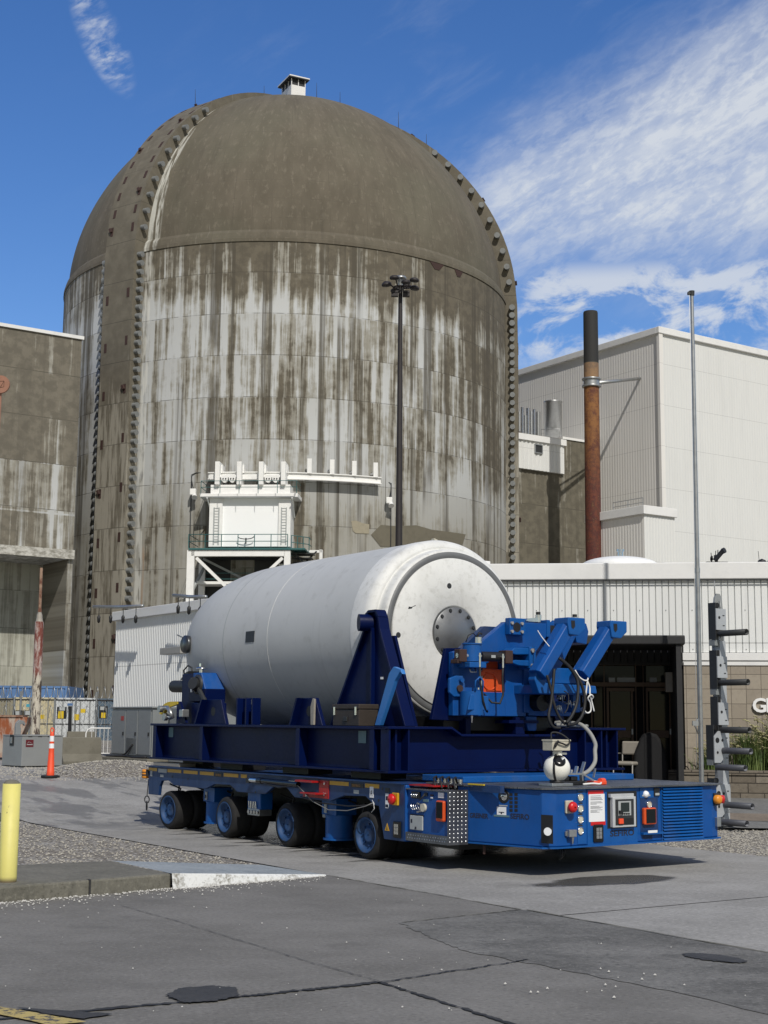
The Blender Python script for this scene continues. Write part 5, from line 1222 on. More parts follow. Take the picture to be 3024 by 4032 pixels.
for k in range(5): mb.cyl((.085,2.98+.05*k,.46),(.08,2.99+.05*k,.56),.009,n=6); 
for k in range(4): mb.cyl((.085,2.93+.085*k,.41),(.07,2.93+.085*k,.41),.026,n=10)
mb.obj('valve_lever','chrome',tr)
for (u,z0,z1) in ((5.15,.30,.66),(2.62,.28,.62),(1.62,.2,.6),(3.9,.3,.6),(1.42,.25,.66)): MB().tube([(.5,u,z1),(.42,u+.05,(z0+z1)/2),(.5,u+.02,z0)],.016,6).obj('hydraulic_hose','rubber',tr)
for k in range(7): u=.4+k*.9; MB().tube([(.25,u,.66),(.3,u+.15,.5),(.45,u+.35,.6),(.35,u+.55,.67)],.013,6).obj('hydraulic_hose','rubber',tr)
MB().box((.28,1.36,.42),(.33,1.50,.5)).obj('junction_box','label_grey',tr,bevel=.01)
# tape strips, plaques, plates
for a,b in((6.42,6.11),(5.72,5.23),(5.15,4.67),(4.59,4.14),(3.82,3.37),(3.29,3.11),(.87,.41),(.03,-.29)):
    MB().box((-.004,b,.884),(-.0005,a,.934)).obj('reflective_tape','tape_yellow',tr)
for a,b in((4.11,3.85),(.36,.06)):
    p=MB().box((-.005,b,.872),(-.0005,a,.93)).obj('name_plaque','plaque_black',tr)
    text('SEFIRO',.042,'gold',TM((-.0055,a-.03,.885),(0,-1,0),(0,0,1)),tr,'plaque_lettering',.0006,sx=1.35 if a>1 else 1.5)
MB().box((-.004,5.75,.87),(-.0005,6.06,.93)).obj('type_plate','label_grey',tr)
MB().box((-.004,6.28,.80),(-.0005,6.36,.90)).box((-.004,5.86,.80),(-.0005,5.98,.84)).box((-.004,.17,.80),(-.0005,.29,.845)).obj('sticker','label_grey',tr)
p=MB().box((-.005,-.165,.765),(-.0005,-.08,.90)).obj('letter_plate','paper',tr); text('A',.10,'ink',TM((-.0056,-.095,.79),(0,-1,0),(0,0,1)),tr,'plate_letter',.0006,sx=.7)
p=MB().box((-.004,-.50,.655),(-.0005,-.43,.83)).obj('sticker','paper',tr)
MB().box((-.005,-.495,.665),(-.0045,-.435,.70)).box((-.005,-.49,.75),(-.0045,-.44,.80)).obj('sticker_print','ink',tr)
MB().box((-.004,-.52,.845),(-.0005,-.42,.90)).obj('type_plate','dark_steel',tr)
MB().prism([(-.52,.385),(-.42,.385),(-.47,.475)],lambda a,b,c:(-.004+c,a,b),.0035).obj('warning_triangle','tape_yellow',tr); MB().prism([(-.48,.395),(-.46,.395),(-.468,.44)],lambda a,b,c:(-.0055+c,a,b),.001).obj('warning_mark','ink',tr)
for u,z in((5.55,.82),(5.0,.80),(3.55,.72),(2.85,.70),(-.36,.885),(-.28,.74)):
    MB().cyl((-.003,u,z),(-.0005,u,z),.018,n=12).obj('bolt_hole','black',tr)
# beacon at rear corner with shackle chain
MB().box((-.03,6.42,.80),(.07,6.47,.90)).obj('beacon_bracket','dark_steel',tr); b_=MB().lathe([(.01,-.075),(.06,-.072),(.066,-.05),(.066,.05),(.06,.07),(.01,.075)],(.0,6.53,.83),(0,0,1),20).obj('beacon','amber',tr)
MB().lathe([(.068,-.03),(.068,-.005)],(0,6.53,.83),(0,0,1),20).lathe([(.068,.02),(.068,.035)],(0,6.53,.83),(0,0,1),20).obj('beacon_guard','dark_steel',b_)
MB().torus((.02,6.50,.42),.055,.009,(1,.3,0)).torus((.02,6.50,.32),.07,.009,(.9,-.3,0)).cyl((.02,6.46,.75),(.02,6.50,.48),.008,n=6).obj('towing_shackle','dark_steel',tr)
# red bracket with ram
MB().box((-.012,.88,.70),(.0,1.12,.935)).box((-.14,1.10,.90),(.0,1.53,.925)).box((-.14,1.0,.75),(.0,1.4,.77)).box((-.012,1.12,.70),(.0,1.53,.745)).obj('ram_bracket','bracket_red',tr,bevel=.003)
mb=MB()
for u,z in((.97,.90),(.97,.76),(1.42,.72)): mb.cyl((-.026,u,z),(-.012,u,z),.022,n=12)
mb.obj('bracket_bolt','chrome',tr)
MB().cyl((-.09,1.52,.862),(-.09,2.55,.872),.038,n=20).cyl((-.09,2.5,.872),(-.09,2.62,.872),.045,n=20).obj('hydraulic_ram','black_gloss',tr)
MB().cyl((-.09,2.62,.872),(-.09,2.84,.872),.034,n=16).box((-.105,1.56,.899),(-.08,1.75,.905)).obj('ram_rod','chrome',tr)
MB().box((-.12,2.84,.83),(-.0,2.93,.9)).obj('ram_clevis','black',tr)
MB().tube([(-.10,1.63,.87),(-.11,1.48,.84),(-.09,1.15,.66),(-.09,.75,.57),(-.09,.3,.585),(-.08,-.1,.66),(-.05,-.23,.71)],.006,6).obj('cable','cable_grey',tr)
MB().tube([(-.05,-.23,.71),(-.04,-.245,.64),(-.05,-.19,.59)],.004,6).tube([(-.04,-.19,.74),(-.05,-.25,.70),(-.04,-.23,.64)],.004,6).obj('cable_tie','rope_white',tr)
MB().tube([(-.06,1.5,.70),(-.06,1.0,.645),(-.06,.3,.64),(-.04,-.22,.68)],.010,6).obj('cable','rubber',tr)
MB().tube([(-.11,2.5,.87),(-.12,2.35,.84),(-.12,2.0,.80),(-.12,1.6,.85)],.009,6).obj('cable','rubber',tr)
# emergency stop + lamp on pillar
def stopb(x,u,z,nrm,par,s=1.):
    nrm=Vector(nrm); c=Vector((x,u,z)); t_=Vector((0,0,1)).cross(nrm).normalized()
    M=Matrix((t_,Vector((0,0,1)),nrm)).transposed().to_4x4(); M.translation=c
    e=MB().box((-.06*s,-.075*s,0),(.06*s,.075*s,.03),M).obj('stop_button_box','tape_yellow' if s>.96 else 'camera_beige',par,bevel=.008)
    MB().lathe([(.03*s,.03),(.03*s,.045),(.055*s,.05),(.066*s,.07),(.060*s,.095),(.035*s,.11),(.01,.113)],c,tuple(nrm),24).obj('stop_button','signal_red',e)
def worklamp(x,u,z,nrm,par):
    nrm=Vector(nrm).normalized(); t_=Vector((0,0,1)).cross(nrm).normalized(); M=Matrix((t_,Vector((0,0,1)),nrm)).transposed().to_4x4(); M.translation=Vector((x,u,z))
    e=MB().box((-.08,-.10,-.002),(.08,.10,.02),M).obj('work_lamp','black_gloss',par,bevel=.012)
    mb=MB()
    for i in range(2):
        for j in range(3): mb.box((-.045+.047*i,-.058+.042*j,.021),(-.004+.047*i,-.02+.042*j,.027),M)
    mb.obj('lamp_led','chrome',e)
stopb(-.002,-.67,.775,(-1,0,0),tr); worklamp(-.002,-.70,.415,(-1,0,0),tr)
# valve control box in front of the pillar
cbx=.02
MB().box((.03,-1.68,.335),(.30,-.86,.90)).obj('control_box','blue_pack',tr)
mb=MB().box((.0,-1.715,.30),(.29,-1.70,.925)); mb.cm=1
for i in range(5):
    for j in range(13): 
        x=.028+.058*i; z=.335+.0465*j; M=Matrix.Translation((x,-1.716,z))@Matrix.Rotation(.6 if (i+j)%2 else .9,4,'Y')
        mb.lathe([(.011,0),(.008,.004),(.001,.0055)],(x,-1.715,z),(0,-1,0),8)
mb.obj('control_box_end',['tread_plate','tread_lug'],tr)
mb=MB().box((.0,-1.70,.30),(.05,-.86,.40)); mb.cm=1
for i in range(16):
    for j in range(2): mb.lathe([(.008,0),(.001,.004)],(-.0,-.90-.05*i-.02*j,.335+.035*j),(-1,0,0),6)
mb.obj('control_box_sill',['tread_plate','tread_lug'],tr)
mb=MB().box((.0,-1.70,.902),(.32,-.86,.915)); mb.cm=1
for i in range(15):
    for j in range(6): mb.lathe([(.009,0),(.001,.004)],(.03+.05*j,-.9-.053*i,.915),(0,0,1),6)
mb.obj('control_box_top',['tread_plate','tread_lug'],tr)
X0=.03
def pan(u0,u1,z0,z1,mat,nm,t_=.01,par=tr,bv=0): return MB().box((X0-t_,u0,z0),(X0-.0005,u1,z1)).obj(nm,mat,par,bevel=bv)
e=pan(-1.19,-.93,.43,.60,'label_grey','document_box',.02,tr,.008); MB().box((X0-.0215,-.985,.51),(X0-.020,-.955,.555)).box((X0-.03,-1.07,.44),(X0-.02,-1.05,.47)).obj('box_mark','ink',e)
pan(-1.2,-.92,.60,.61,'black','box_hinge',.012)
e=pan(-1.13,-.97,.80,.88,'black','lever_bank',.03,tr,.005)
mb=MB()
for k in range(4): mb.tube([(X0-.03,-.99-.035*k,.865),(X0-.045,-1.0-.035*k,.84),(X0-.04,-1.0-.035*k,.815)],.008,6)
mb.obj('lever','chrome',e)
mb=MB()
for k in range(4): u=-.97-.045*k; mb.tube([(X0,u,.735),(X0-.03,u,.72),(X0-.03,u-.01,.68+.01*k),(X0-.035,u-.05,.67)],.007,6)
mb.tube([(X0-.01,-.95,.70),(X0-.03,-1.02,.69),(X0-.03,-1.08,.685)],.007,6)
for k in range(3): mb.cyl((X0,-1.10-.03*k,.745-.005*k),(X0-.03,-1.10-.03*k,.745-.005*k),.011,n=8).cyl((X0,-1.10-.03*k,.645+.005*k),(X0-.03,-1.10-.03*k,.645+.005*k),.011,n=8)
mb.obj('pipe_union','chrome',tr)
MB().cyl((X0-.03,-1.205,.70),(X0,-1.205,.70),.048,n=20).obj('filter_cap','gauge_face',tr)
MB().box((X0-.015,-1.27,.835),(X0,-1.21,.875)).tube([(X0-.02,-1.235,.855),(X0-.03,-1.19,.81),(X0-.03,-1.15,.785)],.010,6).obj('ball_valve','dark_steel',tr)
pan(-1.29,-1.19,.77,.80,'tag_teal','type_plate'); pan(-1.39,-1.33,.845,.86,'rust_dark','type_plate'); pan(-1.38,-1.34,.815,.83,'paper','sticker'); pan(-1.60,-1.49,.83,.89,'paper','sticker')
e=pan(-1.645,-1.49,.56,.80,'orange_tank','gauge_guard',.05,tr,.02); MB().box((X0-.056,-1.63,.60),(X0-.05,-1.515,.785)).obj('gauge_glass','dark_glass',e)
# hydraulic fittings on the deck above the box
for k in range(4): u=-1.05-.13*k; MB().tube([(.35,u,.95),(.30,u-.02,1.06),(.22,u-.08,1.04),(.16,u-.2,.93)],.013,6).obj('deck_hose','rubber',tr)
for u in(-1.06,-1.2,-1.32,-1.42,-1.5): MB().cyl((.34,u,.94),(.34,u,1.01),.02,n=10).cyl((.34,u,1.0),(.34,u,1.035),.028,n=6).obj('hydraulic_coupling','chrome',tr)
MB().box((.05,-1.35,.945),(.6,-.86,.96)).obj('deck_strip','bracket_red',tr)
MB().box((.3,-2.3,.91),(.36,-1.74,.99)).obj('deck_lip','blue_shaded',tr)
MB().box((.28,-2.02,.985),(.30,-1.72,1.0)).obj('reflective_tape','yellow',tr)
# power pack (angled nose)
P=[(.30,-1.70),(.56,-2.72),(.72,-2.78),(1.07,-2.76),(1.07,-2.76),(3.36,-2.64),(3.50,-2.60),(3.50,-1.5),(.30,-1.5)]
P=[p for i,p in enumerate(P) if i!=4]
pk=MB().prism(P,lambda a,b,c:(a,b,.335+c),.63).obj('power_pack','blue_pack',tr,bevel=.012)
Pt=[(.27,-1.66),(.53,-2.75),(.71,-2.83),(1.07,-2.81),(3.38,-2.69),(3.55,-2.64),(3.55,-.9),(.27,-.9)]
MB().prism(Pt,lambda a,b,c:(a,b,.965+c),.018).obj('pack_deck','deck_plate',tr)
MB().prism([(.28,-1.66),(.54,-2.74),(.71,-2.81),(1.07,-2.79),(3.38,-2.67),(3.52,-2.63),(3.52,-1.5),(.28,-1.5)],lambda a,b,c:(a,b,.315+c),.018).obj('pack_skirt','blue_light',tr)
MB().box((.5,-1.35,.984),(3.3,-.5,1.06)).obj('pack_bridge','blue_light',tr,bevel=.01)
# frames on the pack faces: side face S, nose face N
ps0=Vector((.30,-1.70,0)); ps1=Vector((.56,-2.72,0)); dS=(ps1-ps0).normalized(); nS=Vector((dS.y,-dS.x,0)); nS=nS if nS.x<0 else -nS
SM=Matrix((dS,Vector((0,0,1)),nS)).transposed().to_4x4(); SM.translation=ps0+nS*.0005
def sb(x0,x1,z0,z1,mat,nm,d=.004,d0=0,par=tr,bv=0): return MB().box((x0,z0,d0),(x1,z1,d),SM).obj(nm,mat,par,bevel=bv)
LS=(ps1-ps0).length
def SP(x,y):  # survey pixel on side face
    Fi=(VF@SM).inverted(); o=Fi@Vector((0,0,CH)); d=Fi.to_3x3()@ray(x,y); t_=-o.z/d.z; return o+d*t_
def scr(cx_,cy_): return (1900+.3617*cx_,2900+.3617*cy_)
c=SP(*scr(232,650)); MB().lathe([(.05,.0),(.05,.006),(.075,.006),(.08,0)],SM@Vector((c.x,c.y,0)),tuple(nS),24).obj('lamp_ring','black',tr); MB().lathe([(.01,.02),(.03,.018),(.05,.004)],SM@Vector((c.x,c.y,0)),tuple(nS),24).obj('marker_lamp','chrome',tr)
mb=MB()
for i in range(2):
    for j in range(5): c=SP(*scr(310+55*i,632+43*j)); mb.box((c.x-.022,c.y-.016,-.001),(c.x+.022,c.y+.016,.002),SM)
mb.obj('vent_slot','black',tr)
c=SP(*scr(208,810)); sb(c.x-.065,c.x+.065,c.y-.045,c.y+.045,'paper','sticker'); c=SP(*scr(208,815)); MB().box((c.x-.04,c.y-.015,.0045),(c.x+.04,c.y-.005,.005),SM).box((c.x-.01,c.y-.03,.0045),(c.x+.01,c.y-.015,.005),SM).obj('sticker_print','ink',tr)
c=SP(*scr(208,865)); sb(c.x-.11,c.x+.11,c.y-.01,c.y+.01,'tag_teal','type_plate')
c=SP(*scr(225,752)); sb(c.x-.06,c.x+.06,c.y-.006,c.y+.006,'label_grey','type_plate')
def ST(s,cx_,cy_,size,sx): c=SP(*scr(cx_,cy_)); text(s,size,'ink',SM@Matrix.Translation((c.x,c.y,.001)),tr,'stencil_lettering',.0008,bold=True,sx=sx)
ST('GREINER',-140,880,.075,.9); ST('SEFIRO',302,892,.082,1.05)
# recess with connector
n0=SP(*scr(636,850)); n1=SP(*scr(768,1170))
rcs=MB().box((n0.x,n1.y,-.002),(n1.x,n0.y,.001),SM).obj('socket_recess','black',tr,bevel=.01)
c=SM@Vector((n1.x-.05,(n0.y+n1.y)/2-.02,0)); MB().cyl(c,c+nS*.06+dS*.02,.03,.045,n=16).obj('socket','reflective_white',rcs)
# nose face
pn0=Vector((1.07,-2.76,0)); pn1=Vector((3.36,-2.64,0)); dN=(pn1-pn0).normalized(); nN=Vector((dN.y,-dN.x,0))
NM=Matrix((dN,Vector((0,0,1)),nN)).transposed().to_4x4(); NM.translation=pn0+nN*.0005
def NP(x,y): Fi=(VF@NM).inverted(); o=Fi@Vector((0,0,CH)); d=Fi.to_3x3()@ray(x,y); t_=-o.z/d.z; return o+d*t_
def ncr(a,b): return (2000+.6172*a,2900+.6172*b)
def nb(x0,y0,x1,y1,mat,nm,d=.004,d0=0.,par=tr,bv=0):
    a=NP(*ncr(x0,y0)); b=NP(*ncr(x1,y1)); return MB().box((a.x,b.y,d0),(b.x,a.y,d),NM).obj(nm,mat,par,bevel=bv)
nb(440,335,497,685,'blue_light','gauge_panel',.006,0,tr,.003)
for y in(388,460,530,602):
    c=NP(*ncr(459,y)); o=NM@Vector((c.x,c.y,.006)); g=MB().lathe([(.045,0),(.045,.012),(.036,.014),(.034,.008)],o,tuple(nN),24).obj('gauge','chrome',tr); MB().lathe([(.036,.009),(.001,.0091)],o,tuple(nN),24).obj('gauge_dial','gauge_face',g)
    c=NP(*ncr(459,y-34)); MB().box((c.x-.035,c.y-.008,.006),(c.x+.035,c.y+.008,.008),NM).obj('gauge_plate','dark_steel',tr)
nb(502,338,826,682,'blue_light','control_panel',.007,0,tr,.003)
nb(508,345,605,370,'signal_red','document_strip',.011,.007); nb(525,540,618,563,'signal_red','document_strip',.011,.007)
pp=nb(511,368,614,540,'paper','document',.012,.0072)
mb=MB(); rr=random.Random(5)
for i,y in enumerate((380,390,398,404,418,425,432,446,453,459,470,477,484)):
    a=NP(*ncr(522,y)); b=NP(*ncr(560+rr.random()*42,y)); mb.box((a.x,a.y-.0025,.0122),(b.x,a.y+.002,.0126),NM)
mb.obj('document_text','ink',pp)
nb(628,352,822,578,'black','cabinet_recess',.0085,.0072,tr,.004)
cbn=nb(645,385,795,572,'alu_light','display_cabinet',.06,.009,tr,.006); nb(660,400,780,560,'dark_steel','display_face',.062,.0601,cbn)
nb(635,366,782,384,'alu_light','cabinet_hood',.055,.009,tr,.003)
nb(678,412,760,500,'label_grey','display_bezel',.066,.0622,cbn); nb(693,420,748,478,'screen','display_screen',.068,.0661,cbn)
nb(678,522,706,555,'orange_plastic','isolator_switch',.085,.0622,cbn,.006); nb(712,520,776,552,'black','key_panel',.066,.0622,cbn); nb(680,470,700,490,'black','selector_switch',.09,.0622,cbn)
mb=MB()
for i in range(4): c=NP(*ncr(704+13*i,490)); o=NM@Vector((c.x,c.y,.066)); mb.cyl(o,o+nN*.012,.010,n=10)
mb.obj('push_button','black',cbn)
c=NP(*ncr(570,617)); o=NM@Vector((c.x,c.y,.007)); worklamp(o.x,o.y,o.z,nN,tr)
c=NP(*ncr(648,637)); text('SEFIRO',.092,'ink',NM@Matrix.Translation((c.x,c.y,.008)),tr,'stencil_lettering',.0008,bold=True,sx=1.42)
# recess bay with orange filter
MB().box((NP(*ncr(842,388)).x,NP(*ncr(842,612)).y,-.001),(NP(*ncr(955,388)).x,NP(*ncr(842,390)).y,.002),NM).obj('filter_bay','blue_shaded',tr)
nb(838,330,962,388,'blue_light','fascia_panel',.006)
nb(845,612,975,618,'blue_light','bay_shelf',.05,.0); 
e=nb(850,455,930,558,'orange_tank','gauge_guard',.05,.002,tr,.015); nb(862,462,922,548,'dark_glass','gauge_glass',.056,.0505,e)
c=NP(*ncr(896,433)); o=NM@Vector((c.x,c.y,.002)); g=MB().lathe([(.042,0),(.042,.02),(.034,.022),(.033,.015)],o,tuple(nN),24).obj('gauge','chrome',tr); MB().lathe([(.034,.016),(.001,.0161)],o,tuple(nN),24).obj('gauge_dial','gauge_face',g)
nb(926,328,962,380,'black','meter',.02,.0062,tr,.004); nb(932,360,958,374,'label_grey','meter_dial',.0215,.0201)
c=NP(*ncr(876,368)); o=NM@Vector((c.x,c.y,.0062)); MB().lathe([(.001,.035),(.03,.03),(.04,.01),(.042,0)],o,tuple(nN),20).obj('dome_lamp','reflective_white',tr); nb(853,372,905,380,'label_grey','type_plate',.009,.0062)
nb(873,598,932,611,'paper','sticker',.054,.0505); 
mb=MB()
for i in range(8):
    for j in range(4): a=NP(*ncr(862+8*i,626+9*j)); mb.box((a.x-.006,a.y-.006,.0005),(a.x+.006,a.y+.006,.003),NM)
mb.obj('vent_mesh','black',tr)
# louvre grille
g0=NP(*ncr(978,318)); g1=NP(*ncr(1238,645)); N_=17; gr_=MB()
MB().box((g0.x,g1.y,.0003),(g1.x,g0.y,.003),NM).obj('grille_back','ink',tr)
hh=(g0.y-g1.y)/N_
for i in range(N_):
    z=g1.y+hh*i
    gr_.add([NM@Vector(p) for p in((g0.x,z+.002,.034),(g1.x,z+.002,.034),(g1.x,z+hh*.82,.004),(g0.x,z+hh*.82,.004),(g0.x,z-.004,.028),(g1.x,z-.004,.028))],[(0,1,2,3),(4,5,1,0)])
gr_.box((g0.x-.012,g1.y-.01,0),(g0.x,g0.y+.01,.012),NM).box((g1.x,g1.y-.01,0),(g1.x+.012,g0.y+.01,.012),NM); gr_.obj('grille','blue_light',tr)
# stop button + coupling on the chamfer
M_=(Vector((.72,-2.78,0))+Vector((1.07,-2.76,0)))/2
a=VF.inverted()@Vector((0,0,0))
stopb(.90,-2.773,.77,(.057,-1,0),tr,.95)
e=MB().box((.86,-2.84,.44),(.97,-2.772,.52)).cyl((.93,-2.81,.44),(.93,-2.81,.36),.02,.006,n=12).box((.84,-2.80,.45),(.86,-2.775,.50)).obj('coupling','galv',tr,bevel=.005)
# right end: lamps
stopb(3.47,-2.61,.79,(.2,-1,0),tr,.95) if False else None
c=Vector((3.45,-2.62,.79)); MB().box(c+Vector((-.05,-.03,-.075)),c+Vector((.05,.0,.075))).obj('marker_base','dark_steel',tr)
MB().lathe([(.055,0),(.055,.05),(.03,.065),(.001,.067)],c+Vector((-.015,-.03,0)),(0,-1,0),20).obj('marker_lamp','amber',tr); MB().lathe([(.05,0),(.05,.05),(.001,.06)],c+Vector((.06,-.02,.0)),(.4,-1,0),20).obj('tail_lamp','signal_red',tr)
MB().box((3.43,-2.66,.46),(3.50,-2.6,.57)).obj('coupling','galv',tr,bevel=.004)
mb=MB(); mb.tube([(.95,-2.6,.33),(.96,-2.6,.20),(.93,-2.58,.17)],.012,6); mb.tube([(.99,-2.6,.33),(1.0,-2.6,.24),(.97,-2.6,.2)],.008,6); mb.obj('hanging_hook','black',tr)
MB().cyl((.40,-1.88,.3),(.40,-1.88,.2),.018).obj('hanging_pin','rust_dark',tr)
# ------------------------------------------------------------------ navy skid
sk=thing('cask_skid','dark navy steel skid frame with trunnion towers under the cask','skid',(0,0,1.06),VF)
SX,SY0,SY1,ZB,ZT=3.87,-.41,6.42,1.075,1.645
for x0,sgn in((0.,1),(SX,-1)):
    f=lambda x:x0+sgn*x
    mb=MB().box((f(0),SY0,ZT-.035),(f(.34),SY1,ZT)).box((f(0),SY0,ZB),(f(.34),SY1,ZB+.03)).box((f(.15),SY0,ZB+.03),(f(.18),SY1,ZT-.035)); mb.obj('side_rail','navy',sk,bevel=.004)
    for u in(6.25,4.60,1.72,-.10):
        MB().box((f(.012),u-.02,ZB+.03),(f(.149),u+.02,ZT-.035)).box((f(.004),u-.05,ZB+.031),(f(.016),u+.05,ZT-.036)).obj('stiffener','navy',sk,bevel=.003)
for a,b in((6.02,5.86),(.42,.24)):
    MB().box((.143,b,1.43),(.1495,a,1.585)).obj('tag_plate','tag_teal',sk)
# front cross beam with dip
fr=[(0.02,ZB),(0.02,ZT),(.98,ZT),(1.14,1.555),(2.73,1.555),(2.84,ZT),(SX-.02,ZT),(SX-.02,ZB)]
MB().prism([(a,min(b,ZT-.03) if b>1.6 else b-.03 if b>1.2 else b+.03) for a,b in fr],lambda a,b,c:(a,SY0+.10+c,b),.03).obj('front_web','navy',sk)
def flange(pts,y0,y1,t_,mat='navy',nm='front_flange'):
    mb=MB(); n_=len(pts); vs=[]
    for x,z in pts: vs+= [(x,y0,z),(x,y1,z),(x,y1,z-t_),(x,y0,z-t_)]
    fs=[]
    for i in range(n_-1):
        for k in range(4): fs.append((4*i+k,4*i+(k+1)%4,4*i+4+(k+1)%4,4*i+4+k))
    fs+= [(0,1,2,3),(4*n_-4,4*n_-3,4*n_-2,4*n_-1)]; mb.add(vs,fs); return mb.obj(nm,mat,sk,bevel=.003)
flange([(.0,ZT+.002),(.98,ZT+.002),(1.14,1.557),(2.73,1.557),(2.84,ZT+.002),(SX+.13,ZT+.002)],SY0-.07,SY0+.25,.03)
flange([(.0,ZB+.028),(SX+.1,ZB+.028)],SY0-.07,SY0+.25,.03)
for x in(.02,.31,3.25,3.55,SX-.03): MB().box((x,SY0-.05,ZB+.03),(x+.025,SY0+.10,ZT-.03)).obj('stiffener','navy',sk)
MB().prism([(.02,ZB),(.02,ZT-.03),(SX-.02,ZT-.03),(SX-.02,ZB)],lambda a,b,c:(a,SY1-.1+c,b),.03).obj('rear_web','navy',sk)
for u in(.5,2.2,4.0): MB().box((.2,u,ZB),(SX-.2,u+.2,ZB+.35)).obj('cross_beam','navy',sk)
# bearing pads between skid and deck
for u in(.2,2.0,3.9,5.2):
    for x in(.35,SX-.75): MB().box((x,u,.972),(x+.4,u+.7,ZB)).obj('bearing_pad','black',sk)
MB().box((.02,5.35,.975),(.3,6.3,1.03)).obj('timber_pad','chair_vinyl',sk)
# lifting brackets on the rail
def brk(name,pts,x,th,hole=None,r_=.045,mat='navy'):
    o=MB().prism(pts,lambda a,b,c:(x+c,a,b),th).obj(name,mat,sk,bevel=.006)
    if hole: MB().cyl((x-.002,hole[0],hole[1]),(x-.0005,hole[0],hole[1]),r_,n=20).lathe([(r_,-.003),(r_+.015,-.003)],(x-.0,hole[0],hole[1]),(-1,0,0),20).obj('hole','black',o)
    return o
brk('lifting_lug',[(5.05,ZT),(4.84,2.02),(4.36,2.02),(4.18,ZT)],.2,.06,(4.6,1.84),.07); MB().prism([(5.05,ZT),(4.84,2.02),(4.80,2.02),(5.01,ZT)],lambda a,b,c:(.1+c,a,b),.098).obj('lug_web','navy',sk)
brk('lifting_lug',[(2.13,ZT),(1.95,2.02),(1.60,2.02),(1.40,ZT)],.2,.06,(1.75,1.84),.07); MB().prism([(2.13,ZT),(1.95,2.02),(1.91,2.02),(2.09,ZT)],lambda a,b,c:(.1+c,a,b),.098).obj('lug_web','navy',sk)
MB().prism([(1.58,1.655),(1.57,2.0),(1.61,2.01),(1.66,1.9),(1.65,1.655)],lambda a,b,c:(.165+c,a,b),.03).obj('worn_strip','chair_vinyl',sk)
o=MB().box((.2,3.18,ZT),(.24,3.68,2.03)).box((.10,3.64,ZT),(.2,3.68,2.03)).box((.1,3.17,ZT),(.2,3.21,2.03)).box((.12,3.40,ZT),(.2,3.44,2.03)).obj('keeper_box','navy',sk,bevel=.004)
MB().cyl((.197,3.54,1.86),(.1995,3.54,1.86),.06,n=20).cyl((.197,3.31,1.86),(.1995,3.31,1.86),.05,n=20).obj('hole','black',o); MB().prism([(3.21,1.92),(3.39,1.94),(3.39,2.01),(3.21,2.01),(3.24,1.96)],lambda a,b,c:(.197+c,a,b),.0025).obj('chipped_paint','label_grey',o)
# rear trunnion support (bottom end of the cask)
MB().box((.45,5.75,ZT),(.75,6.22,2.45)).box((.40,5.30,ZT),(.8,5.75,1.98)).obj('rear_tower','navy',sk,bevel=.01)
MB().prism([(5.75,2.10),(5.76,2.46),(5.48,2.46),(5.33,2.2),(5.35,2.10)],lambda a,b,c:(.42+c,a,b),.36).obj('rear_saddle','blue_pack',sk,bevel=.012)
MB().prism([(5.85,2.0),(5.85,2.2),(5.3,2.2),(5.3,2.0)],lambda a,b,c:(.415+c,a,b),.36).obj('rear_saddle','navy',sk,bevel=.01)
MB().lathe([(.155,-.02),(.155,.03),(.12,.04)],(.42,5.56,2.27),(-1,0,0),28).cyl((.38,5.56,2.27),(.30,5.53,2.29),.10,n=24).cyl((.40,5.50,2.2),(.40,5.1,1.85),.04,n=12).obj('locking_screw','dark_steel',sk)
MB().cyl((.5,5.62,2.46),(.5,5.62,2.53),.035,n=14).lathe([(.02,.10),(.09,.08),(.10,.06),(.03,.055)],(.5,5.62,2.46),(0,0,1),20).box((.47,5.59,2.56),(.53,5.65,2.61)).obj('jack_screw','chrome',sk)
MB().cyl((.55,6.18,2.25),(.55,6.72,2.26),.10,n=24).obj('rear_roller','dark_steel',sk)
MB().prism([(6.40,2.36),(6.15,2.36),(6.10,2.5),(6.2,2.48)],lambda a,b,c:(.5+c,a,b),.2).tube([(.6,6.40,2.36),(.6,6.48,2.52),(.6,6.32,2.60),(.6,6.18,2.56),(.6,6.15,2.44)],.014,8).obj('rear_handle','dark_steel',sk)
MB().box((.40,5.76,2.15),(.418,5.80,2.38)).obj('worn_strip','reflective_white',sk)
# shackle and yellow guard at the rear corner
MB().prism([(6.62,1.80)]+[(6.20+.42*math.cos(a),1.80+.20*math.sin(a)) for a in [PI*k/12 for k in range(1,7)]]+[(5.95,2.0),(5.95,1.96)]+[(6.18+.28*math.cos(a),1.78+.14*math.sin(a)) for a in [PI/2-PI/2*k/6 for k in range(7)]],lambda a,b,c:(.25+c,a,b),.05).obj('rear_guard','yellow',sk)
MB().tube([(.22,6.42,1.90),(.20,6.2,1.90),(.18,6.05,1.83),(.2,6.02,1.75),(.22,6.15,1.74),(.22,6.30,1.78)],.035,8).cyl((.2,6.42,1.88),(.14,6.42,1.88),.055,n=14).cyl((.22,6.27,1.75),(.16,6.27,1.75),.06,n=14).obj('shackle','galv',sk)
MB().box((.18,5.62,1.75),(.3,5.75,1.87)).obj('shackle_pin','galv',sk,bevel=.01)
MB().prism([(6.0,ZT),(6.0,2.0),(5.9,2.0),(5.65,1.66)],lambda a,b,c:(.26+c,a,b),.04).obj('gusset','navy',sk)
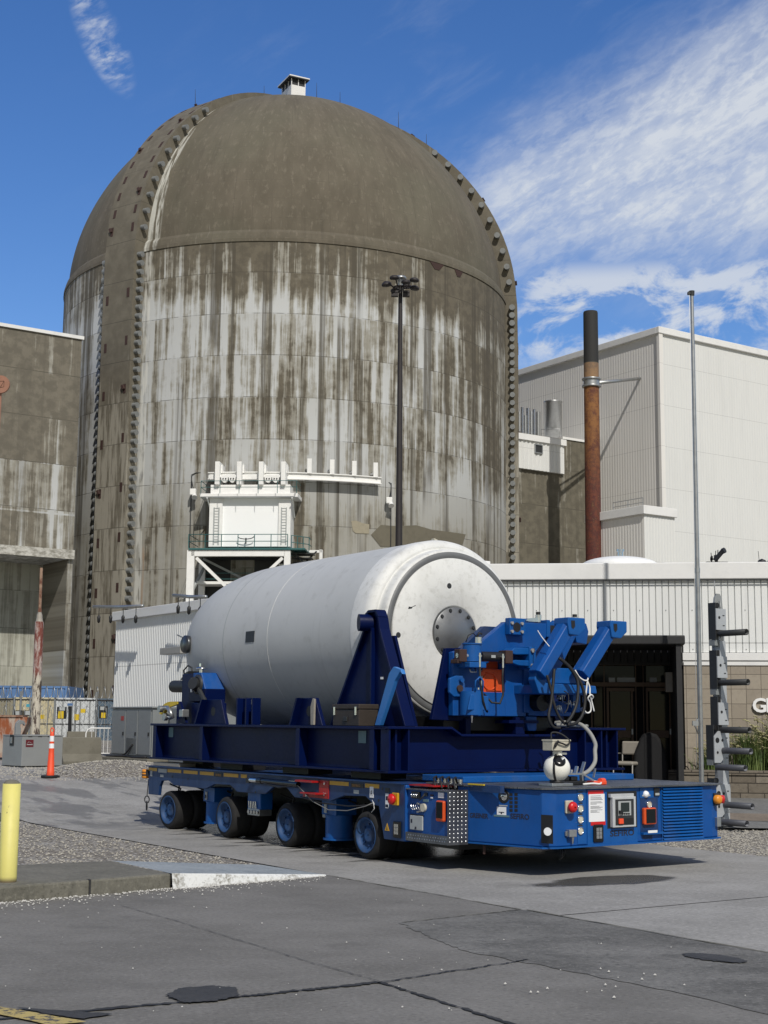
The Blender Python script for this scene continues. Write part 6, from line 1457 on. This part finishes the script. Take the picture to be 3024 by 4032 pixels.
# front trunnion towers
def tower(xo,sgn):
    pts=[(1.72,ZT),(.90,2.92),(.86,3.10),(.80,3.17),(.62,3.17),(.56,3.08),(.52,2.92),(-.08,ZT)]
    f=lambda x:xo+sgn*x
    t_=MB().prism(pts,lambda a,b,c:(f(.06+c*1.0),a,b),.04).obj('trunnion_tower','navy',sk)
    fl_=MB()
    for i in range(len(pts)-1):
        a,b=pts[i],pts[i+1]; va=Vector((f(.0),a[0],a[1])); vb=Vector((f(.0),b[0],b[1])); d=(vb-va).normalized(); n_=Vector((0,-d.z,d.y))*.018
        w_=Vector((sgn*.16,0,0)); fl_.add([va-n_,vb-n_,vb+n_,va+n_,va-n_+w_,vb-n_+w_,vb+n_+w_,va+n_+w_],[(0,1,2,3),(4,5,6,7),(0,1,5,4),(1,2,6,5),(2,3,7,6),(3,0,4,7)])
    fl_.obj('tower_flange','navy',sk,bevel=.003)
    MB().box((f(.0),.70,ZT),(f(.058),.73,2.95)).obj('tower_rib','navy',sk)
    MB().prism([(1.55,ZT),(.84,2.85),(.60,2.85),(.1,ZT)],lambda a,b,c:(f(.30+c),a,b),.04).obj('tower_web','navy',sk)
    return t_
tower(.52,1); tower(SX-.62,-1)
o=MB().cyl((.42,.87,3.02),(.60,.80,3.02),.115,n=32).obj('trunnion_cap','navy',sk,bevel=.006)
MB().box((.573,.50,2.26),(.5795,.56,2.29)).obj('tag_plate','paper',sk)
# trailer-lock blocks below the machine
MB().box((1.3,-.35,1.56),(1.38,-.1,1.75)).box((2.05,-.45,1.56),(2.2,-.1,1.78)).box((1.9,-.5,1.70),(2.4,-.1,1.74)).obj('machine_bracket','navy',sk)
MB().box((1.05,-.2,1.6),(2.9,.5,1.78)).obj('machine_seat','black',sk)
# ------------------------------------------------------------------ toolbox and prop bar
tbx=thing('toolbox','dark brown latching toolbox resting on the skid rail at the foot of the tower','toolbox',(.3,.8,ZT),VF)
MB().box((.20,.50,ZT+.001),(.50,1.14,ZT+.215)).obj('body','brown_box',tbx,bevel=.008); MB().box((.19,.49,ZT+.218),(.51,1.15,ZT+.285)).obj('lid','brown_box',tbx,bevel=.012)
for u in(.56,1.08): l_=MB().box((.182,u-.02,ZT+.14),(.199,u+.02,ZT+.25)).obj('latch','chrome',tbx,bevel=.003)
MB().box((.185,.77,ZT+.06),(.1995,.86,ZT+.12)).obj('lock_plate','dark_steel',tbx,bevel=.004)
pbm=MB().prism([(.12,1.655),(.00,1.655),(-.33,2.22),(-.44,2.33),(-.50,2.30),(-.46,2.36),(-.30,2.40),(-.20,2.32)],lambda a,b,c:(.30+c,a+.16,b),.06).obj('prop_bar','blue_rim',off=(.3,.1,1.65),frame=VF,bevel=.006)
tag(pbm,'light blue angled steel prop bar leaning on the skid between tower and cask end','prop bar')
pj=paint('prop_blue',(.03,.17,.48),.45,0,.25,4.,(.01,.07,.25)); pbm.data.materials.clear(); pbm.data.materials.append(pj)
# ------------------------------------------------------------------ the cask
VC,ZC=1.935,2.93
ck=thing('transfer_cask','huge white-grey cylindrical steel cask lying on its side on the navy skid','cask',(VC,3.5,ZC),VF)
RB=1.335
pb_=[(RB,1.35),(RB,3.2),(RB,4.2),(RB,5.1)]
for i in range(1,25): t_=i/24; pb_.append((.8+(RB-.8)*math.sqrt(max(0,1-t_*t_)),5.1+2.15*t_*1.0))
pb_+= [(.78,7.25),(.02,7.25)]
MB().lathe(pb_,(VC,0,ZC),(0,1,0),144).obj('body','cask_paint',ck)
MB().lathe([(RB+.001,3.672),(RB+.004,3.676),(RB+.004,3.682),(RB+.001,3.686)],(VC,0,ZC),(0,1,0),144).obj('weld_line','cap_paint',ck)
MB().lathe([(RB+.001,5.09),(RB+.004,5.1),(RB+.003,5.115),(RB-.001,5.12)],(VC,0,ZC),(0,1,0),144).obj('dome_seam','label_grey',ck)
sh=[(RB+.004,1.352),(RB+.006,1.30),(RB+.004,1.06),(RB-.01,1.0),(RB-.045,.955),(RB-.09,.93),(1.225,.925),(1.205,.935),(1.195,.925),(1.19,.87),(1.182,.80),(1.165,.765),(1.145,.757)]
MB().lathe(sh,(VC,0,ZC),(0,1,0),144).obj('shoulder','cap_paint',ck)
MB().lathe([(1.145,.757),(1.142,.75),(1.06,.75),(1.055,.757)],(VC,0,ZC),(0,1,0),144).obj('seal_ring','lead_ring',ck)
MB().lathe([(1.056,.757),(1.054,.738),(1.045,.73),(.40,.73),(.375,.745),(.372,.765),(.36,.77)],(VC,0,ZC),(0,1,0),144).obj('end_cap','cap_paint',ck)
hp_=MB().lathe([(.368,.765),(.368,.722),(.362,.715),(.001,.715)],(0,0,0),(0,1,0),96)
o=bpy.data.objects
hb_=MB(); hb_.v=[v for v in hp_.v]; hb_.f=hp_.f; hb_.sm=hp_.sm
me_=hb_.obj('hub_plate','brushed_plate',None); me_.parent=ck; me_.matrix_world=VF@Matrix.Translation((VC,0,ZC)); bpy.context.view_layer.update(); me_.matrix_basis=Matrix.Translation((0,-3.5,0))
for k in range(12):
    a=R_(16+30*k); p=Vector((VC+.325*math.cos(a),.715,ZC+.325*math.sin(a))); MB().cyl(p,p-Vector((0,.014,0)),.022,n=6).lathe([(.03,0),(.001,.0015)],p,(0,-1,0),16).obj('hub_bolt','dark_steel',ck)
for x,z,r_ in((-.10,.66,.032),(-.96,-.06,.03)): MB().lathe([(.04,0),(.035,.004),(r_*.8,.004),(.001,.001)],(VC+x,.73,ZC+z),(0,-1,0),14).obj('drain_plug','dark_steel',ck)
MB().prism([(-.03,0),(.03,.01),(.045,.03),(-.02,.035)],lambda a,b,c:(VC-.77+a,.7299-c,ZC+.30+b),.0012).prism([(-.05,0),(.05,.03),(.04,.04)],lambda a,b,c:(VC-.72+a,.7299-c,ZC+.32+b),.0008).obj('scuff_mark','dark_steel',ck)
MB().box((VC-.05,1.15,ZC+RB-.0),(VC-.0,1.2,ZC+RB+.03)).box((VC-.04,1.18,ZC+RB+.0),(VC-.01,1.24,ZC+RB+.045)).obj('lifting_eye','camera_beige',ck)
# name plate on the barrel, front and rear trunnions
a_=R_(176); 
def surf(u,z): x=VC-math.sqrt(RB**2-(z-ZC)**2); return Vector((x,u,z))
p=surf(4.21,2.985); d_=Vector((VC-p.x,0,ZC-p.z)).normalized()
M=Matrix((Vector((0,-1,0)),Vector((0,-1,0)).cross(-d_)*-1,-d_)).transposed().to_4x4(); M.translation=p
MB().box((-.135,-.085,-.004),(.135,.085,.006),M).obj('name_plate','dark_steel',ck)
MB().lathe([(.15,0),(.17,.02),(.17,.14),(.12,.2),(.12,.3)],(.60,.92,3.02),(1,0,0),32).obj('front_trunnion','dark_steel',ck)
tx=VC-1.12; tp=Vector((VC-1.02,6.64,2.965)); n_=Vector((-1,-.02,.02)).normalized()
MB().lathe([(.27,-.25),(.25,-.06),(.19,0)],tp,tuple(n_),32).obj('trunnion_boss','cap_paint',ck)
MB().lathe([(.135,-.2),(.135,.04),(.15,.05),(.15,.08),(.12,.09),(.12,.15),(.145,.16),(.15,.18),(.15,.23),(.14,.245),(.001,.245)],tp,tuple(n_),36).obj('rear_trunnion','trunnion_steel',ck)
# ------------------------------------------------------------------ blue positioning machine at the cask mouth
UF=-.42
mc=thing('ram_positioner','bright blue hydraulic ram machine with angled arms and hoses in the skid recess','hydraulic ram',(2.0,UF,1.6),VF)
bod=[(1.04,1.79),(1.03,2.05),(.93,2.10),(.93,2.26),(1.03,2.30),(1.02,2.60),(1.45,2.72),(1.86,3.00),(1.90,3.06),(2.66,3.05),(2.66,2.92),(2.30,2.50),(2.26,2.46),(2.26,1.79)]
win=[(1.50,2.10),(1.90,2.10),(1.90,2.55),(1.72,2.55),(1.50,2.40)]
# plate built from pieces around the window
def pl2(poly,y0,y1,mat='blue_pack',nm='body_plate',bv=.006): return MB().prism(poly,lambda a,b,c:(a,y0+c,b),y1-y0).obj(nm,mat,mc,bevel=bv)
pl2([(1.04,1.79),(1.04,2.60),(1.46,2.72),(1.50,2.745),(1.50,1.79)],UF,UF+.10)
pl2([(1.5003,1.79),(1.5003,2.10),(1.8997,2.10),(1.8997,1.79)],UF,UF+.10)
pl2([(1.90,1.79),(1.90,3.03),(2.65,3.04),(2.65,2.90),(2.28,2.48),(2.25,2.44),(2.25,1.79)],UF,UF+.10)
pl2([(1.5003,2.40),(1.5003,2.745),(1.8997,3.02),(1.8997,2.555),(1.72,2.555)],UF,UF+.10)
MB().prism([(1.45,1.8),(1.45,2.6),(1.95,3.0),(2.6,3.0),(2.5,1.8)],lambda a,b,c:(a,UF+.5+c,b),.1).obj('body_plate','blue_shaded',mc)
_q=[onp(VF,'y',UF+.12,1300+.4822*x,2050+.4822*y) for x,y in((945,1040),(830,1625),(1150,1640),(1150,1040))]
MB().prism([(p.x,p.z) for p in _q],lambda a,b,c:(a,UF+.12+c,b),.06).obj('rear_frame','navy',mc,bevel=.006)
MB().box((2.2,UF-.02,1.84),(2.30,UF+.6,2.5)).box((1.3,UF+.1,1.785),(2.22,UF+.5,1.83)).obj('body_side','blue_pack',mc,bevel=.006)
MB().box((2.62,UF-.01,2.86),(2.68,UF+.55,3.09)).obj('corner_cheek','blue_light',mc,bevel=.004)
tk_=MB().prism([(1.49,2.08),(1.91,2.08),(1.91,2.40),(1.60,2.405),(1.52,2.36),(1.48,2.27),(1.48,2.18)],lambda a,b,c:(a,UF+.03+c,b),.06).obj('orange_tank','orange_tank',mc,bevel=.015)
MB().prism([(1.54,2.405),(1.90,2.405),(1.90,2.545),(1.73,2.545)],lambda a,b,c:(a,UF+.16+c,b),.02).obj('tank_back','orange_tank',mc)
MB().torus((1.66,UF+.022,2.24),.11,.009,(0,1,0)).box((1.60,UF+.015,2.355),(1.85,UF+.03,2.362)).box((1.60,UF+.015,2.12),(1.85,UF+.03,2.127)).obj('tank_rib','orange_tank',tk_); MB().box((1.51,UF+.022,2.18),(1.54,UF+.03,2.31)).obj('tank_label','label_grey',tk_)
# hinge post at the left
hx=1.25
MB().cyl((hx,UF-.12,1.80),(hx,UF-.12,2.10),.155,n=32).obj('hinge_barrel','blue_light',mc,bevel=.005); MB().cyl((hx,UF-.12,2.48),(hx,UF-.12,2.70),.125,n=32).cyl((hx,UF-.12,2.70),(hx,UF-.12,2.715),.135,n=32).obj('hinge_barrel','blue_light',mc,bevel=.005)
MB().prism([(hx-.17,1.86),(hx+.17,1.86),(hx+.17,2.04),(hx-.12,2.06)],lambda a,b,c:(a,UF-.26+c,b),.02).box((hx-.13,UF-.25,2.40),(hx+.14,UF,2.47)).obj('hinge_cheek','blue_light',mc,bevel=.01)
pl2([(.95,2.08),(.95,2.26),(1.05,2.30),(1.20,2.30),(1.20,2.03),(1.02,2.03)],UF-.05,UF-.001,'blue_light','lug',.01)
MB().cyl((1.10,UF-.08,2.135),(1.10,UF-.05,2.135),.045,n=8).obj('plug','rust_dark',mc); MB().cyl((1.12,UF-.10,2.24),(1.12,UF-.05,2.24),.03,n=12).obj('fitting','blue_light',mc)
MB().tube([(hx-.06,UF-.27,2.1),(hx-.06,UF-.28,2.23),(hx,UF-.29,2.28),(hx+.06,UF-.28,2.23),(hx+.06,UF-.27,2.1)],.012,8).obj('lifting_bail','blue_light',mc)
MB().cyl((hx,UF-.26,2.12),(hx,UF-.26,2.145),.014,n=10).cyl((hx,UF-.12,1.79),(hx,UF-.12,1.70),.02,.008,n=10).obj('grease_nipple','chrome',mc)
MB().tube([(hx-.05,UF-.14,2.40),(hx-.05,UF-.16,2.345),(hx+.04,UF-.16,2.345),(hx+.04,UF-.14,2.40)],.012,6).obj('pin_clip','galv',mc)
MB().cyl((hx+.13,UF-.1,2.70),(hx+.13,UF-.1,2.80),.045,n=16).obj('pressure_cap','chrome',mc); MB().tube([(hx+.10,UF-.1,2.8),(hx+.14,UF-.1,2.86),(hx+.17,UF-.12,2.84)],.015,6).tube([(hx-.08,UF-.1,2.73),(hx-.04,UF-.1,2.82),(hx+.04,UF-.1,2.85),(hx+.10,UF-.1,2.80)],.007,6).obj('cap_hose','rubber',mc)
# horizontal ram
rz_=2.55
MB().cyl((.98,UF-.16,rz_),(1.38,UF-.16,rz_),.032,n=20).obj('ram_rod','chrome',mc); MB().cyl((1.36,UF-.16,rz_),(1.74,UF-.16,rz_+.005),.065,n=24).obj('ram_cylinder','black',mc)
MB().box((.98,UF-.22,rz_-.08),(1.10,UF-.10,rz_+.08)).box((.96,UF-.2,rz_-.10),(1.03,UF-.05,rz_-.05)).obj('ram_clevis','rust_dark',mc,bevel=.008); MB().box((1.72,UF-.24,rz_-.08),(1.84,UF-.08,rz_+.09)).obj('ram_clevis','rust_dark',mc,bevel=.008)
MB().prism([(1.80,rz_-.06),(1.95,rz_-.10),(2.20,rz_-.11),(2.20,rz_-.03),(1.9,rz_-.03)],lambda a,b,c:(a,UF-.22+c,b),.2).prism([(1.80,rz_+.06),(1.88,rz_+.13),(2.20,rz_+.13),(2.20,rz_+.05),(1.9,rz_+.04)],lambda a,b,c:(a,UF-.22+c,b),.2).box((2.12,UF-.24,rz_-.14),(2.23,UF,rz_+.15)).obj('ram_anchor','blue_light',mc,bevel=.01)
mb=MB()
for z in(rz_+.10,rz_-.10): MB().cyl((2.16,UF-.245,z),(2.16,UF-.27,z),.03,n=6).obj('anchor_bolt','chair_steel',mc)
for x in(1.28,1.66): MB().cyl((x,UF-.22,rz_),(x,UF-.26,rz_),.022,n=12).cyl((x,UF-.25,rz_+.04),(x,UF-.25,rz_-.14),.016,n=10).obj('hose_union','chrome',mc)
MB().tube([(1.28,UF-.25,rz_-.14),(1.28,UF-.26,2.2),(1.31,UF-.28,1.98),(1.36,UF-.26,1.88),(1.44,UF-.2,1.84),(1.47,UF-.12,2.05)],.014,8).obj('hydraulic_hose','rubber',mc); MB().tube([(1.66,UF-.25,rz_-.14),(1.66,UF-.24,2.3),(1.67,UF-.24,2.06),(1.60,UF-.26,1.95),(1.50,UF-.22,1.96),(1.45,UF-.12,2.07)],.014,8).obj('hydraulic_hose','rubber',mc)
MB().box((1.49,UF-.185,rz_-.015),(1.56,UF-.2255,rz_+.02)).obj('label_plate','label_grey',mc)
# top lug box
MB().box((1.90,UF-.10,2.86),(2.17,UF-.0,3.08)).obj('top_bracket','blue_light',mc,bevel=.008)
MB().lathe([(.001,.001),(.065,.0015)],(2.02,UF-.101,2.96),(0,-1,0),20).obj('hole','black',mc)
mb=MB()
for dx in(-.09,.08):
    for dz in(-.06,.05): mb.cyl((2.02+dx,UF-.10,2.96+dz),(2.02+dx,UF-.125,2.96+dz),.022,n=6)
mb.obj('bracket_bolt','chair_steel',mc)
for x in(2.56,3.22): MB().cyl((x,UF+.1,3.06),(x,UF+.1,3.16),.045,n=18).obj('pressure_cap','chrome',mc); MB().cyl((x,UF+.1,3.16),(x,UF+.1,3.20),.032,n=18).obj('cap_plug','black',mc)
MB().prism([(2.30,3.07),(2.34,3.10),(2.52,3.12),(2.52,3.06),(2.36,3.06)],lambda a,b,c:(a,UF+.05+c,b),.05).obj('cap_wrench','chrome',mc)
# rear arm (behind) and lower cross beam, two front arms
def hexarm(p0,p1,w_,mat,nm,u0,u1,headw=.27):
    """box beam between two (v,z) points, thick in u"""
    p0=Vector((p0[0],0,p0[1]));p1=Vector((p1[0],0,p1[1])); d=(p1-p0).normalized(); n_=Vector((d.z,0,-d.x))
    poly=[p0-n_*w_/2,p1-n_*w_/2,p1+n_*w_/2,p0+n_*w_/2]; c=(u1-u0)*.22
    mb=MB(); lay=[(u0,1-.3),(u0+c,1),(u1-c,1),(u1,1-.3)]; vs=[]
    for u,k in lay:
        mid=(p0+p1)/2
        for q,sgn in((p0,-1),(p1,-1),(p1,1),(p0,1)): vs.append((q.x+n_.x*sgn*w_/2*k,u,q.z+n_.z*sgn*w_/2*k))
    fs=[(0,1,2,3),(12,13,14,15)]
    for l in range(3):
        for k in range(4): fs.append((4*l+k,4*l+(k+1)%4,4*l+4+(k+1)%4,4*l+4+k))
    mb.add(vs,fs); return mb.obj(nm,mat,mc,bevel=.01)
hexarm((2.52,2.20),(3.05,3.02),.34,'blue_pack','rear_arm',UF-.05,UF+.30)
MB().box((2.68,UF+.0,2.75),(2.92,UF+.3,3.07)).obj('rear_arm_head','blue_pack',mc,bevel=.01); MB().prism([(2.70,2.82),(2.80,2.82),(2.86,2.95),(2.84,3.02),(2.68,3.02)],lambda a,b,c:(a,UF-.004+c,b),.003).obj('hole','black',mc)
MB().prism([(3.12,2.80),(3.30,2.78),(3.34,2.96),(3.30,3.07),(3.06,3.07)],lambda a,b,c:(a,UF-.05+c,b),.35).obj('rear_arm_head','blue_pack',mc,bevel=.01)
UA=-.95
cbm=[(2.02,2.28),(2.06,2.47),(2.16,2.49),(2.20,2.36),(2.95,2.36),(3.0,2.28),(2.98,2.18),(2.19,2.16),(2.10,2.2)]
MB().prism([(1.96,2.26),(2.02,2.46),(2.16,2.22),(3.02,2.20),(3.04,2.10),(2.04,2.08)],lambda a,b,c:(a,UA+c,b),.14).obj('cross_arm','blue_light',mc,bevel=.012)
MB().prism([(2.25,2.225),(2.45,2.43),(2.93,2.43),(3.02,2.225)],lambda a,b,c:(a,UA+.2+c,b),.30).box((2.05,UA+.142,2.08),(3.0,UF,2.2)).obj('cross_web','blue_light',mc,bevel=.01)
def farm(b0,t0,nm):
    """front arm: sloped box with notched head (v,z)"""
    hexarm(b0,t0,.20,'blue_pack','front_arm',UA-.10,UA+.14)
    x,z=t0
    h=MB().prism([(x-.06,z-.10),(x-.09,z+.05),(x-.085,z+.125),(x+.215,z+.125),(x+.215,z-.02),(x+.10,z-.11)],lambda a,b,c:(a,UA-.13+c,b),.28).obj('arm_head','blue_light',mc,bevel=.012)
    MB().prism([(x-.035,z+.085),(x+.03,z+.085),(x+.035,z+.01),(x+.0,z-.03),(x-.03,z+.0)],lambda a,b,c:(a,UA-.134+c,b),.003).obj('hole','black',h)
a1=onp(VF,'y',UA,*(1700+.4822*870,2350+.4822*640)); a2=onp(VF,'y',UA,*(1700+.4822*1100,2350+.4822*250)); farm((a1.x,a1.z),(a2.x,a2.z),'a')
a1=onp(VF,'y',UA,*(1700+.4822*1220,2350+.4822*640)); a2=onp(VF,'y',UA,*(1700+.4822*1445,2350+.4822*275)); farm((a1.x,a1.z),(a2.x,a2.z),'b')
# hangers, pump and hoses below the arms
MB().prism([(2.24,1.79),(2.42,1.79),(2.42,1.62),(2.40,1.60),(2.28,1.60),(2.24,1.70)],lambda a,b,c:(a,UF-.02+c,b),.08).box((2.3,UF-.0,1.80),(3.05,UF+.5,2.0)).obj('lower_bracket','blue_pack',mc,bevel=.01)
MB().cyl((2.42,UF-.15,1.97),(2.42,UF+.1,1.97),.11,n=20).cyl((2.5,UF-.2,2.05),(2.58,UF-.0,1.95),.06,n=16).obj('pump','black',mc)
MB().box((2.86,UF-.25,1.85),(3.0,UF-.1,2.12)).box((2.7,UF-.2,2.15),(2.8,UF-.1,2.20)).obj('valve_body','blue_light',mc,bevel=.02)
mb=MB(); rr=random.Random(8)
for k in range(9): 
    x=2.55+rr.random()*.45; z=1.82+rr.random()*.3; mb.tube([(x,UF-.2,z),(x+.05,UF-.26,z+.04),(x+.08,UF-.24,z-.05)],.011,6).cyl((x,UF-.22,z),(x+.02,UF-.27,z),.017,n=8)
mb.tube([(2.8,UF-.28,2.12),(2.95,UF-.3,2.13),(3.02,UF-.28,2.10),(3.02,UF-.28,1.98)],.011,6); mb.obj('fitting','alu',mc)
def NPm(x,y,u): p=onp(VF,'y',u,1700+.4822*x,2350+.4822*y); return (p.x,u,p.z)
for path,r_ in (([(1000,590),(990,720),(975,860),(955,980),(990,1060),(1050,1070)],.020),([(940,640),(975,760),(1000,880),(1040,980),(1090,1040)],.018),([(1040,500),(1110,560),(1170,640),(1195,720),(1185,860),(1150,960),(1100,1030)],.022),([(1070,520),(1150,600),(1215,700),(1250,820),(1235,950),(1180,1030),(1110,1045)],.022),([(1080,770),(1115,800),(1112,900),(1085,950)],.008)):
    # smooth
    P_=[Vector(NPm(x,y,UA-.16-.02*i)) for i,(x,y) in enumerate(path)]; S=[]
    for i in range(len(P_)-1):
        q0=P_[max(i-1,0)];q1=P_[i];q2=P_[i+1];q3=P_[min(i+2,len(P_)-1)]
        for k in range(6):
            t_=k/6; S.append(.5*((2*q1)+(q2-q0)*t_+(2*q0-5*q1+4*q2-q3)*t_*t_+(3*q1-q0-3*q2+q3)*t_**3))
    S.append(P_[-1]); MB().tube(S,r_,8).obj('hydraulic_hose','rubber',mc)
def smooth(P_,n_=6):
    P_=[Vector(p) for p in P_]; S=[]
    for i in range(len(P_)-1):
        q0=P_[max(i-1,0)];q1=P_[i];q2=P_[i+1];q3=P_[min(i+2,len(P_)-1)]
        for k in range(n_):
            t_=k/n_; S.append(.5*((2*q1)+(q2-q0)*t_+(2*q0-5*q1+4*q2-q3)*t_*t_+(3*q1-q0-3*q2+q3)*t_**3))
    return S+[P_[-1]]
MB().tube(smooth([NPm(865,275,UA+.2),NPm(900,330,UA),NPm(960,405,UA-.16),]),.006,6).obj('tie_cord','rope_white',mc)
# rope tied to the right-hand arm, hanging in a knot
ro=thing('tie_rope','white rope knotted round the foot of the right-hand blue arm, hanging down','rope',NPm(1270,680,UA-.18),VF)
MB().tube(smooth([NPm(1170,598,UA-.14),NPm(1200,650,UA-.16),NPm(1240,680,UA-.18),NPm(1270,682,UA-.18),NPm(1275,665,UA-.12)]),.010,8).tube(smooth([NPm(1270,682,UA-.18),NPm(1262,760,UA-.18),NPm(1248,860,UA-.18),NPm(1245,920,UA-.18),NPm(1270,948,UA-.18),NPm(1298,930,UA-.18),NPm(1295,870,UA-.18),NPm(1275,830,UA-.2),NPm(1300,800,UA-.22),NPm(1318,820,UA-.2),NPm(1290,845,UA-.16)]),.010,8).tube(smooth([NPm(1272,690,UA-.17),NPm(1290,740,UA-.18),NPm(1292,800,UA-.2),NPm(1305,850,UA-.18),NPm(1325,935,UA-.18)]),.010,8).obj('strand','rope_white',ro)
# grey return hose looping down to the deck
gh=thing('return_hose','grey flexible hose looping from the machine down to the pack deck','hose',(3.0,-.6,1.7),VF)
def N4(x,y,u): p=onp(VF,'y',u,2000+.6172*x,2900+.6172*y); return (p.x,u,p.z)
MB().tube(smooth([NPm(1010,1030,UA+.1),NPm(1060,1025,UA+.0),NPm(1130,1030,UA-.1),NPm(1220,1045,UA-.3),NPm(1290,1110,-1.4),NPm(1335,1200,-1.6),N4(555,90,-1.7),N4(555,160,-1.8),N4(520,215,-1.9),N4(480,240,-1.95)]),.026,10).tube(smooth([NPm(1020,1045,UA+.05),NPm(1120,1045,UA-.05),NPm(1270,1055,UA-.0)]),.022,8).obj('hose','hose_grey',gh)
# ------------------------------------------------------------------ things on the pack deck
DZ=.984
p=N4(313,310,-2.42); sp=thing('globe_camera','white round globe unit with a beige box on top on the pack deck','camera unit',(p[0],-2.42,DZ),VF)
rg=.155; gx_,gy_=p[0],-2.42
MB().box((gx_-.16,gy_-.10,DZ),(gx_+.16,gy_+.14,DZ+.035)).obj('base','galv',sp,bevel=.006)
MB().lathe([(.08,.03),(.09,.06),(.06,.08)],(gx_,gy_,DZ),(0,0,1),24).obj('collar','black',sp)
MB().sphere((gx_,gy_,DZ+.05+rg),rg,40).obj('globe','camera_white',sp)
gp_=[]; 
for k in range(25): a=-1.3+3.1*k/24; gp_.append(Vector((gx_,gy_,DZ+.05+rg))+Matrix.Rotation(R_(-62),3,'Z')@Vector((0,0,0))+Vector((-math.cos(a)*(rg+.001)*.80,-math.cos(a)*(rg+.001)*.60,math.sin(a)*(rg+.001))))
MB().tube(gp_,.014,6).obj('seam_band','black',sp)
q0=Vector((gx_,gy_,DZ+.05+rg)); dd=Vector((-.35,-.72,.60)).normalized(); MB().lathe([(.075,rg-.012),(.07,rg+.004),(.03,rg+.006),(.001,rg+.006)],q0,tuple(dd),20).obj('lens_window','black_gloss',sp)
MB().box((gx_-.03,gy_-.13,DZ+.30),(gx_+.02,gy_-.10,DZ+.33)).obj('lens_label','paper',sp)
MB().cyl((gx_+.01,gy_,DZ+.05+2*rg-.02),(gx_+.01,gy_,DZ+.40),.055,n=20).cyl((gx_-.03,gy_-.05,DZ+.38),(gx_+.12,gy_-.03,DZ+.37),.012,n=8).obj('neck','camera_white',sp)
MB().box((gx_-.14,gy_-.09,DZ+.405),(gx_+.13,gy_+.09,DZ+.53)).obj('top_box','camera_beige',sp,bevel=.008); MB().box((gx_-.145,gy_-.095,DZ+.515),(gx_+.135,gy_+.095,DZ+.533)).obj('box_lid','camera_beige',sp)
MB().tube(smooth([(gx_-.13,gy_-.10,DZ+.43),(gx_-.10,gy_-.11,DZ+.50),(gx_-.02,gy_-.12,DZ+.49),(gx_+.06,gy_-.11,DZ+.47),(gx_+.11,gy_-.1,DZ+.52),(gx_+.06,gy_,DZ+.60),(gx_-.03,gy_+.05,DZ+.61),(gx_-.08,gy_,DZ+.54)]),.010,6).tube([(gx_-.06,gy_-.1,DZ+.52),(gx_-.11,gy_-.1,DZ+.45)],.012,6).obj('lead','rubber',sp)
sc_=thing('hose_stand','folding grey steel hose stand with coloured fittings beside the globe unit','stand',(gx_+.5,-2.2,DZ),VF)
def B4(a,b,w_=.03,h_=.012,mb=None): (mb or MB()).beam(a,b,w_,h_)
mb=MB(); B4(N4(380,240,-2.3),N4(470,238,-2.3),.05,.02,mb); mb.obj('stand_arm','galv',sc_); mb=MB(); B4(N4(465,238,-2.3),N4(487,162,-2.3),.045,.015,mb); B4(N4(468,240,-2.3),N4(470,300,-2.3),.05,.02,mb); B4(N4(475,238,-2.3),N4(550,282,-2.4),.04,.015,mb); mb.obj('stand_arm','galv',sc_); mb=MB(); B4(N4(545,262,-2.1),N4(556,203,-2.1),.03,.01,mb); mb.obj('stand_arm','galv',sc_)
mb=MB(); B4(N4(430,236,-2.2),N4(440,190,-2.2),.045,.02,mb); B4(N4(398,236,-2.2),N4(403,212,-2.2),.04,.03,mb); mb.obj('pipe_stub','alu',sc_)
MB().box((gx_+.16,-2.35,DZ),(gx_+.5,-2.1,DZ+.05)).box((gx_+.2,-2.3,DZ+.05),(gx_+.3,-2.2,DZ+.11)).box((gx_+.33,-2.3,DZ+.05),(gx_+.43,-2.2,DZ+.10)).obj('hose_block','black',sc_,bevel=.01)
MB().tube(smooth([N4(480,305,-2.45),N4(540,300,-2.45),N4(585,303,-2.45),N4(590,292,-2.35),N4(540,285,-2.3)]),.012,6).obj('strap','rope_white',sc_)
MB().box((gx_+.58,-2.38,DZ),(gx_+.82,-2.28,DZ+.045)).cyl((gx_+.78,-2.30,DZ+.04),(gx_+.86,-2.28,DZ+.04),.035,n=14).obj('strap_ratchet','orange_plastic',sc_,bevel=.01)
MB().box((gx_+.56,-2.25,DZ),(gx_+.80,-2.15,DZ+.03)).obj('wooden_block','timber_frame',sc_)
